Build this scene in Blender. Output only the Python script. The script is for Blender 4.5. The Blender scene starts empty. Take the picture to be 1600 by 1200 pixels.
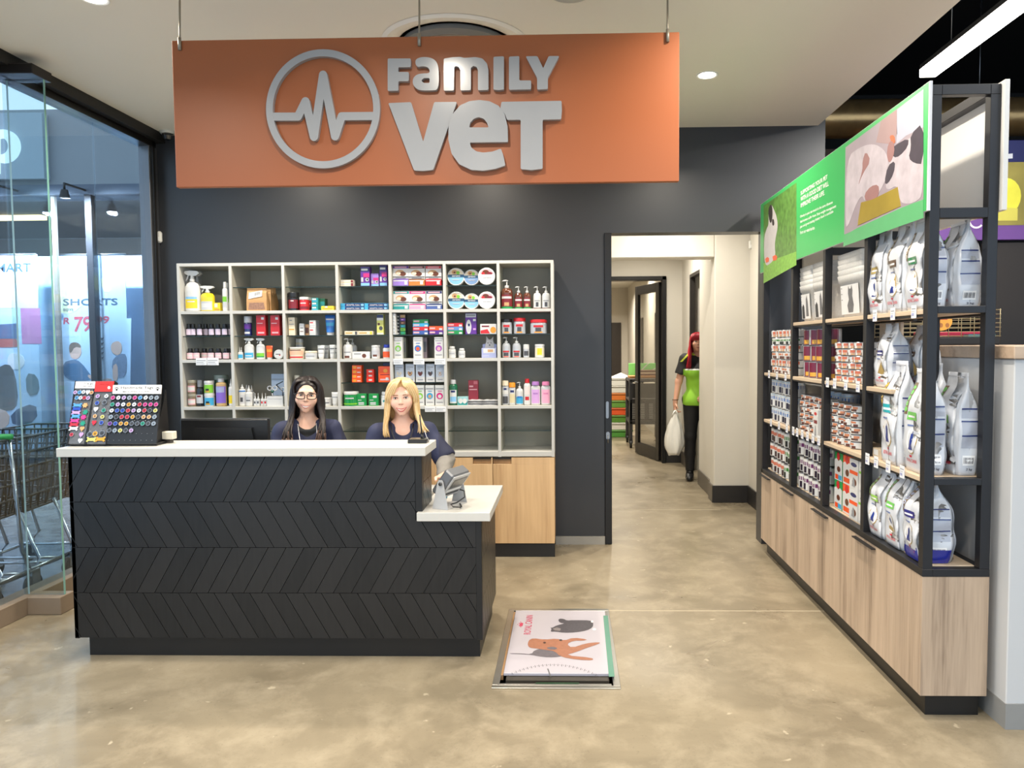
import bpy, bmesh, math, random
import numpy as np
from mathutils import Vector, Matrix
from mathutils.geometry import tessellate_polygon
random.seed(11)
SC = bpy.context.scene
COL = SC.collection
PI = math.pi

CAM_H = 1.55
RM = Matrix(((0.99967, 0.02474, -0.00649), (-0.00521, -0.0516, -0.99865), (-0.02504, 0.99836, -0.05146)))
FPX, CX, CY = 1150.0, 858.3, 600.0
RMT = RM.transposed()
def ray(px, py): return RMT @ Vector(((px - CX) / FPX, (py - CY) / FPX, 1.0))
def atY(px, py, Y):
    d = ray(px, py); t = Y / d.y; return Vector((d.x * t, Y, d.z * t + CAM_H))
def atX(px, py, X):
    d = ray(px, py); t = X / d.x; return Vector((X, d.y * t, d.z * t + CAM_H))
def atZ(px, py, Z=0.0):
    d = ray(px, py); t = (Z - CAM_H) / d.z; return Vector((d.x * t, d.y * t, Z))

def lin(c):
    c = c / 255.0
    return c / 12.92 if c <= 0.04045 else ((c + 0.055) / 1.055) ** 2.4
def L3(rgb): return tuple(lin(v) for v in rgb)
MATS = {}
def M(rgb, rough=0.5, metal=0.0, var=0.06, scale=18.0, bump=0.0, spec=0.5, coat=0.0, emit=0.0, key=None):
    k = key or (tuple(rgb), rough, metal, var, scale, bump, spec, coat, emit)
    if k in MATS: return MATS[k]
    m = bpy.data.materials.new('mat_%d' % len(MATS)); m.use_nodes = True
    nt = m.node_tree; b = nt.nodes['Principled BSDF']
    c = L3(rgb)
    b.inputs['Roughness'].default_value = rough
    b.inputs['Metallic'].default_value = metal
    b.inputs['Specular IOR Level'].default_value = spec
    b.inputs['Coat Weight'].default_value = coat
    b.inputs['Coat Roughness'].default_value = 0.08
    tc = nt.nodes.new('ShaderNodeTexCoord'); nz = nt.nodes.new('ShaderNodeTexNoise')
    nz.inputs['Scale'].default_value = scale; nz.inputs['Detail'].default_value = 3
    nt.links.new(tc.outputs['Object'], nz.inputs['Vector'])
    mx = nt.nodes.new('ShaderNodeMix'); mx.data_type = 'RGBA'
    mx.inputs[6].default_value = (*[v * (1 - var) for v in c], 1); mx.inputs[7].default_value = (*[min(1, v * (1 + var)) for v in c], 1)
    nt.links.new(nz.outputs['Fac'], mx.inputs[0]); nt.links.new(mx.outputs[2], b.inputs['Base Color'])
    if bump:
        bp = nt.nodes.new('ShaderNodeBump'); bp.inputs['Strength'].default_value = bump; bp.inputs['Distance'].default_value = 0.004
        nt.links.new(nz.outputs['Fac'], bp.inputs['Height']); nt.links.new(bp.outputs['Normal'], b.inputs['Normal'])
    if emit:
        b.inputs['Emission Color'].default_value = (*c, 1); b.inputs['Emission Strength'].default_value = emit
    MATS[k] = m; return m
def glass_mat(name, tint=(0.9, 0.95, 0.95), ior=1.45, rough=0.0):
    if name in MATS: return MATS[name]
    m = bpy.data.materials.new(name); m.use_nodes = True; nt = m.node_tree; nt.nodes.clear()
    o = nt.nodes.new('ShaderNodeOutputMaterial'); t = nt.nodes.new('ShaderNodeBsdfTransparent'); g = nt.nodes.new('ShaderNodeBsdfGlossy')
    f = nt.nodes.new('ShaderNodeFresnel'); x = nt.nodes.new('ShaderNodeMixShader')
    t.inputs[0].default_value = (*tint, 1); g.inputs['Roughness'].default_value = rough; f.inputs[0].default_value = ior
    ge = nt.nodes.new('ShaderNodeNewGeometry'); mr = nt.nodes.new('ShaderNodeMapRange'); mr.inputs[3].default_value = ior; mr.inputs[4].default_value = 1 / ior
    nt.links.new(ge.outputs['Backfacing'], mr.inputs[0]); nt.links.new(mr.outputs[0], f.inputs[0])
    nt.links.new(f.outputs[0], x.inputs[0]); nt.links.new(t.outputs[0], x.inputs[1]); nt.links.new(g.outputs[0], x.inputs[2]); nt.links.new(x.outputs[0], o.inputs[0])
    MATS[name] = m; return m
def wood_mat(name, base, dark, scale=1.0, axis='Z', rough=0.45):
    if name in MATS: return MATS[name]
    m = bpy.data.materials.new(name); m.use_nodes = True; nt = m.node_tree; b = nt.nodes['Principled BSDF']
    b.inputs['Roughness'].default_value = rough
    tc = nt.nodes.new('ShaderNodeTexCoord'); mp = nt.nodes.new('ShaderNodeMapping')
    s = {'Z': (7, 7, 0.35), 'X': (0.35, 7, 7), 'Y': (7, 0.35, 7)}[axis]
    mp.inputs['Scale'].default_value = tuple(v * scale for v in s)
    nt.links.new(tc.outputs['Object'], mp.inputs['Vector'])
    n1 = nt.nodes.new('ShaderNodeTexNoise'); n1.inputs['Scale'].default_value = 1.0; n1.inputs['Detail'].default_value = 2; n1.inputs['Distortion'].default_value = 0.6
    n2 = nt.nodes.new('ShaderNodeTexNoise'); n2.inputs['Scale'].default_value = 9.0; n2.inputs['Detail'].default_value = 5; n2.inputs['Distortion'].default_value = 0.4
    nt.links.new(mp.outputs[0], n1.inputs['Vector']); nt.links.new(mp.outputs[0], n2.inputs['Vector'])
    a = nt.nodes.new('ShaderNodeMath'); a.operation = 'MULTIPLY_ADD'; a.inputs[1].default_value = 0.45
    nt.links.new(n2.outputs['Fac'], a.inputs[0]); nt.links.new(n1.outputs['Fac'], a.inputs[2])
    r = nt.nodes.new('ShaderNodeValToRGB'); e = r.color_ramp.elements
    e[0].position = 0.45; e[0].color = (*L3(dark), 1); e[1].position = 0.95; e[1].color = (*L3(base), 1)
    mid = e.new(0.66); mid.color = (*[(p * 0.35 + q * 0.65) for p, q in zip(L3(dark), L3(base))], 1)
    nt.links.new(a.outputs[0], r.inputs[0]); nt.links.new(r.outputs[0], b.inputs['Base Color'])
    bp = nt.nodes.new('ShaderNodeBump'); bp.inputs['Strength'].default_value = 0.08; bp.inputs['Distance'].default_value = 0.002
    nt.links.new(n2.outputs['Fac'], bp.inputs['Height']); nt.links.new(bp.outputs[0], b.inputs['Normal'])
    MATS[name] = m; return m
def emit_mat(rgb, s, name):
    if name in MATS: return MATS[name]
    m = bpy.data.materials.new(name); m.use_nodes = True; nt = m.node_tree; nt.nodes.clear()
    o = nt.nodes.new('ShaderNodeOutputMaterial'); e = nt.nodes.new('ShaderNodeEmission')
    e.inputs[0].default_value = (*L3(rgb), 1); e.inputs[1].default_value = s
    nt.links.new(e.outputs[0], o.inputs[0]); MATS[name] = m; return m

class MB:
    def __init__(s): s.v = []; s.f = []; s.fm = []; s.fs = []; s.mats = []
    def mi(s, m):
        if m not in s.mats: s.mats.append(m)
        return s.mats.index(m)
    def add(s, V, F, m, smooth=False):
        o = len(s.v); s.v += [tuple(p) for p in V]; k = s.mi(m)
        for f in F: s.f.append(tuple(i + o for i in f)); s.fm.append(k); s.fs.append(smooth)
        return s
    def box(s, x0, y0, z0, x1, y1, z1, m, b=0.0, mtx=None):
        if x0 > x1: x0, x1 = x1, x0
        if y0 > y1: y0, y1 = y1, y0
        if z0 > z1: z0, z1 = z1, z0
        b = min(b, (x1 - x0) * .45, (y1 - y0) * .45, (z1 - z0) * .45)
        if b <= 0:
            V = [(x, y, z) for x in (x0, x1) for y in (y0, y1) for z in (z0, z1)]
            F = [(0, 1, 3, 2), (4, 6, 7, 5), (0, 4, 5, 1), (2, 3, 7, 6), (0, 2, 6, 4), (1, 5, 7, 3)]
        else:
            V = []; idx = {}
            for i, (x, sx) in enumerate(((x0, 1), (x1, -1))):
                for j, (y, sy) in enumerate(((y0, 1), (y1, -1))):
                    for k, (z, sz) in enumerate(((z0, 1), (z1, -1))):
                        idx[i, j, k, 0] = len(V); V.append((x, y + sy * b, z + sz * b))
                        idx[i, j, k, 1] = len(V); V.append((x + sx * b, y, z + sz * b))
                        idx[i, j, k, 2] = len(V); V.append((x + sx * b, y + sy * b, z))
            F = []
            for i in (0, 1):
                q = [idx[i, 0, 0, 0], idx[i, 0, 1, 0], idx[i, 1, 1, 0], idx[i, 1, 0, 0]]; F.append(q if i == 0 else q[::-1])
                q = [idx[0, i, 0, 1], idx[1, i, 0, 1], idx[1, i, 1, 1], idx[0, i, 1, 1]]; F.append(q if i == 0 else q[::-1])
                q = [idx[0, 0, i, 2], idx[0, 1, i, 2], idx[1, 1, i, 2], idx[1, 0, i, 2]]; F.append(q if i == 0 else q[::-1])
            for i in (0, 1):
                for j in (0, 1):
                    F.append([idx[i, j, 0, 0], idx[i, j, 1, 0], idx[i, j, 1, 1], idx[i, j, 0, 1]])
                    F.append([idx[i, 0, j, 0], idx[i, 1, j, 0], idx[i, 1, j, 2], idx[i, 0, j, 2]])
                    F.append([idx[0, i, j, 1], idx[1, i, j, 1], idx[1, i, j, 2], idx[0, i, j, 2]])
                    for k in (0, 1): F.append([idx[i, j, k, 0], idx[i, j, k, 1], idx[i, j, k, 2]])
        if mtx is not None: V = [mtx @ Vector(p) for p in V]
        return s.add(V, F, m)
    def lathe(s, prof, m, n=20, c=(0, 0, 0), sx=1.0, sy=1.0, mtx=None, smooth=True):
        """prof: (r, z) pairs; m a material or one per segment"""
        V = []; base = len(prof)
        for (r, z) in prof:
            for i in range(n):
                a = 2 * PI * i / n; V.append((c[0] + r * sx * math.cos(a), c[1] + r * sy * math.sin(a), c[2] + z))
        if mtx is not None: V = [mtx @ Vector(p) for p in V]
        for k in range(base - 1):
            mm = m[k] if isinstance(m, (list, tuple)) else m
            vv = V[k * n:(k + 2) * n]
            s.add(vv, [(i, (i + 1) % n, n + (i + 1) % n, n + i) for i in range(n)], mm, smooth)
        if prof[0][0] > 1e-6: s.add(V[:n], [tuple(range(n - 1, -1, -1))], m[0] if isinstance(m, (list, tuple)) else m)
        if prof[-1][0] > 1e-6: s.add(V[-n:], [tuple(range(n))], m[-1] if isinstance(m, (list, tuple)) else m)
        return s
    def tube(s, pts, r, m, n=8, closed=False, cap=True, smooth=True):
        pts = [Vector(p) for p in pts]; R = r if isinstance(r, (list, tuple)) else [r] * len(pts)
        N = len(pts); V = []; up = None
        for i, p in enumerate(pts):
            if closed: t = pts[(i + 1) % N] - pts[i - 1]
            else: t = pts[min(i + 1, N - 1)] - pts[max(i - 1, 0)]
            if t.length < 1e-9: t = Vector((0, 0, 1))
            t.normalize()
            if up is None:
                up = Vector((0, 0, 1)) if abs(t.z) < .9 else Vector((1, 0, 0))
            a = up - t * up.dot(t)
            if a.length < 1e-6: a = t.orthogonal()
            a.normalize(); b = t.cross(a); up = a
            for k in range(n):
                th = 2 * PI * k / n; V.append(p + (a * math.cos(th) + b * math.sin(th)) * R[i])
        F = []
        for i in range(N if closed else N - 1):
            j = (i + 1) % N
            for k in range(n): F.append((i * n + k, i * n + (k + 1) % n, j * n + (k + 1) % n, j * n + k))
        if cap and not closed: F.append(tuple(range(n - 1, -1, -1))); F.append(tuple((N - 1) * n + k for k in range(n)))
        return s.add(V, F, m, smooth)
    def ell(s, c, r, m, nu=16, nv=10, mtx=None):
        V = [(0, 0, -1)]; F = []
        for j in range(1, nv):
            ph = -PI / 2 + PI * j / nv
            for i in range(nu): th = 2 * PI * i / nu; V.append((math.cos(ph) * math.cos(th), math.cos(ph) * math.sin(th), math.sin(ph)))
        V.append((0, 0, 1)); T = len(V) - 1
        for i in range(nu):
            F.append((0, 1 + (i + 1) % nu, 1 + i)); F.append((T, T - nu + i, T - nu + (i + 1) % nu))
        for j in range(nv - 2):
            for i in range(nu):
                a = 1 + j * nu + i; b = 1 + j * nu + (i + 1) % nu; F.append((a, b, b + nu, a + nu))
        r = (r, r, r) if not isinstance(r, (tuple, list)) else r
        V = [Vector((p[0] * r[0], p[1] * r[1], p[2] * r[2])) for p in V]
        if mtx is not None: V = [mtx @ p for p in V]
        V = [p + Vector(c) for p in V]
        return s.add(V, F, m, True)
    def prism(s, loops, origin, u, v, depth, m, back=False):
        """polygon (outer loop + holes, 2-D) in the plane origin + a u + b v, extruded by depth along u x v"""
        origin = Vector(origin); u = Vector(u); v = Vector(v); nn = u.cross(v).normalized()
        if isinstance(loops[0][0], (int, float)): loops = [loops]
        P3 = [[Vector((p[0], p[1], 0)) for p in l] for l in loops]
        tri = tessellate_polygon(P3); flat = [p for l in P3 for p in l]
        front = [origin + u * p.x + v * p.y + nn * depth for p in flat]
        F = []
        for t in tri:
            a, b, c = (flat[i] for i in t)
            F.append(tuple(t) if (b - a).cross(c - a).z > 0 else tuple(reversed(t)))
        s.add(front, F, m)
        if depth > 0.0015:
            bk = [origin + u * p.x + v * p.y for p in flat]; o = 0
            for l in P3:
                n = len(l); V = front[o:o + n] + bk[o:o + n]
                s.add(V, [(i, n + i, n + (i + 1) % n, (i + 1) % n) for i in range(n)], m); o += n
            if back: s.add(bk, [tuple(reversed(f)) for f in F], m)
        return s
    def mesh(s, name):
        me = bpy.data.meshes.new(name); me.from_pydata(s.v, [], s.f)
        for m in s.mats: me.materials.append(m)
        me.polygons.foreach_set('material_index', s.fm); me.polygons.foreach_set('use_smooth', s.fs)
        me.update(); return me
    def build(s, name, parent=None, loc=None, rotz=0.0):
        o = bpy.data.objects.new(name, s.mesh(name)); COL.objects.link(o)
        if parent is not None: o.parent = parent
        if loc is not None: o.location = loc
        if rotz: o.rotation_euler = (0, 0, rotz)
        return o

def text_geo(txt, bold=0.0, spacing=1.0):
    cu = bpy.data.curves.new('t', 'FONT'); cu.body = txt; cu.size = 1.0; cu.offset = bold; cu.space_character = spacing; cu.resolution_u = 3
    ob = bpy.data.objects.new('t', cu); COL.objects.link(ob)
    dg = bpy.context.evaluated_depsgraph_get(); me = ob.evaluated_get(dg).to_mesh()
    V = [tuple(v.co) for v in me.vertices]; F = [tuple(p.vertices) for p in me.polygons]
    ob.evaluated_get(dg).to_mesh_clear(); bpy.data.objects.remove(ob); bpy.data.curves.remove(cu)
    xs = [p[0] for p in V]; ys = [p[1] for p in V]; x0, x1, y0, y1 = min(xs), max(xs), min(ys), max(ys)
    return [((p[0] - x0) / (x1 - x0), (p[1] - y0) / (y1 - y0)) for p in V], F, (x1 - x0) / (y1 - y0)
TXT = {}
def text_uv(txt, bold=0.0, spacing=1.0):
    k = (txt, bold, spacing)
    if k not in TXT: TXT[k] = text_geo(*k)
    return TXT[k]
def put_text(mb, txt, p0, u, v, m, bold=0.0, spacing=1.0):
    """text filling the parallelogram p0, p0+u, p0+v"""
    V, F, asp = text_uv(txt, bold, spacing); p0 = Vector(p0); u = Vector(u); v = Vector(v)
    mb.add([p0 + u * a + v * b for a, b in V], F, m)
def circ(cx, cy, rx, ry=None, n=28, a0=0.0, a1=2 * PI):
    ry = rx if ry is None else ry
    full = abs(a1 - a0 - 2 * PI) < 1e-6
    return [(cx + rx * math.cos(a0 + (a1 - a0) * i / (n if full else n - 1)), cy + ry * math.sin(a0 + (a1 - a0) * i / (n if full else n - 1))) for i in range(n)]

def tag(o, label=None, cat=None, group=None, kind=None):
    if label: o['label'] = label
    if cat: o['category'] = cat
    if group: o['group'] = group
    if kind: o['kind'] = kind
    return o
def empty(name, loc=(0, 0, 0), rotz=0.0):
    o = bpy.data.objects.new(name, None); COL.objects.link(o); o.location = loc; o.rotation_euler = (0, 0, rotz); o.empty_display_size = 0.05
    return o
def struct(mb, name, parent=None):
    o = mb.build(name, parent)
    if parent is None: o['kind'] = 'structure'
    return o
def copy_tree(o, loc=None, rotz=None, label=None, group=None, scale=None):
    c = o.copy(); COL.objects.link(c)
    if loc is not None: c.location = loc
    if rotz is not None: c.rotation_euler = (0, 0, rotz)
    if label: c['label'] = label
    if group: c['group'] = group
    if scale: c.scale = scale
    for ch in o.children:
        d = ch.copy(); COL.objects.link(d); d.parent = c
        for g in ch.children:
            e = g.copy(); COL.objects.link(e); e.parent = d
    return c
WHITE = M((232, 232, 230), 0.45); BLACK = M((18, 18, 19), 0.45); STEEL = M((150, 152, 155), 0.35, 0.9)
cam_d = bpy.data.cameras.new('camera'); cam = bpy.data.objects.new('camera', cam_d); COL.objects.link(cam)
r, d_, f_ = RM[0], RM[1], RM[2]
cam.matrix_world = Matrix(((r[0], -d_[0], -f_[0], 0), (r[1], -d_[1], -f_[1], 0), (r[2], -d_[2], -f_[2], CAM_H), (0, 0, 0, 1)))
cam_d.sensor_width = 36.0; cam_d.lens = FPX / 1600 * 36; cam_d.shift_x = -(CX - 800) / 1600; cam_d.clip_start = 0.05
SC.camera = cam
SC.view_settings.view_transform = 'Standard'; SC.view_settings.look = 'None'; SC.view_settings.gamma = 1.0
SC.view_settings.exposure = 0.25
w = bpy.data.worlds.new('daylight'); SC.world = w; w.use_nodes = True
w.node_tree.nodes['Background'].inputs[0].default_value = (0.62, 0.80, 1.0, 1)
w.node_tree.nodes['Background'].inputs[1].default_value = 1.5

def floor_mat(name, tint=(146, 134, 112), dark=(113, 103, 85), pale=(160, 148, 126), rough=0.3):
    m = bpy.data.materials.new(name); m.use_nodes = True; nt = m.node_tree; b = nt.nodes['Principled BSDF']
    tc = nt.nodes.new('ShaderNodeTexCoord')
    def noise(sc, det, dist=0.0, rg=0.6):
        n = nt.nodes.new('ShaderNodeTexNoise'); n.inputs['Scale'].default_value = sc; n.inputs['Detail'].default_value = det
        n.inputs['Distortion'].default_value = dist; n.inputs['Roughness'].default_value = rg
        nt.links.new(tc.outputs['Object'], n.inputs['Vector']); return n
    def ramp(src, p0, p1, c0, c1):
        r = nt.nodes.new('ShaderNodeValToRGB'); e = r.color_ramp.elements; e[0].position = p0; e[1].position = p1
        e[0].color = (*c0, 1); e[1].color = (*c1, 1); nt.links.new(src, r.inputs[0]); return r
    def mix(fac, a, bb):
        x = nt.nodes.new('ShaderNodeMix'); x.data_type = 'RGBA'
        for s, i in ((fac, 0), (a, 6), (bb, 7)):
            if hasattr(s, 'is_linked') or hasattr(s, 'links'): nt.links.new(s, x.inputs[i])
            else: x.inputs[i].default_value = s
        return x.outputs[2]
    big = noise(0.9, 5, 0.7, 0.65); med = noise(4.5, 6, 0.3, 0.7); fine = noise(60, 4, 0, 0.7); spots = noise(13, 3, 0.3, 0.5)
    c = ramp(big.outputs['Fac'], 0.34, 0.66, L3(dark), L3(tint)).outputs[0]
    f1 = ramp(med.outputs['Fac'], 0.46, 0.72, (0, 0, 0), (.8, .8, .8)).outputs[0]
    c = mix(f1, c, (*L3(pale), 1))
    f2 = ramp(spots.outputs['Fac'], 0.70, 0.74, (0, 0, 0), (.55, .55, .55)).outputs[0]
    c = mix(f2, c, (*L3((196, 184, 160)), 1))
    f3 = ramp(fine.outputs['Fac'], 0.58, 0.78, (0, 0, 0), (.6, .6, .6)).outputs[0]
    c = mix(f3, c, (*L3((88, 80, 66)), 1))
    nt.links.new(c, b.inputs['Base Color'])
    rr = ramp(big.outputs['Fac'], 0.3, 0.7, (rough * .8,) * 3, (rough * 1.35,) * 3); nt.links.new(rr.outputs[0], b.inputs['Roughness'])
    bp = nt.nodes.new('ShaderNodeBump'); bp.inputs['Strength'].default_value = 0.05; bp.inputs['Distance'].default_value = 0.003
    nt.links.new(med.outputs['Fac'], bp.inputs['Height']); nt.links.new(bp.outputs[0], b.inputs['Normal'])
    return m
CONC = floor_mat('concrete')
MALL = floor_mat('mall_floor', (120, 122, 124), (92, 94, 96), (140, 142, 145), 0.2)
WALLW = M((206, 201, 190), 0.7, var=0.03, scale=3)
CHAR = M((49, 50, 53), 0.38, var=0.06, scale=2.0, bump=0.02)
CEIL = M((236, 231, 218), 0.85, var=0.02, scale=1.5)
DARK = M((26, 24, 23), 0.7)
GREYF = M((58, 54, 50), 0.4, 0.3)
ALU = M((120, 122, 126), 0.35, 0.8)

fl = MB()
hx0, hx1, hy0, hy1 = -0.345, 0.215, 3.265, 4.25       # the pit of the floor scale
for (x0, x1, y0, y1) in ((-3.25, hx0, -3, 20), (hx1, 9, -3, 20), (hx0, hx1, -3, hy0), (hx0, hx1, hy1, 20)):
    fl.box(x0, y0, -0.12, x1, y1, 0, CONC)
fl.box(hx0, hy0, -0.16, hx1, hy1, -0.1, DARK)
JOINT = M((182, 170, 146), 0.5)
for (x0, x1, y) in ((0.33, 1.43, 6.9), (0.235, 1.485, 4.245), (-3.2, -2.4, 4.245)):
    fl.box(x0, y - 0.004, -0.002, x1, y + 0.004, 0.0006, JOINT)
struct(fl, 'floor')
b = MB(); b.box(-14, -3, -0.12, -3.25, 20, -0.001, MALL); struct(b, 'floor_outside')
b = MB(); b.box(-3.35, -1.6, 3.2, 1.9, 5.85, 3.34, CEIL); struct(b, 'ceiling')
b = MB()
b.box(-3.25, 5.70, 0, 0.285, 5.86, 3.2, CHAR); b.box(0.285, 5.70, 2.412, 1.5, 5.86, 3.2, CHAR); b.box(1.5, 5.70, 0, 1.955, 5.86, 3.27, CHAR)
b.box(0.285, 5.72, 0, 0.30, 5.86, 2.412, DARK)
struct(b, 'wall_back')
b = MB(); b.box(-0.1, 5.682, 0, 0.284, 5.6995, 0.062, M((150, 147, 140), 0.5)); struct(b, 'baseboard_back')
# corridor beyond the doorway
b = MB()
b.box(1.77, 5.86, 0, 1.95, 7.22, 3.05, WALLW); struct(b, 'wall_corridor_side')
b = MB()
b.box(1.43, 7.22, 0, 1.95, 7.42, 3.05, WALLW, 0.012); b.box(1.46, 7.42, 0, 1.95, 8.2, 3.05, WALLW); b.box(0.05, 7.22, 2.397, 1.43, 7.42, 3.05, WALLW, 0.01)
struct(b, 'wall_corridor_portal')
b = MB(); b.box(1.5, 8.2, 2.41, 1.95, 9.12, 3.05, WALLW); b.box(1.5, 9.12, 0, 1.95, 9.7, 3.05, WALLW); struct(b, 'wall_corridor_right')
b = MB(); b.box(0.05, 5.86, 0, 0.2, 9.7, 3.05, WALLW); struct(b, 'wall_corridor_left')
b = MB(); b.box(0.05, 9.7, 0, 0.42, 9.82, 3.05, WALLW); b.box(0.42, 9.7, 2.45, 1.29, 9.82, 3.05, WALLW); b.box(1.29, 9.7, 0, 1.95, 9.82, 3.05, WALLW)
struct(b, 'wall_corridor_back')
b = MB(); b.box(0.05, 5.86, 3.05, 1.95, 9.82, 3.12, CEIL); struct(b, 'ceiling_corridor')
BB = M((40, 38, 37), 0.45)
b = MB(); b.box(1.755, 5.88, 0, 1.77, 7.205, 0.17, BB, 0.003); b.box(1.415, 7.205, 0, 1.77, 7.22, 0.17, BB, 0.003)
b.box(1.445, 7.42, 0, 1.46, 8.2, 0.17, M((96, 90, 82), 0.4), 0.003); b.box(1.415, 7.22, 0, 1.43, 7.42, 0.17, M((96, 90, 82), 0.4), 0.003)
b.box(1.292, 9.685, 0, 1.5, 9.7, 0.17, BB, 0.003); b.box(1.485, 9.14, 0, 1.5, 9.685, 0.17, M((96, 90, 82), 0.4), 0.003)
struct(b, 'baseboard_corridor')
# dark side room behind the red haired person
b = MB(); b.box(2.9, 7.6, 0, 3.0, 9.7, 3.0, DARK); b.box(1.95, 7.55, 0, 3.0, 7.62, 3.0, DARK); b.box(1.95, 9.7, 0, 3.0, 9.78, 3.0, DARK); b.box(1.5, 7.55, 3.05, 3.0, 9.78, 3.1, DARK)
struct(b, 'wall_side_room')
b = MB(); b.box(1.5, 8.2, 0, 1.56, 8.24, 2.41, GREYF); b.box(1.5, 9.08, 0, 1.56, 9.12, 2.41, GREYF); b.box(1.5, 8.2, 2.37, 1.56, 9.12, 2.41, GREYF)
struct(b, 'trim_1')
# back room
b = MB(); b.box(1.5, 9.82, 0, 1.65, 18.4, 3.05, WALLW); struct(b, 'wall_back_room_right')
b = MB(); b.box(-1.5, 18.4, 0, 1.65, 18.5, 3.05, WALLW); struct(b, 'wall_back_room_far')
b = MB(); b.box(-1.6, 9.82, 0, -1.5, 18.4, 3.05, WALLW); b.box(-1.6, 9.82, 0, 0.05, 9.9, 3.05, WALLW); struct(b, 'wall_back_room_left')
b = MB(); b.box(-1.6, 9.82, 2.98, 1.65, 18.5, 3.05, M((225, 222, 212), 0.8)); struct(b, 'ceiling_back_room')
b = MB(); BROWN = M((52, 46, 42), 0.45)
b.box(1.05, 18.36, 0, 1.33, 18.4, 2.12, BROWN, 0.004); struct(b, 'door_4')
for i, (y0, y1) in enumerate(((14.6, 15.9), (11.6, 12.5))):
    b = MB(); b.box(1.47, y0, 0, 1.5, y1, 2.1, BROWN, 0.004); o = struct(b, 'door_%d' % (5 + i))
    h = MB(); h.tube([(1.46, y0 + .1, 1.02), (1.43, y0 + .1, 1.02), (1.43, y0 + .22, 1.02)], 0.01, STEEL); h.build('door_handle', o)
# black frame and the open glass leaf at the corridor end
FRM = M((24, 22, 21), 0.38, 0.2)
b = MB(); b.box(1.235, 9.66, 0, 1.289, 9.84, 2.45, FRM, 0.004); b.box(0.42, 9.66, 2.40, 1.289, 9.84, 2.45, FRM, 0.004); b.box(0.42, 9.66, 0, 0.47, 9.84, 2.45, FRM, 0.004)
struct(b, 'trim_2')
ang = math.atan2(10.55 - 9.78, 0.985 - 1.225); leaf = empty('door_2', (1.225, 9.78, 0.012), ang); leaf['kind'] = 'structure'
W = 0.81
b = MB(); b.box(0, -0.022, 0, 0.1, 0.022, 2.37, FRM, 0.003); b.box(W - .1, -0.022, 0, W, 0.022, 2.37, FRM, 0.003); b.box(0.1, -0.022, 0, W - .1, 0.022, 0.16, FRM, 0.003); b.box(0.1, -0.022, 2.25, W - .1, 0.022, 2.37, FRM, 0.003)
b.build('frame', leaf)
b = MB(); b.box(0.1, -0.004, 0.16, W - .1, 0.004, 2.25, glass_mat('door_glass', (0.82, 0.82, 0.80))); b.build('glass_pane', leaf)
b = MB(); b.tube([(W - .05, 0.022, 1.02), (W - .05, 0.05, 1.02), (W - .16, 0.05, 1.02)], 0.009, STEEL); b.build('door_handle', leaf)
b = MB()
for z in (0.25, 1.2, 2.1): b.tube([(0.0, -0.025, z), (0.0, -0.025, z + .1)], 0.01, STEEL)
b.build('hinge', leaf)
# sliding door leaf edge at the near side of the doorway
sd = empty('door_1', (0.3125, 5.69, 0)); sd['kind'] = 'structure'
b = MB(); b.box(-0.0265, -0.012, 0.004, 0.0265, 0.03, 2.41, M((17, 16, 16), 0.35), 0.003); b.build('frame', sd)
b = MB(); b.prism([circ(0, .055, .011, .011, 9, 0, PI) + circ(0, -.055, .011, .011, 9, PI, 2 * PI)], (-0.008, -0.0125, 1.055), (1, 0, 0), (0, 0, 1), 0.005, STEEL); b.build('pull_handle', sd)
b = MB(); b.prism([circ(0, .016, .014, .014, 9, 0, PI) + circ(0, -.016, .014, .014, 9, PI, 2 * PI)], (-0.004, -0.0125, 0.855), (1, 0, 0), (0, 0, 1), 0.006, STEEL)
b.tube([(-0.004, -0.019, 0.855), (-0.004, -0.03, 0.855), (-0.004, -0.03, 0.80)], 0.004, STEEL); b.build('lock', sd)

# dark store beyond the unit on the right
b = MB(); b.box(1.955, 9.6, 0, 9, 9.7, 5, DARK); b.box(8.9, 0, 0, 9, 9.7, 5, DARK); struct(b, 'wall_store')
b = MB(); b.box(1.9, -1.6, 4.7, 9, 9.7, 4.8, M((12, 11, 11), 0.8)); struct(b, 'ceiling_store')
b = MB(); b.box(1.86, -1.6, 3.34, 1.9, 5.7, 4.7, DARK); b.box(1.9, 5.70, 3.27, 1.955, 9.6, 4.7, DARK); b.box(1.955, 5.86, 0, 2.0, 9.6, 3.2, DARK); struct(b, 'wall_bulkhead')
b = MB(); b.box(1.752, 2.93, 0, 2.75, 5.69, 1.487, M((196, 197, 198), 0.55, var=0.02, scale=2), 0.004); struct(b, 'wall_half')
b = MB(); b.box(1.748, 2.924, 0, 2.755, 5.69, 0.105, M((140, 140, 138), 0.6)); struct(b, 'baseboard_half')
b = MB(); b.box(1.738, 2.91, 1.488, 2.77, 5.69, 1.54, wood_mat('cap_wood', (196, 172, 148), (150, 126, 104), 1.0, 'X'), 0.003); struct(b, 'trim_3')

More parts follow.
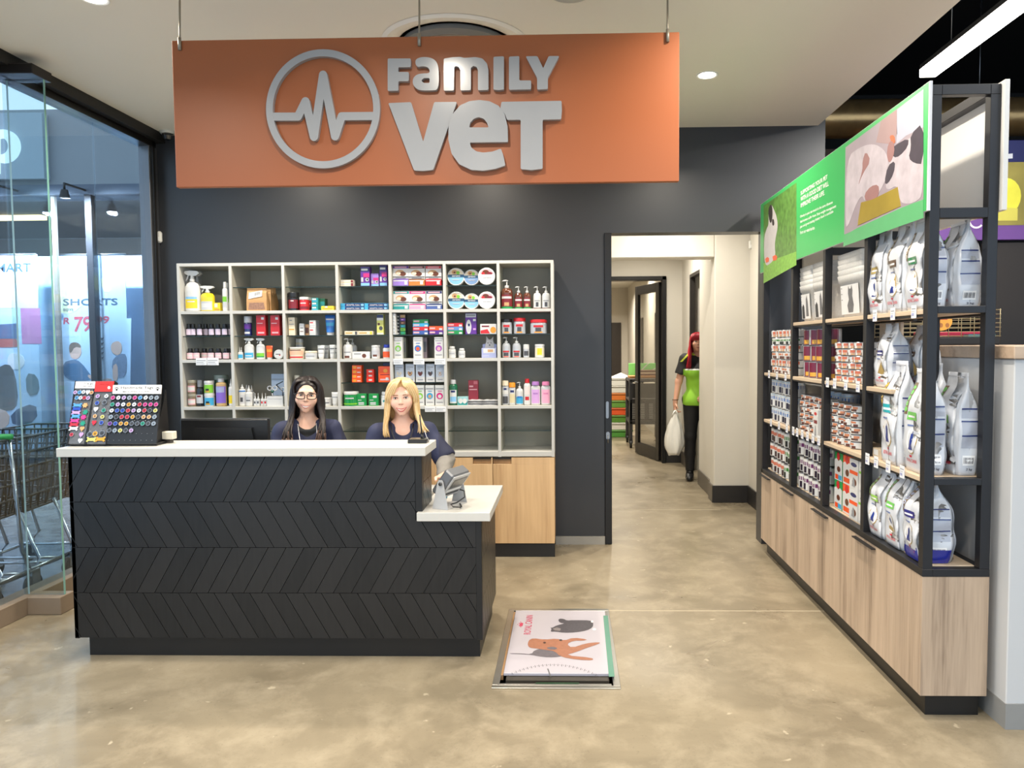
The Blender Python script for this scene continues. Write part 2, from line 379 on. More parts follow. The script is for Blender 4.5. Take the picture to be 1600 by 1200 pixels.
GLS = glass_mat('shop_glass', (0.86, 0.91, 0.94), 1.5)
DKF = M((44, 40, 37), 0.35, 0.5)
b = MB(); b.box(-3.30, 1.0, 3.13, -3.10, 5.70, 3.2, M((30, 28, 27), 0.5)); b.box(-3.26, 1.0, 3.085, -3.15, 5.66, 3.13, DKF, 0.004); struct(b, 'trim_4')
b = MB(); b.box(-3.30, 1.0, 0, -3.16, 5.70, 0.105, M((128, 112, 94), 0.6, bump=0.05), 0.003)
b.box(-3.17, 4.15, 0, -2.965, 4.27, 0.105, M((128, 112, 94), 0.6, bump=0.05), 0.004); struct(b, 'baseboard_left')
b = MB(); b.box(-3.17, 4.10, 3.085, -2.965, 4.26, 3.14, DKF, 0.004); struct(b, 'trim_5')
b = MB(); b.box(-3.25, 5.585, 0.105, -3.165, 5.70, 3.13, ALU, 0.004); b.box(-3.18, 5.61, 0.105, -3.15, 5.64, 3.13, M((60, 58, 56), 0.3, 0.6)); struct(b, 'trim_6')
wn = empty('window_1', (0, 0, 0)); wn['kind'] = 'structure'
for (y0, y1) in ((1.0, 2.4), (2.406, 4.2), (4.206, 5.0), (5.006, 5.60)):
    b = MB(); b.box(-3.222, y0, 0.105, -3.21, y1, 3.10, GLS); b.build('glass_pane', wn)
GE = M((120, 170, 160), 0.15, coat=0.6)
b = MB(); b.box(-3.208, 4.197, 0.106, -2.975, 4.209, 3.085, glass_mat('fin_glass', (0.84, 0.9, 0.9), 1.4)); b.box(-2.9748, 4.196, 0.106, -2.9725, 4.21, 3.085, GE); b.box(-3.2, 4.2095, 0.106, -3.19, 4.211, 3.085, M((185, 200, 205), 0.3))
b.build('glass_fin', wn)

LENS = emit_mat((255, 244, 224), 14.0, 'lamp_lens')
def lamp(name, kind, loc, power, color, size=0.1, rot=(0, 0, 0), spread=PI, parent=None, size_y=None):
    l = bpy.data.lights.new(name, kind); l.energy = power; l.color = color
    if kind == 'AREA':
        l.shape = 'DISK' if size_y is None else 'RECTANGLE'; l.size = size; l.spread = spread
        if size_y: l.size_y = size_y
    else: l.shadow_soft_size = size
    o = bpy.data.objects.new(name, l); COL.objects.link(o); o.location = loc; o.rotation_euler = rot
    if parent: o.parent = parent
    return o
def downlight(x, y, label, power=27, z=3.2, group='recessed ceiling downlights', color=(1.0, 0.90, 0.76)):
    o = empty('downlight', (x, y, z)); tag(o, label, 'ceiling light', group)
    b = MB(); b.lathe([(0.050, -0.001), (0.062, -0.006), (0.066, -0.004), (0.066, -0.0005)], WHITE, 28); b.build('trim_ring', o)
    b = MB(); b.lathe([(0.0, -0.004), (0.05, -0.004)], LENS, 24); b.build('lens', o)
    lamp('lamp', 'AREA', (0, 0, -0.012), power, color, 0.1, spread=math.radians(150), parent=o)
    return o
downlight(0.862, 4.615, 'lit recessed downlight in the white ceiling right of the orange sign')
downlight(-2.22, 3.50, 'lit recessed downlight in the ceiling above the top left of the orange sign')
for (x, y) in ((0.86, 3.0), (0.86, 1.2), (-0.68, 2.3), (-2.22, 1.9), (-0.68, 0.6), (-2.22, 0.2), (0.86, -0.6), (-2.22, 4.75), (-0.68, 4.72)):
    downlight(x, y, 'recessed ceiling downlight in the same white ceiling as the lit one beside the sign')
# corridor and back room lamps
for (x, y) in ((0.9, 6.55), (0.9, 8.5)): downlight(x, y, 'recessed downlight in the corridor ceiling behind the doorway', 30, 3.05, 'corridor downlights', (1, .94, .84))
for (x, y) in ((0.95, 13.3), (0.6, 16.3), (0.3, 11.2)): downlight(x, y, 'round lamp in the back room ceiling beyond the glass door', 60, 2.98, 'back room ceiling lamps')
o = empty('ceiling_vent', (-0.60, 4.13, 3.2)); tag(o, 'round white ceiling air diffuser half hidden behind the top of the orange sign', 'vent')
b = MB(); b.lathe([(0.32, -0.002), (0.36, -0.012), (0.39, -0.014), (0.41, -0.002)], CEIL, 48); b.build('outer_ring', o)
b = MB(); b.lathe([(0.30, -0.002), (0.31, -0.03), (0.27, -0.045), (0.25, -0.012)], M((120, 118, 112), 0.6), 48); b.build('inner_ring', o)
b = MB(); b.lathe([(0.0, -0.05), (0.19, -0.05), (0.205, -0.04), (0.205, -0.004)], CEIL, 48); b.build('centre_disc', o)
b = MB(); b.lathe([(0.20, -0.004), (0.30, -0.004)], DARK, 40); b.build('throat', o)
o = empty('ceiling_speaker', (0.02, 3.44, 3.2)); tag(o, 'round grey white ceiling speaker dome at the top edge above the sign', 'ceiling fitting')
b = MB(); b.lathe([(0.105, -0.001), (0.112, -0.02), (0.10, -0.045), (0.06, -0.06), (0, -0.064)], M((190, 188, 180), 0.5), 36); b.build('dome', o)
b = MB(); b.box(-0.008, -0.085, -0.058, 0.008, -0.075, -0.05, BLACK); b.build('indicator', o)
SY = 3.40
tl, br = atY(268.5, 63, SY), atY(1061, 286, SY)
tr = atY(1061.5, 50.5, SY); bl = atY(275, 290, SY)
sx0, sx1 = (tl.x + bl.x) / 2, (tr.x + br.x) / 2; sz1, sz0 = (tl.z + tr.z) / 2, (br.z + bl.z) / 2
sg = empty('hanging_sign', ((sx0 + sx1) / 2, SY, sz0)); tag(sg, 'big orange hanging shop sign with raised grey heartbeat logo and FAMILY VET lettering', 'sign')
off = Vector(((sx0 + sx1) / 2, SY, sz0))
ORG = M((150, 82, 42), 0.42, var=0.05, scale=1.2)
b = MB(); b.box(sx0 - off.x, 0.0, 0, sx1 - off.x, 0.03, sz1 - sz0, ORG, 0.002); b.build('board', sg)
LET = M((150, 151, 153), 0.22, coat=0.4, var=0.02)
# sheared slightly as hung: map photo outline to the board plane
def S6(p): q = atY(600 + p[0] / 3.2, p[1] / 3.2, SY); return (q.x - off.x, q.z - off.z)
def S5(p): q = atY(260 + p[0] / 3.8095, p[1] / 3.8095, SY); return (q.x - off.x, q.z - off.z)
def rounded(pts, r=0.35, n=3):
    out = []; N = len(pts)
    for i in range(N):
        p0, p1, p2 = Vector(pts[i - 1]), Vector(pts[i]), Vector(pts[(i + 1) % N])
        a, c = p0 - p1, p2 - p1; l = min(a.length, c.length) * r * 0.5
        l = min(l, 7)
        A, Cc = p1 + a.normalized() * l, p1 + c.normalized() * l
        for k in range(n + 1):
            t = k / n; out.append(tuple(A * (1 - t) ** 2 + p1 * 2 * t * (1 - t) + Cc * t * t))
    return out
def smooth(pts, it=2):
    for _ in range(it):
        q = []
        for i in range(len(pts)):
            a, c = Vector(pts[i]), Vector(pts[(i + 1) % len(pts)]); q += [tuple(a * .75 + c * .25), tuple(a * .25 + c * .75)]
        pts = q
    return pts
LETTERS = [
 ([(25,303),(140,303),(140,346),(78,347),(78,370),(130,370),(130,416),(78,416),(78,463),(25,464)], None, 0),
 ([(160,312),(180,299),(205,295),(240,299),(266,315),(279,350),(279,458),(240,462),(190,462),(165,452),(149,430),(150,402),(168,383),(195,377),(233,377),(233,358),(222,345),(200,341),(168,347)], [(233,400),(233,425),(205,425),(191,413),(203,400)], 0),
 ([(303,304),(345,297),(385,295),(404,300),(425,299),(460,296),(495,303),(518,328),(525,360),(525,459),(473,461),(473,362),(466,345),(450,340),(438,349),(438,460),(386,462),(386,362),(378,345),(362,340),(354,349),(354,462),(303,463)], None, 0),
 ([(550,295),(602,292),(602,457),(576,460),(550,458)], None, 0),
 ([(627,294),(678,291),(678,412),(737,412),(737,456),(627,459)], None, 0),
 ([(710,292),(768,291),(797,352),(824,291),(877,291),(820,398),(820,455),(767,458),(767,400)], None, 0),
 ([(27,523),(140,518),(200,715),(255,518),(368,517),(322,650),(250,855),(200,860),(155,858)], None, 0),
 ([(622,718),(432,720),(440,745),(465,764),(500,770),(545,765),(587,750),(598,780),(609,834),(560,851),(500,860),(440,856),(380,828),(342,775),(326,705),(327,640),(346,580),(385,535),(430,515),(480,509),(530,515),(575,537),(605,577),(620,640)], [(429,645),(434,622),(452,602),(477,594),(502,602),(518,622),(526,645)], 1),
 ([(590,518),(888,513),(890,560),(886,605),(794,607),(794,850),(740,857),(685,852),(685,607),(618,608),(606,577),(584,551)], None, 0)]
for k, (outer, hole, sm) in enumerate(LETTERS):
    curvy = k in (1, 7)
    lo = smooth(outer, 2) if curvy else rounded(outer)
    if k == 7: lo = rounded(outer, 0.9, 4)
    loops = [[S6(p) for p in lo][::-1]]
    if hole: loops.append([S6(p) for p in rounded(hole, 0.8, 4)][::-1])
    dep = 0.024 if k != 6 else 0.020
    b = MB(); b.prism(loops, (0, -0.001, 0), (1, 0, 0), (0, 0, 1), dep, LET); b.build('letter', sg)
b = MB()
b.prism([[S5((942 + 337 * math.cos(t), 657 + 352 * math.sin(t))) for t in [2 * PI * i / 72 for i in range(72)]], [S5((942 + 297 * math.cos(t), 657 + 310 * math.sin(t))) for t in [2 * PI * i / 72 for i in range(72)]]], (0, -0.001, 0), (1, 0, 0), (0, 0, 1), 0.022, LET)
pulse = [(640,703),(793,703),(838,612),(888,823),(942,455),(1013,820),(1052,701),(1250,699)]
def stroke(pts, hw):
    P = [Vector(p) for p in pts]; out = []
    for side in (1, -1):
        row = []
        for i, p in enumerate(P):
            d0 = (P[i] - P[i - 1]).normalized() if i else (P[1] - P[0]).normalized()
            d1 = (P[i + 1] - P[i]).normalized() if i < len(P) - 1 else d0
            n0 = Vector((-d0.y, d0.x)) * side; n1 = Vector((-d1.y, d1.x)) * side
            cr = (d0.x * d1.y - d0.y * d1.x) * side
            if i in (0, len(P) - 1) or abs(cr) < 1e-6: row.append(p + n1 * hw)
            elif cr > 0:
                mdir = (n0 + n1).normalized(); row.append(p + mdir * hw / max(0.12, mdir.dot(n0)))
            else:
                a0 = math.atan2(n0.y, n0.x); da = (math.atan2(n1.y, n1.x) - a0 + PI) % (2 * PI) - PI
                for k in range(9): t = a0 + da * k / 8; row.append(p + Vector((math.cos(t), math.sin(t))) * hw)
        out.append(row)
    return [tuple(p) for p in out[0] + out[1][::-1]]
b.prism([S5(p) for p in stroke(pulse, 24)], (0, -0.001, 0), (1, 0, 0), (0, 0, 1), 0.0215, LET)
b.build('logo', sg)
for px in (281.5, 655.5, 1043):
    q = atY(px, 62, SY); b = MB(); x = q.x - off.x
    b.tube([(x, -0.004, sz1 - sz0 - 0.03), (x, -0.002, sz1 - sz0 + 0.03), (x + .001, 0.01, 3.2 - off.z - .001)], 0.0045, M((150, 142, 128), 0.4, 0.6), 8)
    b.tube([(x, -0.006, sz1 - sz0 - 0.045), (x, -0.006, sz1 - sz0 + 0.01)], 0.008, M((150, 142, 128), 0.4, 0.6), 8)
    b.build('hanging_cable', sg)
o = empty('security_camera', tuple(atY(262, 207, 5.62))); tag(o, 'small white dome security camera under the ceiling beside the window corner', 'camera')
b = MB(); b.lathe([(0.0, 0.03), (0.055, 0.03), (0.058, 0.0), (0.05, -0.012), (0.0, -0.012)], M((210, 208, 200), 0.4), 28); b.box(-0.02, 0.03, 0.0, 0.02, 0.08, 0.03, M((210, 208, 200), 0.4)); b.build('mount', o)
b = MB(); b.lathe([(0.04, -0.012), (0.042, -0.03), (0.03, -0.055), (0.0, -0.063)], M((30, 32, 36), 0.1, coat=0.8), 24); b.build('dome', o)
def sensor(px, py, yv, label):
    q = atY(px, py, yv); b = MB(); b.box(-0.03, -0.035, -0.045, 0.03, 0, 0.045, M((222, 220, 212), 0.45), 0.012)
    b.box(-0.018, -0.0365, -0.03, 0.018, -0.035, 0.0, M((238, 238, 235), 0.3), 0.0)
    o = b.build('motion_sensor', None, (q.x, yv, q.z)); tag(o, label, 'sensor', 'wall motion sensors'); return o
sensor(249, 371, 5.6995, 'small white motion sensor on the dark wall beside the shop window')
q = sensor(1174, 383, 7.2045, 'small white motion sensor high on the white corridor pillar'); q.rotation_euler = (0, 0, 0)
XE = [-2.838, -2.455, -2.067, -1.672, -1.285, -0.889, -0.499, -0.109]
ZB = [2.158, 1.811, 1.455, 1.108, 0.764]
BF, BK = 5.335, 5.66
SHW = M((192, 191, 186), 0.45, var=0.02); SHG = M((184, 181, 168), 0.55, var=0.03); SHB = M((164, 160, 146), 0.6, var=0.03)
bc = empty('bookcase', (-1.474, 5.5, 0.742)); tag(bc, 'white seven-column wall shelving full of pet care products behind the reception counter', 'shelving')
BO = Vector(bc.location)
def bx(name, x0, y0, z0, x1, y1, z1, m, parent=bc, off_=None, bev=0.0015):
    f = BO if off_ is None else off_
    b = MB(); b.box(x0 - f.x, y0 - f.y, z0 - f.z, x1 - f.x, y1 - f.y, z1 - f.z, m, bev); return b.build(name, parent)
TH = 0.0105
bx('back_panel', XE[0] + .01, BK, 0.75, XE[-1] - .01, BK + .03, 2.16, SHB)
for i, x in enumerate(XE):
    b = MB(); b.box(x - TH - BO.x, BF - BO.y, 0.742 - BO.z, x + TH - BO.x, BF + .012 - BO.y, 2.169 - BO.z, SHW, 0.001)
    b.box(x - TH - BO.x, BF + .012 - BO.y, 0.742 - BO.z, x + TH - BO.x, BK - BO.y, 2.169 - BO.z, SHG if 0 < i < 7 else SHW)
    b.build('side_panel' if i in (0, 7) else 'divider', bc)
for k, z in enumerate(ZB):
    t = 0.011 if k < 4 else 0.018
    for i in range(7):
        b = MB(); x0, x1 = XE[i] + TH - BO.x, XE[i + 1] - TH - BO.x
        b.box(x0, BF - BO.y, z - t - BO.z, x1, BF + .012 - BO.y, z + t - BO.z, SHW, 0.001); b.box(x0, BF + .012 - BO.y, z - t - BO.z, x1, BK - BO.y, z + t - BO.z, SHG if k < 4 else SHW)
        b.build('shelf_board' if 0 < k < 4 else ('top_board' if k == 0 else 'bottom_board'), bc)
SG = glass_mat('shelf_glass', (0.92, 0.95, 0.94), 1.5); SGE = M((30, 44, 40), 0.15)
GZ = {}
def gshelf(col, row, z):
    GZ[col, row] = z; x0, x1 = XE[col] + TH + .001 - BO.x, XE[col + 1] - TH - .001 - BO.x
    b = MB(); b.box(x0, BF + .02 - BO.y, z - .006 - BO.z, x1, BK - .002 - BO.y, z - BO.z, SG); b.box(x0, BF + .018 - BO.y, z - .0063 - BO.z, x1, BF + .0199 - BO.y, z - .0002 - BO.z, SGE)
    g = b.build('glass_shelf', bc)
    return g
for c in (1, 2, 3, 4, 5): gshelf(c, 0, 1.995)
for c in range(7): gshelf(c, 1, 1.640)
for c in (3, 4): gshelf(c, 2, 1.292)
for c in range(7): gshelf(c, 3, 0.935)
def base(col, row, glass=False):
    return GZ[col, row] + 0.0006 if glass else ZB[row + 1] + 0.0116
# oak base cabinets under it
OAK = wood_mat('oak', (210, 176, 132), (158, 120, 80), 1.0, 'Z', 0.42)
OAKD = wood_mat('oak_recess', (176, 140, 98), (128, 94, 60), 1.0, 'Z', 0.5)
dxs = [-2.848, -2.39, -1.93, -1.47, -1.01, -0.552, -0.099]
for i in range(6):
    x0, x1 = dxs[i], dxs[i + 1]; f = Vector(((x0 + x1) / 2, 5.5, 0))
    lab = ['oak base cabinet at the window end under the white shelving', 'oak base cabinet second from the window under the shelving', 'oak base cabinet under the shelving behind the dark haired woman', 'oak base cabinet under the shelving left of the blonde woman',
           'oak base cabinet under the shelving directly behind the low counter end', 'oak base cabinet at the doorway end of the white shelving'][i]
    c = empty('base_cabinet', f); tag(c, lab, 'cabinet', 'oak base cabinets under the wall shelving')
    bx('carcass', x0 + .001, 5.36, 0.1, x1 - .001, 5.69, 0.741, OAK, c, f)
    b = MB(); g = 0.0018; hw = 0.135
    b.box(x0 + g - f.x, 5.335 - f.y, 0.103, x1 - g - f.x, 5.358 - f.y, 0.69, OAK, 0.001); hx = x0 + .01 if i % 2 else x1 - hw - .01
    if i == 5: hx = x0 + .003
    for (a0, a1) in ((x0 + g, hx), (hx + hw, x1 - g)):
        if a1 - a0 > .003: b.box(a0 - f.x, 5.335 - f.y, 0.69, a1 - f.x, 5.358 - f.y, 0.738, OAK)
    d = b.build('door', c)
    b = MB(); b.box(hx + .001 - f.x, 5.354 - f.y, 0.691, hx + hw - .001 - f.x, 5.3588 - f.y, 0.738, OAKD); b.box(hx + .001 - f.x, 5.337 - f.y, 0.728, hx + hw - .001 - f.x, 5.354 - f.y, 0.738, BLACK); b.build('grip_recess', d)
    bx('kickplate', x0 + .001, 5.345, 0.0005, x1 - .001, 5.36, 0.0995, M((28, 26, 25), 0.4), c, f)

ct = empty('reception_counter', (-1.45, 3.7, 0)); CO = Vector(ct.location)
tag(ct, 'long black chevron-boarded reception counter with white ledge and lower end top', 'counter')
PLK = bpy.data.materials.new('black_planks'); PLK.use_nodes = True
nt = PLK.node_tree; pb = nt.nodes['Principled BSDF']; pb.inputs['Roughness'].default_value = 0.36; pb.inputs['Specular IOR Level'].default_value = 0.5
tc = nt.nodes.new('ShaderNodeTexCoord'); ge = nt.nodes.new('ShaderNodeNewGeometry'); mp = nt.nodes.new('ShaderNodeMapping'); mp.inputs['Rotation'].default_value = (0, 0.5, 0); mp.inputs['Scale'].default_value = (30, 30, 3)
nz = nt.nodes.new('ShaderNodeTexNoise'); nz.inputs['Scale'].default_value = 2.0; nz.inputs['Detail'].default_value = 5
nt.links.new(tc.outputs['Object'], mp.inputs[0]); nt.links.new(mp.outputs[0], nz.inputs['Vector'])
ad = nt.nodes.new('ShaderNodeMath'); ad.operation = 'MULTIPLY_ADD'; ad.inputs[1].default_value = 0.5; nt.links.new(ge.outputs['Random Per Island'], ad.inputs[0]); nt.links.new(nz.outputs['Fac'], ad.inputs[2])
cr = nt.nodes.new('ShaderNodeValToRGB'); cr.color_ramp.elements[0].position = 0.35; cr.color_ramp.elements[0].color = (*L3((12, 12, 13)), 1); cr.color_ramp.elements[1].position = 1.1; cr.color_ramp.elements[1].color = (*L3((29, 28, 28)), 1)
nt.links.new(ad.outputs[0], cr.inputs[0]); nt.links.new(cr.outputs[0], pb.inputs['Base Color'])
bp = nt.nodes.new('ShaderNodeBump'); bp.inputs['Strength'].default_value = 0.12; bp.inputs['Distance'].default_value = 0.003; nt.links.new(nz.outputs['Fac'], bp.inputs['Height']); nt.links.new(bp.outputs[0], pb.inputs['Normal'])
def clip(poly, ax, lim, keep_less):
    out = []
    for i in range(len(poly)):
        a, c = poly[i], poly[(i + 1) % len(poly)]
        ia = (a[ax] <= lim) == keep_less or a[ax] == lim; ic = (c[ax] <= lim) == keep_less or c[ax] == lim
        if ia: out.append(a)
        if ia != ic:
            t = (lim - a[ax]) / (c[ax] - a[ax]); out.append((a[0] + (c[0] - a[0]) * t, a[1] + (c[1] - a[1]) * t))
    return out
def chevron(b, origin, u, x0, x1, z0, z1, cuts, pitch, shift, rows, start=0, thick=0.012, gap=0.0022):
    """slanted planks in rows; cuts: function z-row -> (xa, xb) visible span"""
    hgt = (z1 - z0) / rows
    for r in range(rows):
        zb = z1 - (r + 1) * hgt + gap / 2; zt = z1 - r * hgt - gap / 2; s = shift if (r + start) % 2 == 0 else -shift
        n0 = int((x0 - abs(shift)) / pitch) - 2; n1 = int((x1 + abs(shift)) / pitch) + 2
        for k in range(n0, n1):
            xb = k * pitch + (0.03 if r % 2 else 0)
            if s < 0: xb += shift
            poly = [(xb + gap, zb), (xb + pitch - gap / 2, zb), (xb + pitch - gap / 2 + s, zt), (xb + gap + s, zt)]
            for (ax, lim, kl) in cuts(zb, zt):
                poly = clip(poly, ax, lim, kl) if len(poly) > 2 else poly
            if len(poly) > 2:
                A = sum(poly[i][0] * poly[(i + 1) % len(poly)][1] - poly[(i + 1) % len(poly)][0] * poly[i][1] for i in range(len(poly)))
                if abs(A) > 1e-5: b.prism(poly, origin, u, (0, 0, 1), thick, PLK)
x0, xu, xl = -2.468, -0.714, -0.425; zt, zl = 1.022, 0.702
b = MB(); o_ = (0 - CO.x, 3.562 - CO.y, 0)
chevron(b, o_, (1, 0, 0), x0, xu - .035, 0.11, 1.022, lambda zb, zt_: ((0, x0, False), (0, xu - .035, True)), 0.0895, 0.128, 4)
chevron(b, o_, (1, 0, 0), xu - .035, xl, 0.11, 1.022, lambda zb, zt_: ((0, xu - .035, False), (0, xl - .03, True), (1, zl, True)), 0.0895, 0.128, 4)
b.build('front_planks', ct)
b = MB(); BKP = M((14, 13, 13), 0.45)
b.box(x0 - CO.x, 3.5625 - CO.y, 0.105, xl - .012 - CO.x, 3.58 - CO.y, zl, BKP); b.box(x0 - CO.x, 3.5625 - CO.y, zl, xu - .012 - CO.x, 3.58 - CO.y, zt, BKP)
b.box(xu - .034 - CO.x, 3.548 - CO.y, zl + .042, xu - CO.x, 3.58 - CO.y, zt, BKP, 0.002); b.box(xl - .03 - CO.x, 3.548 - CO.y, 0.105, xl - CO.x, 3.58 - CO.y, zl, BKP, 0.002)
b.box(x0 - .002 - CO.x, 3.55 - CO.y, 0.105, x0 + .02 - CO.x, 3.8 - CO.y, zt, BKP, 0.002); b.box(x0 + .02 - CO.x, 3.78 - CO.y, 0.105, xu - .013 - CO.x, 3.8 - CO.y, zt, BKP)
b.build('carcass', ct)
b = MB(); PLB = PLK
chevron(b, (xu - .012 - CO.x, 3.5 - CO.y, 0), (0, 1, 0), 0.08, 0.29, zl + .045, zt, lambda zb, z2: ((0, 0.082, False), (0, 0.30, True)), 0.0895, 0.128, 2)
b.box(xu - .02 - CO.x, 3.58 - CO.y, zl + .045, xu - .0125 - CO.x, 3.8 - CO.y, zt, BKP)
b.build('upper_end_planks', ct)
b = MB(); chevron(b, (xl - .012 - CO.x, 3.5 - CO.y, 0), (0, 1, 0), 0.08, 0.72, 0.11, zl, lambda zb, z2: ((0, 0.082, False), (0, 0.715, True)), 0.0895, 0.128, 3, 1)
b.box(xl - .02 - CO.x, 3.58 - CO.y, 0.105, xl - .0125 - CO.x, 4.215 - CO.y, zl, BKP); b.box(xl - .3 - CO.x, 4.2 - CO.y, 0.105, xl - .02 - CO.x, 4.215 - CO.y, zl, BKP)
b.build('lower_end_planks', ct)
STONE = M((192, 190, 184), 0.35, var=0.015, scale=40)
b = MB(); b.box(-2.505 - CO.x, 3.518 - CO.y, 1.0225, -0.690 - CO.x, 3.815 - CO.y, 1.0655, STONE, 0.002); b.build('ledge_top', ct)
b = MB(); b.box(-0.738 - CO.x, 3.522 - CO.y, 0.7025, -0.380 - CO.x, 4.232 - CO.y, 0.745, STONE, 0.002); b.build('low_top', ct)
b = MB(); b.box(-2.43 - CO.x, 3.60 - CO.y, 0.0005, -0.445 - CO.x, 3.7 - CO.y, 0.1045, M((20, 19, 19), 0.4)); b.box(-0.465 - CO.x, 3.70 - CO.y, 0.0005, -0.445 - CO.x, 4.19 - CO.y, 0.1045, M((20, 19, 19), 0.4)); b.build('kickplate', ct)
# desk behind the ledge that carries the monitor
dk = empty('work_desk', (-1.6, 4.0, 0)); tag(dk, 'white work desk hidden behind the reception counter under the monitor', 'desk')
b = MB(); b.box(-0.86, -0.195, 0.715, 0.84, 0.25, 0.745, STONE, 0.002); b.build('desktop', dk)
for (x, y) in ((-.82, -.17), (.8, -.17), (-.82, .22), (.8, .22)):
    b = MB(); b.box(x - .02, y - .02, 0, x + .02, y + .02, 0.7145, STEEL, 0.002); b.build('leg', dk)
# monitor seen from behind
mz = 0.7455
mo = empty('computer_monitor', (-1.925, 4.06, mz)); tag(mo, 'back of a wide black computer monitor standing behind the counter', 'monitor')
b = MB(); b.box(-0.252, 0.0, 0.10, 0.248, 0.03, 0.408, M((15, 15, 16), 0.35), 0.006); b.prism([(-.2, .14), (.2, .14), (.16, .36), (-.16, .36)], (0, 0.0005, 0), (1, 0, 0), (0, 0, 1), 0.02, M((17, 17, 18), 0.4)); b.build('housing', mo)
b = MB(); b.box(-0.25, 0.0305, 0.102, 0.246, 0.034, 0.406, M((60, 70, 80), 0.1)); b.build('screen', mo)
b = MB(); b.box(-0.03, -0.018, 0.012, 0.03, 0.0, 0.2, BLACK, 0.003); b.box(-0.11, -0.08, 0.0, 0.11, 0.07, 0.012, BLACK, 0.003); b.build('stand', mo)
b = MB(); b.box(-0.252, 0.004, 0.4082, 0.248, 0.026, 0.411, M((70, 72, 74), 0.3)); b.build('top_edge', mo)

LZ = 1.0658
stand = empty('tag_display_stand', (-2.29, 3.66, LZ + .001)); tag(stand, 'slanted black counter rack of pet name tags with white and red headers', 'display stand')
BLKP = M((22, 24, 28), 0.4, var=0.1); CHK = bpy.data.materials.new('checker_board'); CHK.use_nodes = True
nt = CHK.node_tree; pb = nt.nodes['Principled BSDF']; pb.inputs['Roughness'].default_value = 0.4
tc = nt.nodes.new('ShaderNodeTexCoord'); ck = nt.nodes.new('ShaderNodeTexChecker'); ck.inputs['Scale'].default_value = 210; ck.inputs[1].default_value = (*L3((128, 130, 134)), 1); ck.inputs[2].default_value = (*L3((24, 26, 32)), 1)
mp = nt.nodes.new('ShaderNodeMapping'); mp.inputs['Rotation'].default_value = (0, 0.785, 0); mp.inputs['Scale'].default_value = (1, 0.001, 1)
nt.links.new(tc.outputs['Object'], mp.inputs[0]); nt.links.new(mp.outputs[0], ck.inputs[0]); nt.links.new(ck.outputs[0], pb.inputs['Base Color'])
tilt = 0.42
DISP_Y0, DISP_DY = 3.60, 0.115         # board foot and the depth it leans back over its height
def disp_pt(px, py, lift=0.0):
    """point of the leaning board plane through the ledge front, on the ray of a photo pixel"""
    n = Vector((0, -math.cos(tilt), math.sin(tilt))); p0 = Vector((0, DISP_Y0, LZ)) + n * lift
    d = ray(px, py); o = Vector((0, 0, CAM_H)); t = (p0 - o).dot(n) / d.dot(n); return o + d * t
def F8(p): return (90 + p[0] / 8.572, 580 + p[1] / 8.572)
def disp_local(pl, lift):
    P = [disp_pt(*F8(p), lift) - Vector(stand.location) for p in pl]
    return [Vector((p.x, p.y, max(p.z, .012))) for p in P]
DN = Vector((0, -math.cos(tilt), math.sin(tilt)))
def disp_poly(b, pl, lift, th, m):
    P = disp_local(pl, lift); n = len(P); Bk = [p - DN * th for p in P]; Bk = [Vector((p.x, p.y, max(p.z, .001))) for p in Bk]
    b.add(P, [tuple(range(n))[::-1]], m); b.add(P + Bk, [(i, (i + 1) % n, n + (i + 1) % n, n + i) for i in range(n)], m); b.add(Bk, [tuple(range(n))], m)
for nm, pl, m in (('pegboard', [(238, 140), (505, 140), (362, 1008), (130, 1008)], CHK), ('pegboard', [(512, 135), (762, 132), (640, 1010), (378, 1010)], CHK), ('pegboard', [(740, 186), (1392, 182), (1322, 1012), (640, 1012)], BLKP)):
    b = MB(); disp_poly(b, pl, 0.014, 0.012, m); b.build(nm, stand)
b = MB(); disp_poly(b, [(232, 132), (246, 132), (140, 1016), (118, 1016)], 0.017, 0.03, BLACK); disp_poly(b, [(498, 132), (514, 132), (382, 1016), (352, 1016)], 0.017, 0.03, BLACK); disp_poly(b, [(752, 130), (766, 130), (650, 1016), (636, 1016)], 0.017, 0.03, BLACK)
b.box(-0.22, -0.052, 0.0, 0.235, 0.10, 0.012, BLACK, 0.002); b.build('base_frame', stand)
for x in (-0.2, 0.0, 0.21):
    b = MB(); b.prism([(-0.04, 0.011), (0.10, 0.011), (0.10, 0.03), (0.085, 0.27)], (x, 0, 0), (0, 1, 0), (0, 0, 1), 0.006, BLACK, True); b.build('easel_leg', stand)
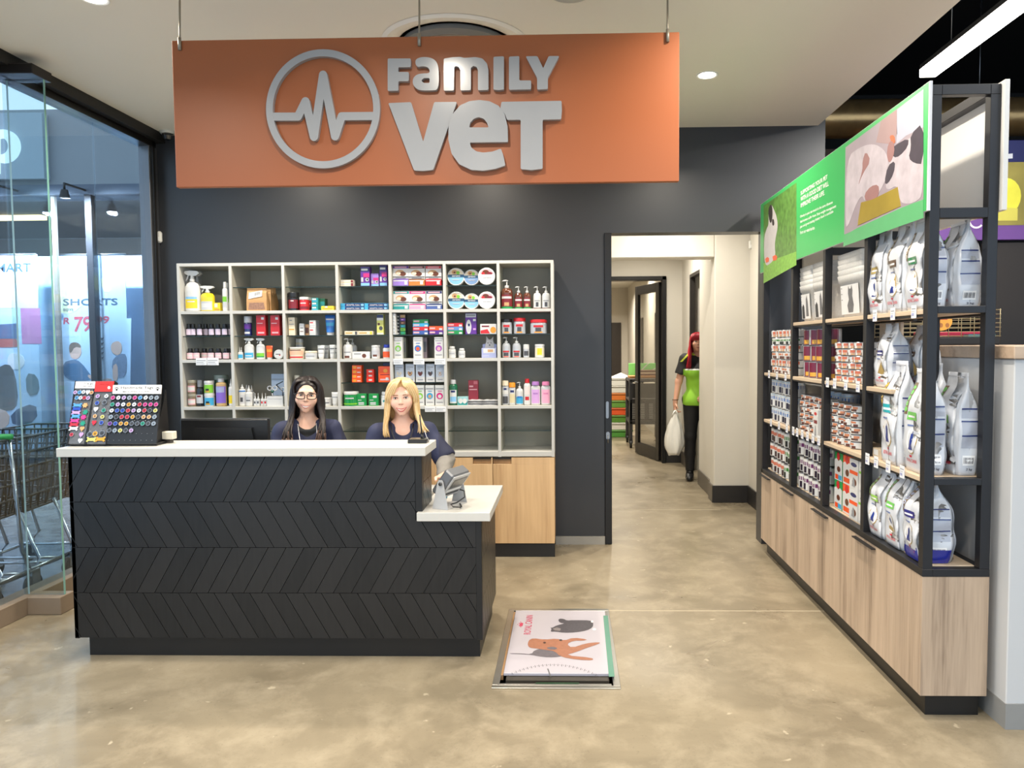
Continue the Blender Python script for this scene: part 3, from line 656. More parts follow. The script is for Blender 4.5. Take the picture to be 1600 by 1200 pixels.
for pl, m, nm in (([(245, 138), (503, 136), (492, 230), (232, 230)], WHITE, 'header_card'), ([(512, 137), (757, 134), (728, 272), (492, 274)], M((205, 40, 38), 0.4), 'header_card'), ([(742, 186), (1392, 183), (1384, 302), (734, 302)], WHITE, 'header_card')):
    b = MB(); disp_poly(b, pl, 0.021, 0.004, m)
    DKT = M((40, 40, 42), 0.5)
    def tx(t, p0, px1, py1, mm): 
        a, u1, v1 = disp_local([p0, px1, py1], 0.0216); put_text(b, t, a, u1 - a, v1 - a, mm, 0.01)
    if m is WHITE and pl[0][0] < 300: tx('TJ & go', (345, 185), (470, 185), (350, 155), DKT); tx('made in leather', (335, 207), (470, 205), (337, 192), DKT)
    elif m is not WHITE: tx('Tag my Treasure', (560, 182), (700, 180), (563, 168), M((110, 20, 20), 0.5)); disp_poly(b, [(688 + 18 * math.cos(t), 220 + 20 * math.sin(t)) for t in [2 * PI * i / 16 for i in range(16)]], 0.0216, 0.0005, WHITE)
    else:
        tx('Handmade Tags', (848, 248), (1280, 246), (850, 205), DKT); tx('MADE WHILE YOU WAIT', (875, 285), (1245, 281), (876, 264), DKT)
        for cx in (790, 1338):
            for (dx, dy, rr) in ((0, 8, 15), (-18, -12, 7), (-6, -22, 7), (8, -22, 7), (19, -10, 7)):
                disp_poly(b, [(cx + dx + rr * math.cos(t), 240 + dy + rr * math.sin(t)) for t in [2 * PI * i / 12 for i in range(12)]], 0.0216, 0.0005, DKT)
    b.build(nm, stand)
b = MB()
for r_ in range(7):
    for c_ in range(9):
        p = (705 + c_ * 71.5 - r_ * 9, 310 + r_ * 88)
        if r_ == 5: p = (685 + c_ * 73, 835)
        if r_ == 6: p = (675 + c_ * 73, 925)
        q = disp_local([p], 0.015)[0]; b.tube([q, q + DN * 0.008 + Vector((0.006, 0, -0.003))], 0.0018, STEEL, 6)
b.build('hook', stand)['kind'] = 'stuff'
TAGC = {'p': (222, 60, 140), 'w': (228, 228, 228), 'l': (200, 160, 210), 's': (150, 160, 170), 'b': (90, 160, 215), 'g': (40, 150, 120), 'o': (222, 160, 50), 'r': (205, 45, 60), 'k': (60, 58, 58), 'n': (50, 80, 180), 'y': (215, 205, 110), 'v': (120, 60, 150), 't': (225, 170, 110), 'c': (80, 80, 84)}
TAGN = {'p': 'pink', 'w': 'white', 'l': 'lilac', 's': 'silver', 'b': 'sky blue', 'g': 'green', 'o': 'amber', 'r': 'red', 'k': 'black', 'n': 'dark blue', 'y': 'pale yellow', 'v': 'purple', 't': 'tan', 'c': 'charcoal'}
ORDN = ['first', 'second', 'third', 'fourth', 'fifth', 'sixth', 'seventh', 'eighth', 'ninth', 'tenth', 'eleventh', 'twelfth']
rows = [('pwlspbwss', 745, 357, 73), ('glwowrppp', 737, 447, 73), ('wnnrlwrky', 728, 528, 73), ('skrroktts', 716, 614, 73), ('vnooccgcs', 704, 703, 73), ('csycl', 694, 795, 73.5)]
TAGM = {}
def tag_mesh(kind, col):
    if (kind, col) in TAGM: return TAGM[kind, col]
    m = M(TAGC[col], 0.25, 0.3, coat=0.4); b = MB(); rim = M((170, 170, 172), 0.25, 0.8)
    if kind == 'disc':
        P = circ(0, 0, .0092, n=20); b.prism(P, (0, 0, 0), (1, 0, 0), (0, 0, 1), 0.002, m, True)
        b.prism([circ(0, 0, .0095, n=20), circ(0, 0, .0082, n=20)], (0, 0, 0), (1, 0, 0), (0, 0, 1), 0.0024, rim, True)
        b.prism([(-.004, -.003), (.001, -.005), (.0045, .0), (.001, .0045), (-.003, .003)], (0, -.002, 0), (1, 0, 0), (0, 0, 1), 0.0004, M(tuple(max(0, int(v * .55)) for v in TAGC[col]), 0.4))
    elif kind == 'bone':
        b.prism([(-.013, -.002), (-.017, -.006), (-.012, -.009), (-.008, -.005), (.008, -.005), (.012, -.009), (.017, -.006), (.013, 0), (.017, .006), (.012, .009), (.008, .005), (-.008, .005), (-.012, .009), (-.017, .006), (-.013, .002)], (0, 0, 0), (1, 0, 0), (0, 0, 1), 0.002, m, True)
    elif kind == 'flower':
        b.prism([((.0085 + .0018 * math.cos(6 * t)) * math.cos(t), (.0085 + .0018 * math.cos(6 * t)) * math.sin(t)) for t in [2 * PI * i / 36 for i in range(36)]], (0, 0, 0), (1, 0, 0), (0, 0, 1), 0.002, m, True)
    elif kind == 'heart':
        b.prism([(.0095 * math.sin(t) ** 3 , .0008 * (13 * math.cos(t) - 5 * math.cos(2 * t) - 2 * math.cos(3 * t) - math.cos(4 * t))) for t in [2 * PI * i / 28 for i in range(28)]], (0, 0, 0), (1, 0, 0), (0, 0, 1), 0.002, m, True)
    b.tube([(0, -.001, .0125), (.002, -.001, .0105), (0, -.001, .0085), (-.002, -.001, .0105)], .0006, STEEL, 5, True)
    TAGM[kind, col] = b.mesh('pet_tag'); return TAGM[kind, col]
def pet_tag(kind, col, p, label, group, s=1.0):
    o = bpy.data.objects.new('pet_tag', tag_mesh(kind, col)); COL.objects.link(o)
    o.location = disp_pt(*F8(p), 0.022); o.rotation_euler = (-tilt, 0, 0); s *= 1.22; o.scale = (s, s, s); tag(o, label, 'pet tag', group)
for ri, (cs, xx, yy, st) in enumerate(rows):
    for ci, ch in enumerate(cs):
        pet_tag('disc', ch, (xx + ci * st, yy), 'round %s pet tag, %s in the %s row under the wide white header' % (TAGN[ch], ORDN[ci], ORDN[ri]), 'round pet tags on the wide black board')
mid = [('disc', 'l', 541, 335), ('disc', 'w', 657, 335), ('disc', 'n', 532, 428), ('disc', 'c', 632, 420), ('heart', 'w', 515, 510), ('disc', 'g', 620, 525), ('disc', 't', 503, 603), ('disc', 'y', 603, 612), ('heart', 'r', 490, 690), ('disc', 'n', 590, 692), ('disc', 'c', 435, 848), ('disc', 'o', 506, 838), ('disc', 'c', 598, 832), ('bone', 'y', 455, 915), ('bone', 'o', 575, 912)]
for i, (k, c, x, y) in enumerate(mid):
    pet_tag(k, c, (x, y), '%s %s pet tag under the red header, %s row, %s column' % (TAGN[c], {'disc': 'round', 'heart': 'heart', 'bone': 'bone shaped', 'flower': 'flower'}[k], ORDN[i // 2] if i < 10 else ('sixth' if i < 13 else 'seventh'), ('left' if i % 2 == 0 else 'right') if i < 10 else ['left', 'middle', 'right', 'left', 'right'][i - 10]), 'pet tags under the red header', 1.25 if i >= 10 else 1.0)
left = [('disc', 'l', 240, 285), ('disc', 'b', 298, 285), ('disc', 'w', 350, 280), ('heart', 'w', 408, 282), ('disc', 't', 458, 288), ('disc', 'b', 260, 358), ('disc', 'w', 310, 358), ('disc', 'r', 360, 358), ('disc', 'l', 412, 360),
        ('bone', 'b', 268, 458), ('bone', 'n', 258, 505), ('bone', 'l', 248, 555), ('bone', 'b', 245, 605), ('bone', 'p', 230, 665), ('bone', 'r', 222, 715), ('bone', 'w', 215, 768), ('disc', 'r', 190, 850), ('flower', 't', 372, 458), ('flower', 'g', 375, 550), ('flower', 'p', 350, 618), ('flower', 'g', 340, 700), ('heart', 't', 330, 770), ('heart', 'l', 318, 850), ('heart', 'w', 305, 930)]
for i, (k, c, x, y) in enumerate(left):
    pos = '%s in the %s row' % (ORDN[i if i < 5 else i - 5], 'top' if i < 5 else 'second') if i < 9 else ('%s down the left column' % ORDN[i - 9] if i < 17 else '%s down the right column' % ORDN[i - 17])
    pet_tag(k, c, (x, y), '%s %s pet tag on the window side board, %s' % (TAGN[c], {'disc': 'round', 'heart': 'heart', 'bone': 'bone shaped', 'flower': 'flower'}[k], pos), 'pet tags on the window side board', 1.15 if k in ('bone', 'flower') else 0.95)
o = empty('card_holder', (-2.045, 3.70, LZ)); tag(o, 'small cream block standing on the ledge behind the tag rack', 'card holder')
b = MB(); b.box(-0.02, 0, 0.0, 0.01, 0.03, 0.02, M((60, 55, 50), 0.5), 0.001); b.build('foot', o)
b = MB(); b.box(-0.03, -0.01, 0.0205, 0.028, 0.03, 0.06, M((205, 200, 184), 0.5), 0.003); b.build('block', o)
# pen stand on the ledge
q = atZ(656, 687, LZ); o = empty('pen_stand', (-0.758, 3.70, LZ)); tag(o, 'black square counter pen stand with an upright pen near the blonde woman', 'pen holder')
b = MB(); b.box(-0.048, -0.04, 0, 0.048, 0.04, 0.018, M((22, 22, 22), 0.3), 0.002); b.box(-0.044, -0.036, 0.018, 0.044, 0.036, 0.0205, M((82, 80, 72), 0.25), 0.001); b.build('base', o)
b = MB(); b.tube([(0.018, 0, 0.02), (0.006, 0.008, 0.135)], [0.0045, 0.0035], BLACK, 8); b.tube([(0.006, 0.008, 0.135), (0.005, 0.009, 0.142)], [0.0035, 0.001], BLACK, 8); b.build('pen', o)
b = MB(); b.tube([(0.018, 0, 0.0205), (0.018, 0, 0.04)], [0.009, 0.007], BLACK, 10); b.tube([(0.018, -0.006, 0.03), (0.03, -0.02, 0.024), (0.036, -0.012, 0.024), (0.02, -0.008, 0.03)], 0.0022, BLACK, 6); b.build('pen_socket', o)
b = MB(); b.tube([(0.03, 0.0, 0.06), (0.04, 0.0, 0.03), (0.055, 0.0, 0.003), (0.08, 0.01, 0.002)], 0.0011, WHITE, 6); b.build('cord', o)

ind = empty('weight_indicator', (-0.625, 3.60, 0.7455), math.radians(-22)); tag(ind, 'grey tilted scale weight indicator on a swivel bracket on the low counter', 'scale display')
GRY = M((112, 114, 118), 0.4, 0.3); GRL = M((178, 178, 178), 0.4)
rz = Matrix.Rotation(math.radians(8), 4, 'Z')
# the face of the box looks up to the right
ax = Matrix.Translation((0.005, 0.07, 0.122)) @ Matrix.Rotation(math.radians(37), 4, 'Y') @ Matrix.Rotation(0, 4, 'X')
b = MB(); b.box(-0.036, -0.068, -0.072, 0.022, 0.10, 0.072, GRY, 0.008, ax); b.build('housing', ind)
b = MB(); b.box(0.0225, -0.066, -0.070, 0.030, 0.098, 0.070, GRL, 0.004, ax)
b.box(0.0302, -0.05, -0.012, 0.0308, 0.085, 0.052, M((92, 92, 94), 0.4), 0, ax); b.box(0.0309, -0.04, -0.005, 0.0314, 0.075, 0.045, M((48, 44, 42), 0.2), 0, ax)
b.box(0.0302, -0.055, -0.03, 0.0308, 0.085, -0.018, WHITE, 0, ax); b.box(0.0302, -0.055, -0.052, 0.0308, 0.085, -0.038, M((50, 50, 52), 0.4), 0, ax)
b.build('front_panel', ind)
b = MB()
for y, d in ((-0.012, 1), (0.174, 1)):
    b.prism([(-.052, 0.0), (.038, 0.0), (.012, .135), (.005, .146), (-.012, .146), (-.02, .135)], (0.0, y + .006, 0), (1, 0, 0), (0, 0, 1), 0.004, GRL, True)
b.box(-0.052, -0.008, 0.0, 0.038, 0.174, 0.004, GRL); b.build('bracket', ind)
b = MB(); b.tube([(0.0, -0.014, 0.128), (0.0, -0.02, 0.128)], 0.009, M((60, 60, 60), 0.4), 12); b.build('clamp_knob', ind)
b = MB(); b.tube([(0.06, 0.07, 0.09), (0.085, 0.07, 0.085), (0.09, 0.065, 0.055), (0.06, 0.04, 0.03), (0.03, 0.03, 0.02), (0.05, 0.02, 0.012), (0.085, 0.03, 0.01), (0.075, 0.06, 0.008), (0.03, 0.12, 0.006)], 0.0035, BLACK, 8); b.build('cable', ind)
bb = MB(); bb.box(-0.025, -0.012, 0, 0.025, 0.012, 0.05, M((30, 120, 150), 0.4), 0.004); o = bb.build('glue_box', None, (-0.668, 3.86, 0.7455)); o.name = 'small_box'; tag(o, 'small teal blue box on the low counter behind the weight indicator', 'box')

sc_ = empty('floor_scale', (-0.065, 3.757, 0)); SO = Vector(sc_.location); tag(sc_, 'walk-on pet floor scale with printed white top sunk in a steel frame', 'scale')
b = MB(); SST = M((176, 174, 168), 0.28, 0.85)
fx0, fx1, fy0, fy1 = hx0 - SO.x, hx1 - SO.x, hy0 - SO.y, hy1 - SO.y
for (a0, a1, c0, c1) in ((fx0 - .008, fx1 + .018, fy0 - .012, fy0 + .018), (fx0 - .008, fx1 + .018, fy1 - .018, fy1 + .012), (fx0 - .008, fx0 + .024, fy0 + .018, fy1 - .018), (fx1 - .014, fx1 + .018, fy0 + .018, fy1 - .018)):
    b.box(a0, c0, 0.0004, a1, c1, 0.005, SST, 0.0015)
for (a0, a1, c0, c1) in ((fx0, fx1, fy0, fy0 + .003), (fx0, fx1, fy1 - .003, fy1), (fx0, fx0 + .003, fy0, fy1), (fx1 - .003, fx1, fy0, fy1)): b.box(a0, c0, -0.098, a1, c1, 0.0003, M((60, 58, 54), 0.5))
b.build('frame', sc_)
PTZ = 0.016
b = MB(); b.box(fx0 + .036, fy0 + .115, PTZ - .014, fx1 - .006, fy1 - .05, PTZ, M((170, 165, 173), 0.4, var=0.015), 0.002); b.build('platform', sc_)
b = MB(); b.box(fx0 + .05, fy0 + .07, -0.098, fx1 - .03, fy1 - .06, PTZ - .0145, M((60, 54, 46), 0.5, 0.2)); b.box(fx0 + .02, fy0 + .032, -0.06, fx1 - .02, fy0 + .05, -0.002, SST, 0.002); b.box(fx0 + .19, fy0 + .045, -0.002, fx1 - .17, fy0 + .052, 0.001, M((20, 60, 30), 0.4)); b.build('load_frame', sc_)
b = MB(); b.box(fx0 + .012, fy0 + .12, -0.02, fx0 + .034, fy1 - .04, 0.004, M((150, 116, 80), 0.5)); b.build('wooden_edge', sc_)
def S3(p):
    q = atZ(740 + p[0] / 6.1538, 920 + p[1] / 6.1538, PTZ); return (q.x - SO.x, q.y - SO.y)
def sdec(b, pts, m, h=0.0006): b.prism([S3(p) for p in pts], (0, 0, PTZ), (1, 0, 0), (0, 1, 0), h, m)
b = MB()
sdec(b, [(1246, 258), (1290, 258), (1356, 846), (1300, 846)], M((78, 126, 108), 0.4))
FUR = M((66, 62, 68), 0.6, var=0.4, scale=70)
sdec(b, smooth([(738, 370), (752, 378), (800, 352), (880, 332), (835, 330), (812, 305), (825, 287), (868, 290), (895, 306), (960, 302), (1135, 304), (1152, 330), (1146, 372), (1090, 402), (980, 421), (860, 424), (790, 412), (738, 414), (750, 390)], 1), FUR)
sdec(b, circ(1140, 316, 12, 10, 12), WHITE, 0.0009); sdec(b, circ(1160, 390, 18, 10, 12), WHITE, 0.0009); sdec(b, [(760, 385), (800, 372), (840, 385), (830, 405), (780, 400)], M((120, 112, 112), 0.6, var=0.3, scale=90), 0.0009)
TAN = M((146, 96, 72), 0.6, var=0.25, scale=50); GRD = M((92, 86, 92), 0.6, var=0.3, scale=60)
sdec(b, smooth([(350, 620), (460, 622), (556, 630), (585, 590), (690, 566), (790, 560), (870, 600), (884, 632), (830, 656), (720, 662), (620, 650), (560, 637), (450, 630), (350, 626)], 1), GRD)
sdec(b, smooth([(518, 545), (530, 495), (572, 476), (680, 490), (800, 480), (870, 500), (960, 470), (1098, 488), (1060, 500), (960, 500), (895, 532), (945, 570), (1080, 525), (1205, 514), (1218, 526), (1080, 572), (985, 610), (880, 640), (1145, 665), (1150, 690), (1000, 684), (835, 655), (780, 600), (700, 590), (600, 575), (545, 570)], 1), TAN, 0.001)
sdec(b, smooth([(690, 570), (760, 556), (815, 575), (760, 592)], 1), GRD, 0.0013); sdec(b, circ(838, 495, 15, 8, 10), M((40, 34, 34), 0.5), 0.0013); sdec(b, circ(682, 520, 14, 9, 10), M((70, 44, 36), 0.5), 0.0013)
for i in range(49):
    t = i / 48; x = 345 + 860 * t; y = 828 - 112 * (1 - (2 * t - 1) ** 2) ** 0.9 + 14 * t; sl = (t - .5) * 30; l = 20 if i % 2 == 0 else 10
    if l == 20: sdec(b, [(x - 2.6 + sl, y), (x + 2.6 + sl, y), (x + 2.6, y + l), (x - 2.6, y + l)], M((64, 64, 66), 0.5))
    else: sdec(b, [(x - 2.5, y + 4), (x + 2.5, y + 4), (x + 2.5, y + 10), (x - 2.5, y + 10)], M((84, 84, 86), 0.5))
sdec(b, [(706, 768), (719, 768), (746, 841), (733, 841)], M((90, 90, 92), 0.5))
PINK = M((176, 52, 84), 0.5)
a = Vector((*S3((548, 440)), PTZ + .0006)); u1 = Vector((*S3((572, 256)), PTZ + .0006)); v1 = Vector((*S3((480, 438)), PTZ + .0006)); put_text(b, 'ROYAL CANIN', a, u1 - a, v1 - a, PINK, 0.01)
for k in range(5):
    x, y = 425 + 14 * abs(k - 2) , 368 - 12 * k; sdec(b, circ(x, y, 5, 4, 8), PINK)
sdec(b, [(445, 362), (470, 360), (478, 330), (455, 326), (440, 340)], PINK)
b.build('printed_top', sc_)
CROP = {'A': (270, 400, 5.161), 'B': (570, 400, 5.161), 'C': (270, 540, 5.161), 'D': (570, 540, 5.161), 'E': (390, 570, 4.848)}
def CP(c, x, y): a = CROP[c]; return a[0] + x / a[2], a[1] + y / a[2]
def col3(c): return c if isinstance(c, tuple) else PAL[c]
PAL = {'white': (208, 208, 206), 'cream': (222, 210, 186), 'black': (24, 23, 25), 'red': (196, 34, 40), 'dred': (120, 26, 38), 'purple': (92, 40, 140), 'lpurple': (150, 120, 200), 'blue': (40, 110, 190), 'navy': (28, 40, 96), 'sky': (130, 185, 225), 'cyan': (60, 160, 205), 'teal': (34, 140, 140), 'green': (28, 140, 70), 'lime': (120, 190, 50), 'dgreen': (20, 84, 52), 'yellow': (226, 200, 40), 'gold': (190, 150, 60), 'orange': (232, 84, 28), 'amber': (235, 150, 40), 'brown': (96, 50, 28), 'tan': (196, 152, 104), 'grey': (140, 142, 146), 'lgrey': (188, 190, 194), 'dgrey': (70, 70, 74), 'pink': (232, 150, 180), 'lilac': (196, 150, 206), 'mag': (190, 40, 120), 'rose': (220, 170, 176), 'silver': (176, 180, 186), 'lav': (160, 166, 206)}
def PM(c, rough=0.35, coat=0.15): return M(col3(c), rough, coat=coat, var=0.03)
def glossy(c): return M(col3(c), 0.12, coat=0.5, var=0.02)
def decor_box(b, w, d, h, decor, y=None):
    yf = -d / 2 if y is None else y
    for i, e in enumerate(decor):
        k, m = e[0], PM(e[-1]); t = 0.0004 + 0.00025 * i
        if k == 'r': u0, v0, u1, v1 = e[1:5]; P = [(w * (u0 - .5), h * v0), (w * (u1 - .5), h * v0), (w * (u1 - .5), h * v1), (w * (u0 - .5), h * v1)]
        elif k == 'c': P = circ(w * (e[1] - .5), h * e[2], w * e[3], n=20)
        elif k == 'e': P = circ(w * (e[1] - .5), h * e[2], w * e[3], h * e[4], n=18)
        elif k == 'p': P = [(w * (u - .5), h * v) for u, v in e[1]]
        elif k == 't':
            u0, v0, u1, v1, s = e[1:6]; put_text(b, s, (w * (u0 - .5), yf - t, h * v0), (w * (u1 - u0), 0, 0), (0, 0, h * (v1 - v0)), m, 0.015); continue
        b.prism(P, (0, yf, 0), (1, 0, 0), (0, 0, 1), t, m)
def carton(w, d, h, c, decor=(), side=None):
    b = MB(); b.box(-w / 2, -d / 2, 0, w / 2, d / 2, h, PM(c), 0.0012)
    if side: b.box(-w / 2 - .0004, -d / 2 + .002, .002, w / 2 + .0004, d / 2 - .002, h - .002, PM(side))
    parts = [('carton', b)]
    if decor: e = MB(); decor_box(e, w, d, h, decor); parts.append(('label', e))
    return parts
def arc_label(b, r, z0, z1, m, a0=-PI * .5 - 1.05, a1=-PI * .5 + 1.05, n=12, sy=1.0, sx=1.0):
    V = [(r * sx * math.cos(a0 + (a1 - a0) * i / n), r * sy * math.sin(a0 + (a1 - a0) * i / n), z) for z in (z0, z1) for i in range(n + 1)]
    b.add(V, [(i, i + 1, n + 2 + i, n + 1 + i) for i in range(n)], m, True)
def bottle(w, h, body, cap, label=None, sh=0.62, neck=0.35, caph=0.14, sy=0.8, bands=(), gl=True, taper=1.0, nozzle=False, clear=False):
    r = w / 2; zn = h * (1 - caph)
    bm = glossy(body) if gl else PM(body); b = MB()
    zs = h * sh
    prof = [(r * .86, 0), (r * .97, h * .015), (r, h * .04), (r * taper, zs), (r * taper * .93, zs + (zn - zs) * .4), (r * taper * .72, zs + (zn - zs) * .75), (r * neck, zn * .985), (r * neck, zn + .001)]
    b.lathe(prof, bm, 20, sy=sy); parts = [('bottle_body', b)]
    if cap:
        c = MB(); rc = r * (neck + .06)
        if nozzle: c.lathe([(rc, zn), (rc, zn + (h - zn) * .25), (rc * .55, zn + (h - zn) * .35), (rc * .22, h), (0, h)], PM(cap), 14)
        else: c.lathe([(rc, zn - .002), (rc * 1.04, zn + .002), (rc * .98, h - .002), (rc * .85, h), (0, h)], PM(cap), 16)
        parts.append(('cap', c))
    if label or bands:
        l = MB()
        if label: arc_label(l, r * 1.006 * (1 if taper == 1 else (1 + taper) / 2), h * .08, zs * .93, PM(label), sy=sy)
        for i, (z0, z1, cc, *aa) in enumerate(bands):
            A = aa[0] if aa else 1.05; arc_label(l, r * (1.010 + .004 * i), h * z0, h * z1, PM(cc), -PI / 2 - A, -PI / 2 + A, sy=sy)
        parts.append(('label', l))
    return parts
def pump(w, h, body, label=None, bands=(), pumpc='white', sh=.56, ph=.26):
    zn = 1 - ph; P = bottle(w, h * zn, body, None, label, sh / zn, .3, 0.0, .85, bands)
    r = w / 2; c = MB(); z = h * zn
    c.lathe([(r * .36, z - .002), (r * .38, z + h * .05), (r * .34, z + h * .07), (r * .1, z + h * .075), (r * .1, h * .965), (r * .24, h * .968), (r * .26, h * .99), (0, h)], PM(pumpc), 14)
    c.tube([(0, 0, h * .98), (-r * .5, -.002, h * .98), (-r * .8, -.004, h * .955)], [r * .16, r * .13, r * .1], PM(pumpc), 8)
    P.append(('pump_head', c)); return P
def trigger(w, h, body, label=None, bands=(), headc='white', sh=.5):
    zn = .74; P = bottle(w, h * zn, body, None, label, sh / zn, .28, 0.0, .6, bands); r = w / 2; c = MB(); z = h * zn
    c.lathe([(r * .32, z - .002), (r * .34, z + h * .045), (r * .24, z + h * .055), (r * .2, h * .9)], PM(headc), 12)
    c.prism([(-r * .95, h * .93), (-r * .9, h * .985), (-r * .2, h), (r * .75, h * .985), (r * 1.0, h * .93), (r * .55, h * .875), (r * .1, h * .865), (-r * .5, h * .885)], (0, r * .2, 0), (1, 0, 0), (0, 0, 1), r * .4, PM(headc), True)
    c.prism([(-r * .55, h * .89), (-r * .42, h * .885), (-r * .55, h * .80), (-r * .75, h * .745), (-r * .82, h * .755), (-r * .68, h * .82)], (0, r * .1, 0), (1, 0, 0), (0, 0, 1), r * .2, PM('lgrey'), True)
    P.append(('trigger_head', c)); return P
def jar(w, h, body, lid, label=None, bands=(), lidh=.2, sy=1.0, shoulder=.98):
    r = w / 2; b = MB(); zl = h * (1 - lidh)
    b.lathe([(r * .9, 0), (r * .98, h * .02), (r * .98, zl * .9), (r * shoulder * .94, zl)], glossy(body), 22, sy=sy); c = MB()
    c.lathe([(r * .99, zl), (r * 1.0, zl + .002), (r * .99, h - .003), (r * .94, h), (0, h)], PM(lid), 22, sy=sy)
    P = [('jar_body', b), ('lid', c)]
    if label or bands:
        l = MB()
        if label: arc_label(l, r * .985, h * .07, zl * .88, PM(label), -PI / 2 - 1.2, -PI / 2 + 1.2, sy=sy)
        for i, (z0, z1, cc, *aa) in enumerate(bands):
            A = aa[0] if aa else 1.2; arc_label(l, r * (.992 + .004 * i), h * z0, h * z1, PM(cc), -PI / 2 - A, -PI / 2 + A, sy=sy)
        P.append(('label', l))
    return P
def tube_pack(w, h, body, cap, bands=()):
    r = w / 2; b = MB(); n = 16; V = []
    for k in range(7):
        t = k / 6; z = h * (.14 + .86 * t); rx = r * (.78 + .22 * t); ry = r * .62 * (1 - t) + .0015
        for i in range(n): a = 2 * PI * i / n; V.append((rx * math.cos(a), ry * math.sin(a), z))
    b.add(V, [(k * n + i, k * n + (i + 1) % n, (k + 1) * n + (i + 1) % n, (k + 1) * n + i) for k in range(6) for i in range(n)] + [tuple(6 * n + i for i in range(n))], PM(body), True)
    c = MB(); c.lathe([(r * .66, 0), (r * .7, .003), (r * .7, h * .14), (r * .6, h * .155), (0, h * .156)], PM(cap), 16, sy=.8); P = [('tube_body', b), ('cap', c)]
    if bands:
        l = MB()
        for (z0, z1, cc) in bands:
            V = []
            for z in (z0, z1):
                t = (z - .14) / .86; rx = r * (.78 + .22 * t) * 1.012; ry = (r * .62 * (1 - t) + .0015) * 1.05 + .0005
                for i in range(9): a = -PI / 2 - 1.0 + 2.0 * i / 8; V.append((rx * math.cos(a), ry * math.sin(a), h * z))
            l.add(V, [(i, i + 1, 10 + i, 9 + i) for i in range(8)], PM(cc), True)
        P.append(('label', l))
    return P
def disc_tin(w, d, c, decor):
    """round flat tin standing on edge"""
    r = w / 2; b = MB(); mt = Matrix.Translation((0, 0, r)) @ Matrix.Rotation(PI / 2, 4, 'X')
    b.lathe([(r * .95, -d / 2), (r, -d / 2 + .002), (r, d / 2 - .002), (r * .96, d / 2), (0, d / 2)], PM(c), 32, mtx=mt); e = MB()
    decor_box(e, w, d, w, decor); return [('tin_body', b), ('label', e)]
def half(c, a, h0, h1, n=16):
    """circle segment between heights h0..h1 (unit square)"""
    pts = []
    for i in range(n + 1):
        y = h0 + (h1 - h0) * i / n; x = math.sqrt(max(0, a * a - (y - .5) ** 2)); pts.append((.5 + x, y))
    return pts + [(1 - p[0], p[1]) for p in reversed(pts)]
PROTO = {}
def put(kind, args, loc, name, label, cat, group=None, rotz=0.0):
    key = (kind.__name__, repr(args), name)
    if key in PROTO: return copy_tree(PROTO[key], loc, rotz, label, group)
    P = kind(*args[0], **args[1]); root = None
    for i, (pn, b) in enumerate(P):
        if i == 0:
            if len(P) == 1: root = b.build(name, None, loc, rotz)
            else: root = empty(name, loc, rotz); b.build(pn, root)
        else: b.build(pn, root)
    tag(root, label, cat, group); PROTO[key] = root
    return root
def shelf_item(kind, crop, x0, x1, ytop, cell, name, label, cat, group, *a, y=0.0, d=None, glass=False, zbase=None, hmax=None, **kw):
    """stand a product on a shelf; its silhouette in the photo gives width and height"""
    yc = BF + 0.065 + y
    p0 = CP(crop, x0, ytop); p1 = CP(crop, x1, ytop); q0, q1 = atY(*p0, yc), atY(*p1, yc)
    col, row = cell; zb = base(col, row, glass) if zbase is None else zbase
    w = q1.x - q0.x; h = (q0.z + q1.z) / 2 - zb; xc = (q0.x + q1.x) / 2
    lo, hi = XE[col] + TH + .003, XE[col + 1] - TH - .003
    xc = min(max(xc, lo + w / 2), hi - w / 2)
    if kind is carton or kind is disc_tin: args = ((round(w, 4), d or .05, *([round(h, 4)] if kind is carton else []), *a), kw)
    else: args = ((round(w, 4), round(h, 4), *a), kw)
    return put(kind, args, (xc, yc, zb), name, label, cat, group), zb + h
SI = shelf_item
TXL = lambda *rows: [('r', .14, v, .14 + l, v + .035, 'grey') for v, l in rows]
# row one, column one
SI(trigger, 'A', 88, 212, 118, (0, 0), 'spray_bottle', 'tall white trigger spray with yellow and blue label in the top window side cell', 'spray bottle', 'trigger sprays', 'white', None, bands=((.10, .40, 'yellow', .85), (.40, .48, 'sky', .8), (.30, .34, 'white', .5)))
SI(trigger, 'A', 150, 236, 122, (0, 0), 'spray_bottle', 'white trigger spray standing right behind the tall yellow labelled one', 'spray bottle', 'trigger sprays', 'white', None, y=.10)
SI(trigger, 'A', 222, 335, 240, (0, 0), 'spray_bottle', 'short yellow trigger spray with pale blue label in the top window side cell', 'spray bottle', 'trigger sprays', 'yellow', None, bands=((.06, .52, 'lgrey', .9), (.2, .42, 'white', .7)), sh=.55)
SI(carton, 'A', 340, 394, 378, (0, 0), 'product_box', 'small yellow carton between the yellow spray and a white green labelled bottle', 'box', 'small cartons', 'yellow', [('r', .1, .45, .6, .9, 'white'), ('r', .1, .1, .9, .3, 'gold')], d=.05, y=.02)
SI(bottle, 'A', 397, 440, 210, (0, 0), 'lotion_bottle', 'slim white bottle with green leaf label at the divider of the top window side cell', 'bottle', 'slim white bottles', 'white', 'white', bands=((.12, .3, 'lgrey', .9), (.32, .5, 'lime', .9)), sh=.7, neck=.5, caph=.2)
SI(bottle, 'A', 420, 455, 216, (0, 0), 'lotion_bottle', 'slim white bottle half hidden behind the one with the green leaf label', 'bottle', 'slim white bottles', 'white', 'white', bands=((.32, .5, 'lime', .9),), sh=.7, neck=.5, caph=.2, y=.075)
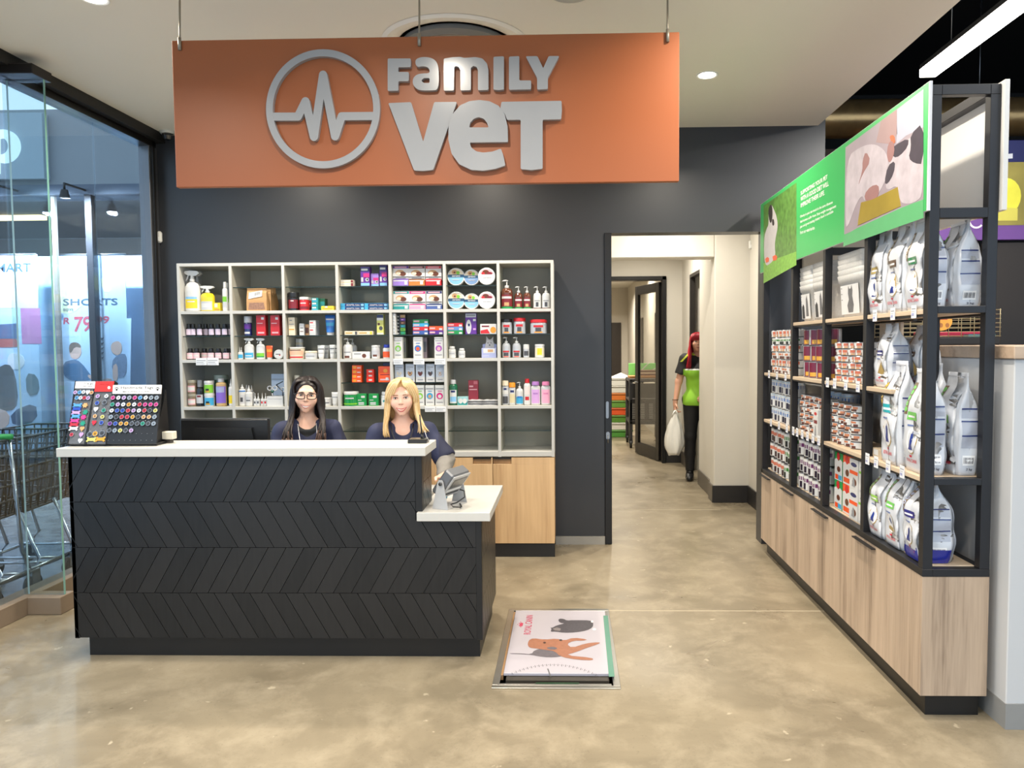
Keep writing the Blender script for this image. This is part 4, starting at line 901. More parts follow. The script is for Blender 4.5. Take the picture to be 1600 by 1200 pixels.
# paper bags in column two
def paper_bag(w, h, d=.058):
    b = MB(); V = []; n = 4
    PB = M((190, 146, 98), 0.7, var=.08, scale=60, bump=.3)
    for (t, ww, dd) in ((0, 1, 1), (.45, 1.0, .95), (.8, .97, .4), (.86, .97, .08), (1, .97, .07)):
        for sx, sy in ((-1, -1), (1, -1), (1, 1), (-1, 1)): V.append((sx * w / 2 * ww, sy * d / 2 * dd - d * .3 * (1 - dd), h * t))
    b.add(V, [(k * 4 + i, k * 4 + (i + 1) % 4, k * 4 + 4 + (i + 1) % 4, k * 4 + 4 + i) for k in range(4) for i in range(4)] + [(16, 17, 18, 19), (3, 2, 1, 0)], PB)
    l = MB(); l.add([(-w * .42, -d * .5 - .0008, h * .05), (w * .42, -d * .5 - .0008, h * .05), (w * .36, -d * .498 - .0008, h * .36), (-w * .36, -d * .498 - .0008, h * .36)], [(0, 1, 2, 3)], M((150, 110, 84), .3, var=.5, scale=90, coat=.5))
    s = MB(); s.add([(-w * .4, -d * .499 - .001, h * .52), (w * .28, -d * .499 - .001, h * .64), (w * .3, -d * .499 - .001, h * .9), (-w * .36, -d * .499 - .001, h * .8)], [(0, 1, 2, 3)], WHITE)
    for i in range(6): s.add([(w * (-.08 + .05 * i), -d * .5 - .0013, h * (.66 + .012 * i)), (w * (-.055 + .05 * i), -d * .5 - .0013, h * (.665 + .012 * i)), (w * (-.055 + .05 * i), -d * .5 - .0013, h * (.8 + .012 * i)), (w * (-.08 + .05 * i), -d * .5 - .0013, h * (.795 + .012 * i))], [(0, 1, 2, 3)], PM('dgrey'))
    return [('bag_body', b), ('window', l), ('sticker', s)]
for i, (x0, x1, yt) in enumerate(((605, 766, 262), (640, 801, 272), (664, 822, 272), (684, 838, 275))):
    SI(paper_bag, 'A', x0, x1, yt, (1, 0), 'paper_bag', ['brown paper treat bag with white sticker, front one of the row in the second column', 'brown paper treat bag directly behind the front one', 'brown paper treat bag third from the front of its row', 'brown paper treat bag at the very back of its row'][i], 'bag', 'brown paper treat bags', y=-.02 + .062 * i)
# column three
SI(jar, 'A', 915, 1000, 295, (2, 0), 'supplement_jar', 'black jar with a dark red label in the third top cell', 'jar', 'supplement jars', 'black', 'black', bands=((.12, .6, 'dred'), (.5, .56, 'white', .3)), lidh=.26)
SI(jar, 'A', 1022, 1100, 332, (2, 0), 'supplement_jar', 'red jar with white lid in the third top cell, front one', 'jar', 'supplement jars', 'red', 'white', bands=((.1, .3, 'dred'), (.5, .58, 'white', .6)), lidh=.2)
SI(jar, 'A', 1062, 1132, 336, (2, 0), 'supplement_jar', 'red jar with white lid behind the front red jar', 'jar', 'supplement jars', 'red', 'white', bands=((.1, .3, 'dred'), (.5, .58, 'white', .6)), lidh=.2, y=.10)
zt_ = base(2, 0)
for i in range(3):
    o, zt_ = SI(carton, 'A', 1130, 1182, 408 - 34 * i, (2, 0), 'product_box', 'small teal carton, %s of the stack of three in the third top cell' % ('bottom', 'middle', 'top')[i], 'box', 'teal cartons', 'teal', [('r', .1, .5, .7, .85, 'white'), ('r', .1, .15, .9, .35, 'cyan')], d=.06, y=.02, zbase=zt_ + .0002)
SI(carton, 'A', 1186, 1238, 345, (2, 0), 'product_box', 'dark teal carton standing behind the yellow box in the third top cell', 'box', 'teal cartons', 'dgreen', [('r', .1, .15, .9, .75, 'teal')], d=.06, y=.05)
SI(carton, 'A', 1205, 1308, 405, (2, 0), 'product_box', 'flat yellow carton at the right of the third top cell', 'box', 'small cartons', 'yellow', [('r', .1, .2, .9, .5, 'gold'), ('r', .3, .6, .5, 1.0, 'white')], d=.05, y=-.025)
# column four, glass shelf
z = base(3, 0, True)
for i in range(2): o, z = SI(carton, 'A', 1346, 1452, 218 - 22 * i, (3, 0), 'product_box', 'flat cream and maroon box, %s of two on the fourth column glass shelf' % ('lower', 'upper')[i], 'box', 'flat boxes', 'cream', [('r', .8, .05, .98, .9, 'dred'), ('r', .05, .5, .7, .8, 'white')], d=.06, y=.0, zbase=z + .0003)
PUR = lambda: [('r', 0.02, .74, .98, .97, 'navy'), ('r', .08, .80, .8, .9, 'white'), ('r', .02, .02, .98, .16, 'sky'), ('r', .05, .22, .3, .45, 'lgrey'), ('c', .72, .33, .2, 'lgrey'), ('c', .75, .34, .11, 'dgrey'), ('r', .3, .45, .98, .66, 'mag')]
SI(carton, 'B', -26, 46, 90, (3, 0), 'product_box', 'wide purple and navy carton, left one of three on the fourth column glass shelf', 'box', 'purple diffuser cartons', 'purple', PUR(), d=.06, y=-.01, glass=True)
SI(carton, 'B', 56, 118, 143, (3, 0), 'product_box', 'short lilac and purple carton, middle one of three on the fourth column glass shelf', 'box', 'purple diffuser cartons', 'lpurple', PUR()[2:], d=.05, glass=True)
SI(carton, 'B', 124, 184, 78, (3, 0), 'product_box', 'tall dark purple carton, right one of three on the fourth column glass shelf', 'box', 'purple diffuser cartons', 'purple', PUR(), d=.05, glass=True)
for j, (c, x0, x1) in enumerate((('A', 1345, 1540), ('B', 2, 196))):
    z = base(3, 0)
    for i in range(2): o, z = SI(carton, c, x0, x1, 412 - 29 * i, (3, 0), 'product_box', 'flat navy and light blue box, %s in the %s pile, fourth top cell' % (('lower', 'upper')[i], ('left', 'right')[j]), 'box', 'flat blue boxes', 'cyan', [('r', .18, .05, .98, .95, 'navy'), ('t', .24, .3, .78, .7, 'ADAPTIL Calm', 'white'), ('e', .9, .5, .07, .3, 'sky')], d=.07, zbase=z + .0003)
# column five
def chew(c): return [('r', .02, .80, .98, .98, c), ('r', .12, .85, .86, .93, 'rose'), ('r', .02, .02, .98, .08, c), ('e', .45, .5, .28, .2, 'tan'), ('e', .62, .42, .2, .16, 'brown'), ('e', .35, .45, .14, .12, 'cream'), ('r', .02, .17, .98, .23, 'dgrey'), ('r', .2, .11, .8, .14, 'grey')]
names = ['purple', 'orange brown', 'red', 'green', 'pink', 'navy']; cc = ['purple', 'brown', 'red', 'teal', 'mag', 'navy']; lc = ['lpurple', (190, 120, 50), 'red', 'teal', 'pink', (70, 90, 150)]
for k in range(6):
    x = [(220, 350), (358, 490), (495, 623)][k % 3]; g = k < 3; zb = base(4, 0, g); y0 = 195 if g else (398 if k < 5 else 396)
    dx = 6 if not g else 0
    o, z = SI(carton, 'B', x[0] + dx, x[1] + dx, y0, (4, 0), 'product_box', 'flat %s carton under a pet photo box, fifth column %s' % (names[k], 'glass shelf' if g else 'top cell floor'), 'box', 'flat chew cartons', lc[k], [('r', .72, .2, .9, .75, 'white'), ('r', .05, .75, .95, .92, 'white')], d=.07, zbase=zb)
    SI(carton, 'B', x[0] + dx, x[1] + dx, y0 - 113, (4, 0), 'product_box', 'white pet photo carton with %s header, fifth column %s' % (names[k], 'glass shelf' if g else 'top cell floor'), 'box', 'pet photo cartons', 'white', chew(cc[k]), d=.06, zbase=z + .0004)
# column six, round collar tins
tcol = [('blue banded', 'left', 'sky'), ('grey blue banded', 'middle', (120, 150, 190)), ('white', 'right', 'white')]
for g in (True, False):
    for k, (x0, x1) in enumerate(((656, 797), (798, 926), (914, 1052))):
        if k < 2: dec = [('c', .5, .5, .44, 'sky' if k == 0 else ((120, 150, 190) if g else 'sky')), ('p', half(0, .44, .62, .93), 'cream'), ('p', half(0, .47, .46, .62), (40, 78, 110)), ('t', .28, .50, .74, .585, 'seresto', 'white'), ('e', .42, .76, .16, .13, 'tan'), ('e', .62, .72, .1, .1, 'lime'), ('e', .42, .74, .06, .05, 'brown'), ('r', .3, .3, .7, .34, 'lgrey')]
        else: dec = [('c', .5, .5, .46, (240, 240, 240)), ('p', half(0, .44, .62, .9), 'rose'), ('e', .45, .72, .2, .15, 'brown'), ('e', .68, .66, .16, .09, 'dred'), ('e', .3, .66, .1, .08, 'red'), ('r', .1, .53, .9, .6, (240, 240, 240)), ('t', .3, .38, .8, .47, 'seresto', 'grey')]
        SI(disc_tin, 'B', x0, x1, 93 if g else 293, (5, 0), 'round_tin', 'round %s pet photo tin, %s of three %s, sixth column' % (tcol[k][0] if not (k == 1 and not g) else 'blue banded', tcol[k][1], 'on the glass shelf' if g else 'below the glass shelf'), 'tin', 'round collar tins', 'white', dec, d=.032, glass=g, y=(-.035 if k == 2 else 0.0))
# column seven, pump bottles
for k, (x0, x1, yt, c, lab) in enumerate(((1095, 1192, 195, 'brown', 'big brown pump bottle with green foot in the last top cell'), (1206, 1272, 247, 'brown', 'small brown pump bottle beside the big one'), (1278, 1338, 247, 'brown', 'small brown pump bottle next to the white pump bottles'), (1358, 1422, 247, 'white', 'white pump bottle beside the small brown bottle'), (1428, 1494, 247, 'white', 'white pump bottle at the right end of the last top cell'))):
    bd = ((.0, .1, 'green', 1.4), (.12, .66, 'dred', 1.0), (.48, .58, 'white', .9), (.14, .3, 'tan', .4)) if c == 'brown' else ((.0, .06, 'brown', 1.4), (.12, .4, 'dgrey', .35), (.45, .52, 'grey', .7))
    SI(pump, 'B', x0, x1, yt, (6, 0), 'pump_bottle', lab, 'bottle', 'pump bottles', (94, 48, 30) if c == 'brown' else 'white', None, bands=bd)
# row two, column one: small dark dropper bottles
for k, cx in enumerate((112, 163, 216, 264, 312, 365, 418, 452)):
    bk = k in (3,)
    SI(bottle, 'A', cx - 23, cx + 23, 548, (0, 1), 'dropper_bottle', 'small dark bottle with lilac label, %s from the window on the upper glass shelf' % ORDN[k], 'bottle', 'small dark bottles on the glass shelf', 'black', 'black', bands=((.1, .58, (214, 196, 214), 1.2),), sh=.66, neck=.6, caph=.3, glass=True, y=.05 if bk or k == 7 else 0)
for k, cx in enumerate((130, 192, 255, 308, 368, 430, 455)):
    SI(bottle, 'A', cx - 27, cx + 27, 745, (0, 1), 'dropper_bottle', 'small dark bottle with pink label, %s from the window on the second board' % ORDN[k], 'bottle', 'small dark bottles on the board', 'black', 'black', bands=((.08, .60, (226, 188, 196), 1.25), (.3, .42, 'white', .8)), sh=.66, neck=.6, caph=.28, y=.06 if k in (2, 6) else 0)
# column two
SI(jar, 'A', 575, 636, 487, (1, 1), 'spray_can', 'navy spray can with white cap on the second column glass shelf', 'can', 'spray cans', 'navy', 'lgrey', bands=((.1, .2, 'white', .8), (.35, .6, 'purple')), lidh=.33, glass=True)
for k, (x0, x1) in enumerate(((682, 756), (796, 870))):
    SI(carton, 'A', x0, x1, 478, (1, 1), 'product_box', 'tall red carton, %s of two beside the navy spray can' % ('left', 'right')[k], 'box', 'tall red cartons', 'red', [('r', .55, .78, .85, .9, 'white'), ('r', .1, .58, .7, .62, 'rose'), ('r', .15, .1, .85, .18, 'rose')], d=.05, glass=True)
for k, (x0, x1) in enumerate(((510, 540), (538, 568))):
    SI(bottle, 'A', x0, x1, 735, (1, 1), 'dropper_bottle', 'tiny white nozzle bottle, %s of the pair in the second column' % ('left', 'right')[k], 'bottle', 'white nozzle bottles', 'white', 'white', bands=((.1, .4, 'cyan', 1.0),), sh=.55, caph=.4, nozzle=True)
SI(trigger, 'A', 576, 654, 662, (1, 1), 'spray_bottle', 'white trigger spray with blue label in the second column', 'spray bottle', 'trigger sprays', 'white', None, bands=((.12, .42, 'cyan', 1.1), (.2, .26, 'white', .7)), sh=.56)
SI(trigger, 'A', 672, 742, 662, (1, 1), 'spray_bottle', 'white trigger spray with green label in the second column', 'spray bottle', 'trigger sprays', 'white', None, bands=((.12, .4, 'lime', 1.1), (.12, .2, 'green', 1.0)), sh=.56)
SI(tube_pack, 'A', 752, 806, 724, (1, 1), 'cream_tube', 'orange tube with white cap in the second column', 'tube', 'cream tubes', 'orange', 'white', bands=((.55, .75, 'amber'),))
SI(disc_tin, 'A', 820, 896, 756, (1, 1), 'round_tin', 'round white tin standing on edge in the second column', 'tin', 'round white tins', 'white', [('c', .5, .5, .42, 'lgrey'), ('c', .5, .5, .39, 'white'), ('r', .2, .48, .7, .56, 'dgrey'), ('r', .55, .36, .7, .46, 'red')], d=.03)
# column three
SI(carton, 'A', 940, 992, 495, (2, 1), 'product_box', 'cream carton at the left of the third column glass shelf', 'box', 'cartons on the third glass shelf', 'cream', [('r', .1, .6, .9, .64, 'grey'), ('r', .1, .3, .9, .36, 'amber'), ('r', .2, .8, .6, .86, 'grey')], d=.05, glass=True)
SI(carton, 'A', 1028, 1066, 545, (2, 1), 'product_box', 'narrow white carton in front of a brown one on the third column glass shelf', 'box', 'cartons on the third glass shelf', 'white', [('r', .15, .3, .85, .36, 'brown'), ('r', .15, .6, .85, .66, 'dgrey')], d=.045, glass=True)
SI(carton, 'A', 1066, 1108, 552, (2, 1), 'product_box', 'tan brown carton beside the narrow white carton on the third column glass shelf', 'box', 'cartons on the third glass shelf', 'tan', [('r', .1, .2, .9, .7, 'brown')], d=.05, glass=True, y=.03)
z = base(2, 1, True)
for i in range(2): o, z = SI(carton, 'A', 1116, 1166, 578 - 58 * i, (2, 1), 'product_box', 'white and silver carton, %s of two stacked beside the blue tube' % ('lower', 'upper')[i], 'box', 'cartons on the third glass shelf', 'white', [('r', .1, .6, .6, .75, 'red'), ('r', .1, .25, .9, .32, 'lgrey')], side='silver', d=.08, zbase=z + .0003)
SI(tube_pack, 'A', 1228, 1309, 475, (2, 1), 'cream_tube', 'big bright blue tube on the third column glass shelf', 'tube', 'cream tubes', 'blue', 'white', bands=((.45, .62, 'cyan'), (.75, .82, 'white')), glass=True)
SI(jar, 'A', 935, 1056, 735, (2, 1), 'supplement_jar', 'wide cream and peach tub in the third column', 'jar', 'cream tubs', 'cream', 'white', bands=((.35, .7, (226, 180, 150)), (.1, .22, 'red', 1.1), (.72, .8, 'brown', .8)), lidh=.1)
for i, (x0, x1) in enumerate(((948, 985), (1002, 1050))): SI(jar, 'A', x0, x1, 668, (2, 1), 'supplement_jar', 'white lidded jar, %s of the pair behind the wide cream tub' % ('left', 'right')[i], 'jar', 'cream tubs', 'cream', 'white', lidh=.18, y=.12, bands=((.5, .7, 'lgrey'),))
SI(jar, 'A', 1068, 1166, 766, (2, 1), 'supplement_jar', 'low white tub with printed band in the third column', 'jar', 'cream tubs', 'white', 'cream', bands=((.2, .6, 'lgrey'), (.3, .4, 'grey', .8)), lidh=.22)
for i, (x0, x1, yy) in enumerate(((1166, 1226, 0), (1205, 1262, .06), (1262, 1308, 0.0), (1290, 1330, .07))):
    SI(tube_pack, 'A', x0, x1, 720 if i < 2 else 716, (2, 1), 'cream_tube', 'white tube with black print, %s from the left in the third column' % ORDN[i], 'tube', 'white cream tubes', 'white', 'white', bands=((.7, .76, 'dgrey'), (.4, .44, 'grey')), y=yy)
# column four
z = base(3, 1, True)
SI(carton, 'A', 1394, 1500, 606, (3, 1), 'product_box', 'flat cream box, left of two on the fourth column lower glass shelf', 'box', 'flat cream boxes', 'cream', [('r', .08, .35, .6, .65, 'gold'), ('r', .8, .1, .95, .9, 'dgrey')], d=.06, glass=True)
SI(carton, 'B', -46, 72, 606, (3, 1), 'product_box', 'flat cream box, right of two on the fourth column lower glass shelf', 'box', 'flat cream boxes', 'cream', [('r', .08, .35, .6, .65, 'gold'), ('r', .82, .1, .95, .9, 'yellow')], d=.06, glass=True)
SI(carton, 'B', 102, 156, 470, (3, 1), 'product_box', 'tall yellow green carton with navy top on the fourth column lower glass shelf', 'box', 'tall cartons', (206, 206, 110), [('r', .02, .82, .98, .98, 'navy'), ('r', .02, .7, .98, .82, 'white'), ('e', .6, .32, .28, .1, 'dgrey'), ('e', .3, .52, .2, .06, 'brown'), ('r', .02, .02, .98, .1, 'white')], d=.05, glass=True)
SI(pump, 'A', 1372, 1450, 665, (3, 1), 'pump_bottle', 'white pump bottle with dog picture in the fourth column', 'bottle', 'pump bottles', 'white', None, bands=((.05, .2, 'brown', .5), (.4, .47, 'grey', .8)))
SI(pump, 'A', 1412, 1484, 668, (3, 1), 'pump_bottle', 'white pump bottle behind the one with the dog picture', 'bottle', 'pump bottles', 'white', None, y=.09)
SI(carton, 'B', -94, 46, 771, (3, 1), 'product_box', 'white carton with small brown dog picture in the fourth column', 'box', 'wide white cartons', 'white', [('r', .1, .6, .5, .75, 'grey'), ('e', .68, .4, .12, .3, 'brown'), ('r', .05, .15, .45, .2, 'lgrey')], d=.05)
SI(jar, 'B', 54, 122, 720, (3, 1), 'lotion_bottle', 'white rounded bottle left of the orange bottle in the fourth column', 'bottle', 'plastic bottles', 'white', 'white', bands=((.2, .6, 'lgrey'), (.15, .3, 'brown', .5)), lidh=.15)
SI(bottle, 'B', 146, 208, 714, (3, 1), 'lotion_bottle', 'orange and white bottle with blue cap in the fourth column', 'bottle', 'plastic bottles', 'white', (40, 60, 170), bands=((.08, .5, 'orange', 1.3),), sh=.7, neck=.7, caph=.2)
# column five
z = base(4, 1, True)
for i in range(6): o, z = SI(carton, 'B', 214, 238, 606 - 28.3 * i, (4, 1), 'product_box', 'small white printed box, %s from the bottom of the pile at the fifth column divider' % ORDN[i], 'box', 'small boxes in piles of six', 'white', [('r', .1, .2, .9, .5, 'lgrey'), ('r', .1, .6, .6, .8, 'grey')], d=.05, y=-.03, zbase=z + .0002)
z = base(4, 1, True)
for i, cx in enumerate((('green', 'teal'), ('lime', 'green'), ('teal', 'cyan'), ('brown', 'tan'), ('purple', 'lilac'), ('tan', 'gold'))): o, z = SI(carton, 'B', 240, 332, 606 - 26.5 * i, (4, 1), 'product_box', 'small black box with %s end, %s from the bottom of its pile of six' % (['green', 'lime', 'teal', 'brown', 'purple', 'tan'][i], ORDN[i]), 'box', 'small boxes in piles of six', 'black', [('r', .52, .05, .95, .92, cx[0]), ('r', .6, .3, .8, .6, cx[1]), ('r', .05, .2, .4, .45, 'white'), ('r', .05, .55, .3, .7, 'grey')], d=.05, y=.02, zbase=z + .0002)
z = base(4, 1, True)
for i, (c, n) in enumerate((((60, 90, 160), 'dusty blue'), ('red', 'red'), ('cyan', 'light blue'), ('green', 'green'))): o, z = SI(carton, 'B', 394, 517, (602, 572, 543, 512)[i], (4, 1), 'product_box', 'flat %s box, %s from the bottom of the colourful pile in the fifth column' % (n, ORDN[i]), 'box', 'flat coloured boxes', c, [('r', .05, .3, .42, .7, 'rose'), ('r', .76, .05, .96, .5, 'white')], d=.06, zbase=z + .0002)
z = base(4, 1, True)
for i, (c, n) in enumerate((('purple', 'purple'), ('orange', 'orange'))): o, z = SI(carton, 'B', 524, 640, (600, 567)[i], (4, 1), 'product_box', 'flat %s box in the pile of two at the right of the fifth column' % n, 'box', 'flat coloured boxes', c, [('r', .05, .3, .42, .7, 'rose'), ('r', .7, .05, .92, .5, 'white')], d=.06, zbase=z + .0002)
TALL = lambda c, c2: [('c', .5, .47, .36, c), ('e', .5, .45, .2, .09, c2), ('r', .1, .82, .9, .85, 'grey'), ('r', .15, .14, .85, .18, 'grey'), ('r', .3, .7, .75, .73, c)]
for i, (x0, x1, c, c2, n) in enumerate(((234, 302, 'lime', 'lgrey', 'green'), (398, 470, (50, 110, 180), 'orange', 'blue'), (567, 637, (160, 80, 170), 'rose', 'purple'))):
    SI(carton, 'B', x0, x1, 655, (4, 1), 'product_box', 'tall white carton with %s circle, %s of three in the fifth column second row' % (n, ('left', 'middle', 'right')[i]), 'box', 'tall white cartons with circles', 'white', TALL(c, c2), d=.07, y=.0)
    if i < 2: SI(carton, 'B', x0 + 66, x1 + 40, 658, (4, 1), 'product_box', '%s grey carton standing behind the tall white carton with %s circle' % (('dark', 'brownish')[i], n), 'box', 'tall cartons behind', (90, 92, 80) if i == 0 else (120, 104, 110), [('r', .1, .3, .9, .8, 'dgrey')], d=.1, y=.06)
# column six
z = base(5, 1, True)
for i, (c, n) in enumerate((('green', 'green'), ((96, 140, 196), 'light blue'), ('red', 'red'))): o, z = SI(carton, 'B', 660, 781, (601, 571, 541)[i], (5, 1), 'product_box', 'flat %s box, %s from the bottom of three, sixth column left' % (n, ORDN[i]), 'box', 'flat coloured boxes', c, [('r', .05, .3, .42, .7, 'rose'), ('r', .76, .1, .96, .55, 'white')], d=.06, zbase=z + .0002)
SI(carton, 'B', 814, 902, 462, (5, 1), 'product_box', 'tall purple and white carton with bottle picture in the sixth column', 'box', 'tall cartons', 'purple', [('r', .02, .8, .98, .98, 'lgrey'), ('r', .1, .85, .9, .93, 'grey'), ('e', .3, .35, .24, .34, 'white'), ('r', .14, .1, .48, .38, 'lgrey'), ('r', .22, .38, .42, .5, 'navy'), ('r', .7, .62, .95, .72, 'white'), ('r', .7, .2, .95, .28, 'lilac')], d=.05, glass=True)
SI(carton, 'B', 934, 1064, 549, (5, 1), 'product_box', 'white carton with red swoosh and cat picture on the sixth column glass shelf', 'box', 'wide white cartons', 'white', [('p', [(.02, .05), (.6, .05), (.45, .5), (.02, .35)], 'red'), ('e', .8, .4, .18, .32, 'amber'), ('r', .1, .7, .55, .84, 'dred')], d=.06, glass=True)
for i, (x0, x1, yt) in enumerate(((667, 726, 728), (755, 809, 744))): SI(bottle, 'B', x0, x1, yt, (5, 1), 'lotion_bottle', 'white screw top bottle, %s of two in the sixth column' % ('taller left', 'shorter right')[i], 'bottle', 'white screw top bottles', 'white', 'white', bands=((.25, .55, 'lgrey', 1.1), (.35, .4, 'grey', .8)), sh=.68, neck=.7, caph=.18)
SI(carton, 'B', 945, 1063, 742, (5, 1), 'display_box', 'lilac counter display carton holding sachets in the sixth column', 'box', 'display cartons', 'lav', [('r', .12, .5, .9, .95, 'white'), ('r', .42, .6, .78, .85, 'tan'), ('r', .05, .2, .5, .24, 'white')], d=.06)
def pop_card(w, h): 
    b = MB(); b.prism([(-w / 2, 0), (w / 2, 0), (w / 2, h * .62), (w * .2, h * .66), (-w * .2, h * .66), (-w / 2, h * .62)], (0, 0, 0), (1, 0, 0), (0, 0, 1), .003, PM('lav'), True)
    e = MB(); e.prism([(-w * .3, h * .3), (w * .3, h * .3), (w * .33, h * .6), (w * .25, h * .8), (w * .28, h * .98), (w * .1, h * .84), (-w * .05, h * .84), (-w * .24, h), (-w * .24, h * .74), (-w * .34, h * .5)], (0, -.0031, 0), (1, 0, 0), (0, 0, 1), .0006, M((214, 208, 200), .7, var=.2, scale=120)); e.prism([(-w * .3, h * .3), (w * .36, h * .3), (w * .36, h * .42), (-w * .3, h * .42)], (0, -.0038, 0), (1, 0, 0), (0, 0, 1), .0006, PM('grey'))
    for x in (-.12, .1): e.prism(circ(w * x, h * .68, w * .035, n=8), (0, -.0038, 0), (1, 0, 0), (0, 0, 1), .0006, PM('black'))
    e.prism(circ(0, h * .58, w * .05, n=8), (0, -.0038, 0), (1, 0, 0), (0, 0, 1), .0006, PM('black')); return [('card', b), ('print', e)]
SI(pop_card, 'B', 950, 1062, 645, (5, 1), 'display_card', 'lilac display card with a white dog head behind the sachet carton', 'card', 'display cards', y=.04)
# column seven
for i, (x0, x1, yt, lid, n) in enumerate(((1097, 1187, 508, 'black', 'silver tub with black lid on the last glass shelf'), (1199, 1297, 500, 'red', 'silver tub with red lid, middle of three on the last glass shelf'), (1332, 1470, 514, 'red', 'wide silver tub with red lid at the right end of the last glass shelf'))):
    SI(jar, 'B', x0, x1, yt, (6, 1), 'supplement_jar', n, 'jar', 'silver tubs', 'silver', lid, bands=((.45, .6, 'red', .6), (.12, .42, 'dgrey', .35), (.06, .14, 'amber', .5)), lidh=.22, glass=True)
for i, (x0, x1) in enumerate(((1106, 1174), (1190, 1258))): SI(pump, 'B', x0, x1, 655, (6, 1), 'pump_bottle', 'silver pump bottle with black dog print, %s of two in the last column' % ('left', 'right')[i], 'bottle', 'pump bottles', 'silver', None, bands=((.36, .46, 'red', .8), (.12, .34, 'dgrey', .6), (.05, .1, 'orange', .6)))
SI(jar, 'B', 1277, 1327, 712, (6, 1), 'pill_bottle', 'small white and silver pill bottle in the last column', 'bottle', 'pill bottles', 'silver', 'white', bands=((.15, .5, 'dgrey', .8),), lidh=.35)
SI(jar, 'B', 1370, 1450, 712, (6, 1), 'pill_bottle', 'white tub with yellow printed side in the last column', 'bottle', 'pill bottles', 'white', 'white', bands=((.12, .75, 'cream', 1.2), (.2, .7, 'yellow', .5)), lidh=.16)
# row three, column one
for k, (x0, x1) in enumerate(((115, 187),)):
    z = base(0, 2)
    for i in range(2): o, z = SI(jar, 'C', x0, x1, 388 - 110 * i, (0, 2), 'glass_jar', 'clear jar with white label and dull lid, %s of two stacked at the window end' % ('lower', 'upper')[i], 'jar', 'stacked clear jars', (120, 104, 84), (150, 146, 130), bands=((.15, .6, 'rose', .95), (.25, .5, 'white', .9)), lidh=.2, zbase=z + .0003)
SI(bottle, 'C', 186, 250, 278, (0, 2), 'lotion_bottle', 'dark bottle with grey cap and white label in the third row window cell', 'bottle', 'third row bottles', 'black', 'grey', bands=((.12, .45, 'lgrey', 1.0), (.35, .42, 'dred', .5)), sh=.6, neck=.55, caph=.25)
SI(bottle, 'C', 215, 262, 345, (0, 2), 'lotion_bottle', 'second dark bottle behind the white labelled dark bottle', 'bottle', 'third row bottles', 'brown', 'black', sh=.65, neck=.6, caph=.15, y=.08)
z = base(0, 2)
for i, (x0, x1, yt, c, n) in enumerate(((257, 336, 388, 'cyan', 'white tub with blue label under the green tub in the window cell'), (254, 331, 283, 'lime', 'white lidded tub with green label on top of the blue one'))):
    o, z = SI(jar, 'C', x0, x1, yt, (0, 2), 'supplement_jar', n, 'jar', 'third row tubs', 'white', 'white', bands=((.08, .7, c, 1.3), (.12, .4, 'black', .35), (.12, .25, 'gold', .5)), lidh=.2, zbase=z + .0003)
SI(bottle, 'C', 347, 430, 265, (0, 2), 'lotion_bottle', 'large amber bottle with purple label in the third row window cell', 'bottle', 'third row bottles', (190, 160, 110), 'lgrey', bands=((.12, .72, (130, 100, 200), 1.25), (.5, .7, 'lav', .9)), sh=.8, neck=.5, caph=.12)
SI(jar, 'C', 335, 442, 235, (0, 2), 'supplement_jar', 'large green tub with grey lid standing behind the purple labelled bottle', 'jar', 'third row tubs', (60, 96, 70), (150, 160, 150), lidh=.16, y=.12)
SI(bottle, 'C', 447, 488, 268, (0, 2), 'lotion_bottle', 'white nozzle bottle with yellow label at the first divider in the third row', 'bottle', 'nozzle bottles', 'white', 'white', bands=((.1, .4, 'yellow', 1.1),), sh=.62, neck=.5, caph=.26, nozzle=True)
# column two
SI(bottle, 'C', 524, 578, 312, (1, 2), 'lotion_bottle', 'white nozzle bottle with blue label leftmost in the second column third row', 'bottle', 'nozzle bottles', 'white', 'white', bands=((.12, .52, 'lgrey', 1.1), (.66, .72, 'blue', 1.3), (.2, .4, 'dgrey', .4)), sh=.72, neck=.45, caph=.2, nozzle=True)
SI(bottle, 'C', 556, 602, 316, (1, 2), 'lotion_bottle', 'white nozzle bottle with blue ring behind the leftmost one', 'bottle', 'nozzle bottles', 'white', 'lgrey', bands=((.6, .68, 'navy', 1.3),), sh=.7, neck=.45, caph=.2, nozzle=True, y=.08)
SI(bottle, 'C', 584, 642, 320, (1, 2), 'lotion_bottle', 'white nozzle bottle with black print, middle of the second column third row', 'bottle', 'nozzle bottles', 'white', 'white', bands=((.2, .45, 'lgrey', 1.0), (.25, .3, 'dgrey', .6)), sh=.6, neck=.4, caph=.3, nozzle=True)
SI(bottle, 'C', 612, 658, 320, (1, 2), 'lotion_bottle', 'white nozzle bottle behind the black printed one', 'bottle', 'nozzle bottles', 'white', 'white', sh=.6, neck=.4, caph=.3, nozzle=True, y=.08)
for i, (x0, x1, c, n) in enumerate(((650, 676, 'dgrey', 'black'), (674, 702, 'dgrey', 'black'), (707, 734, 'red', 'red'), (733, 761, 'red', 'red'))): SI(bottle, 'C', x0, x1, 383, (1, 2), 'dropper_bottle', 'tiny white nozzle bottle with %s print, %s of the four small ones' % (n, ORDN[i]), 'bottle', 'tiny nozzle bottles', 'white', 'white', bands=((.15, .42, 'lgrey', 1.1), (.2, .36, c, .5)), sh=.52, caph=.42, nozzle=True)
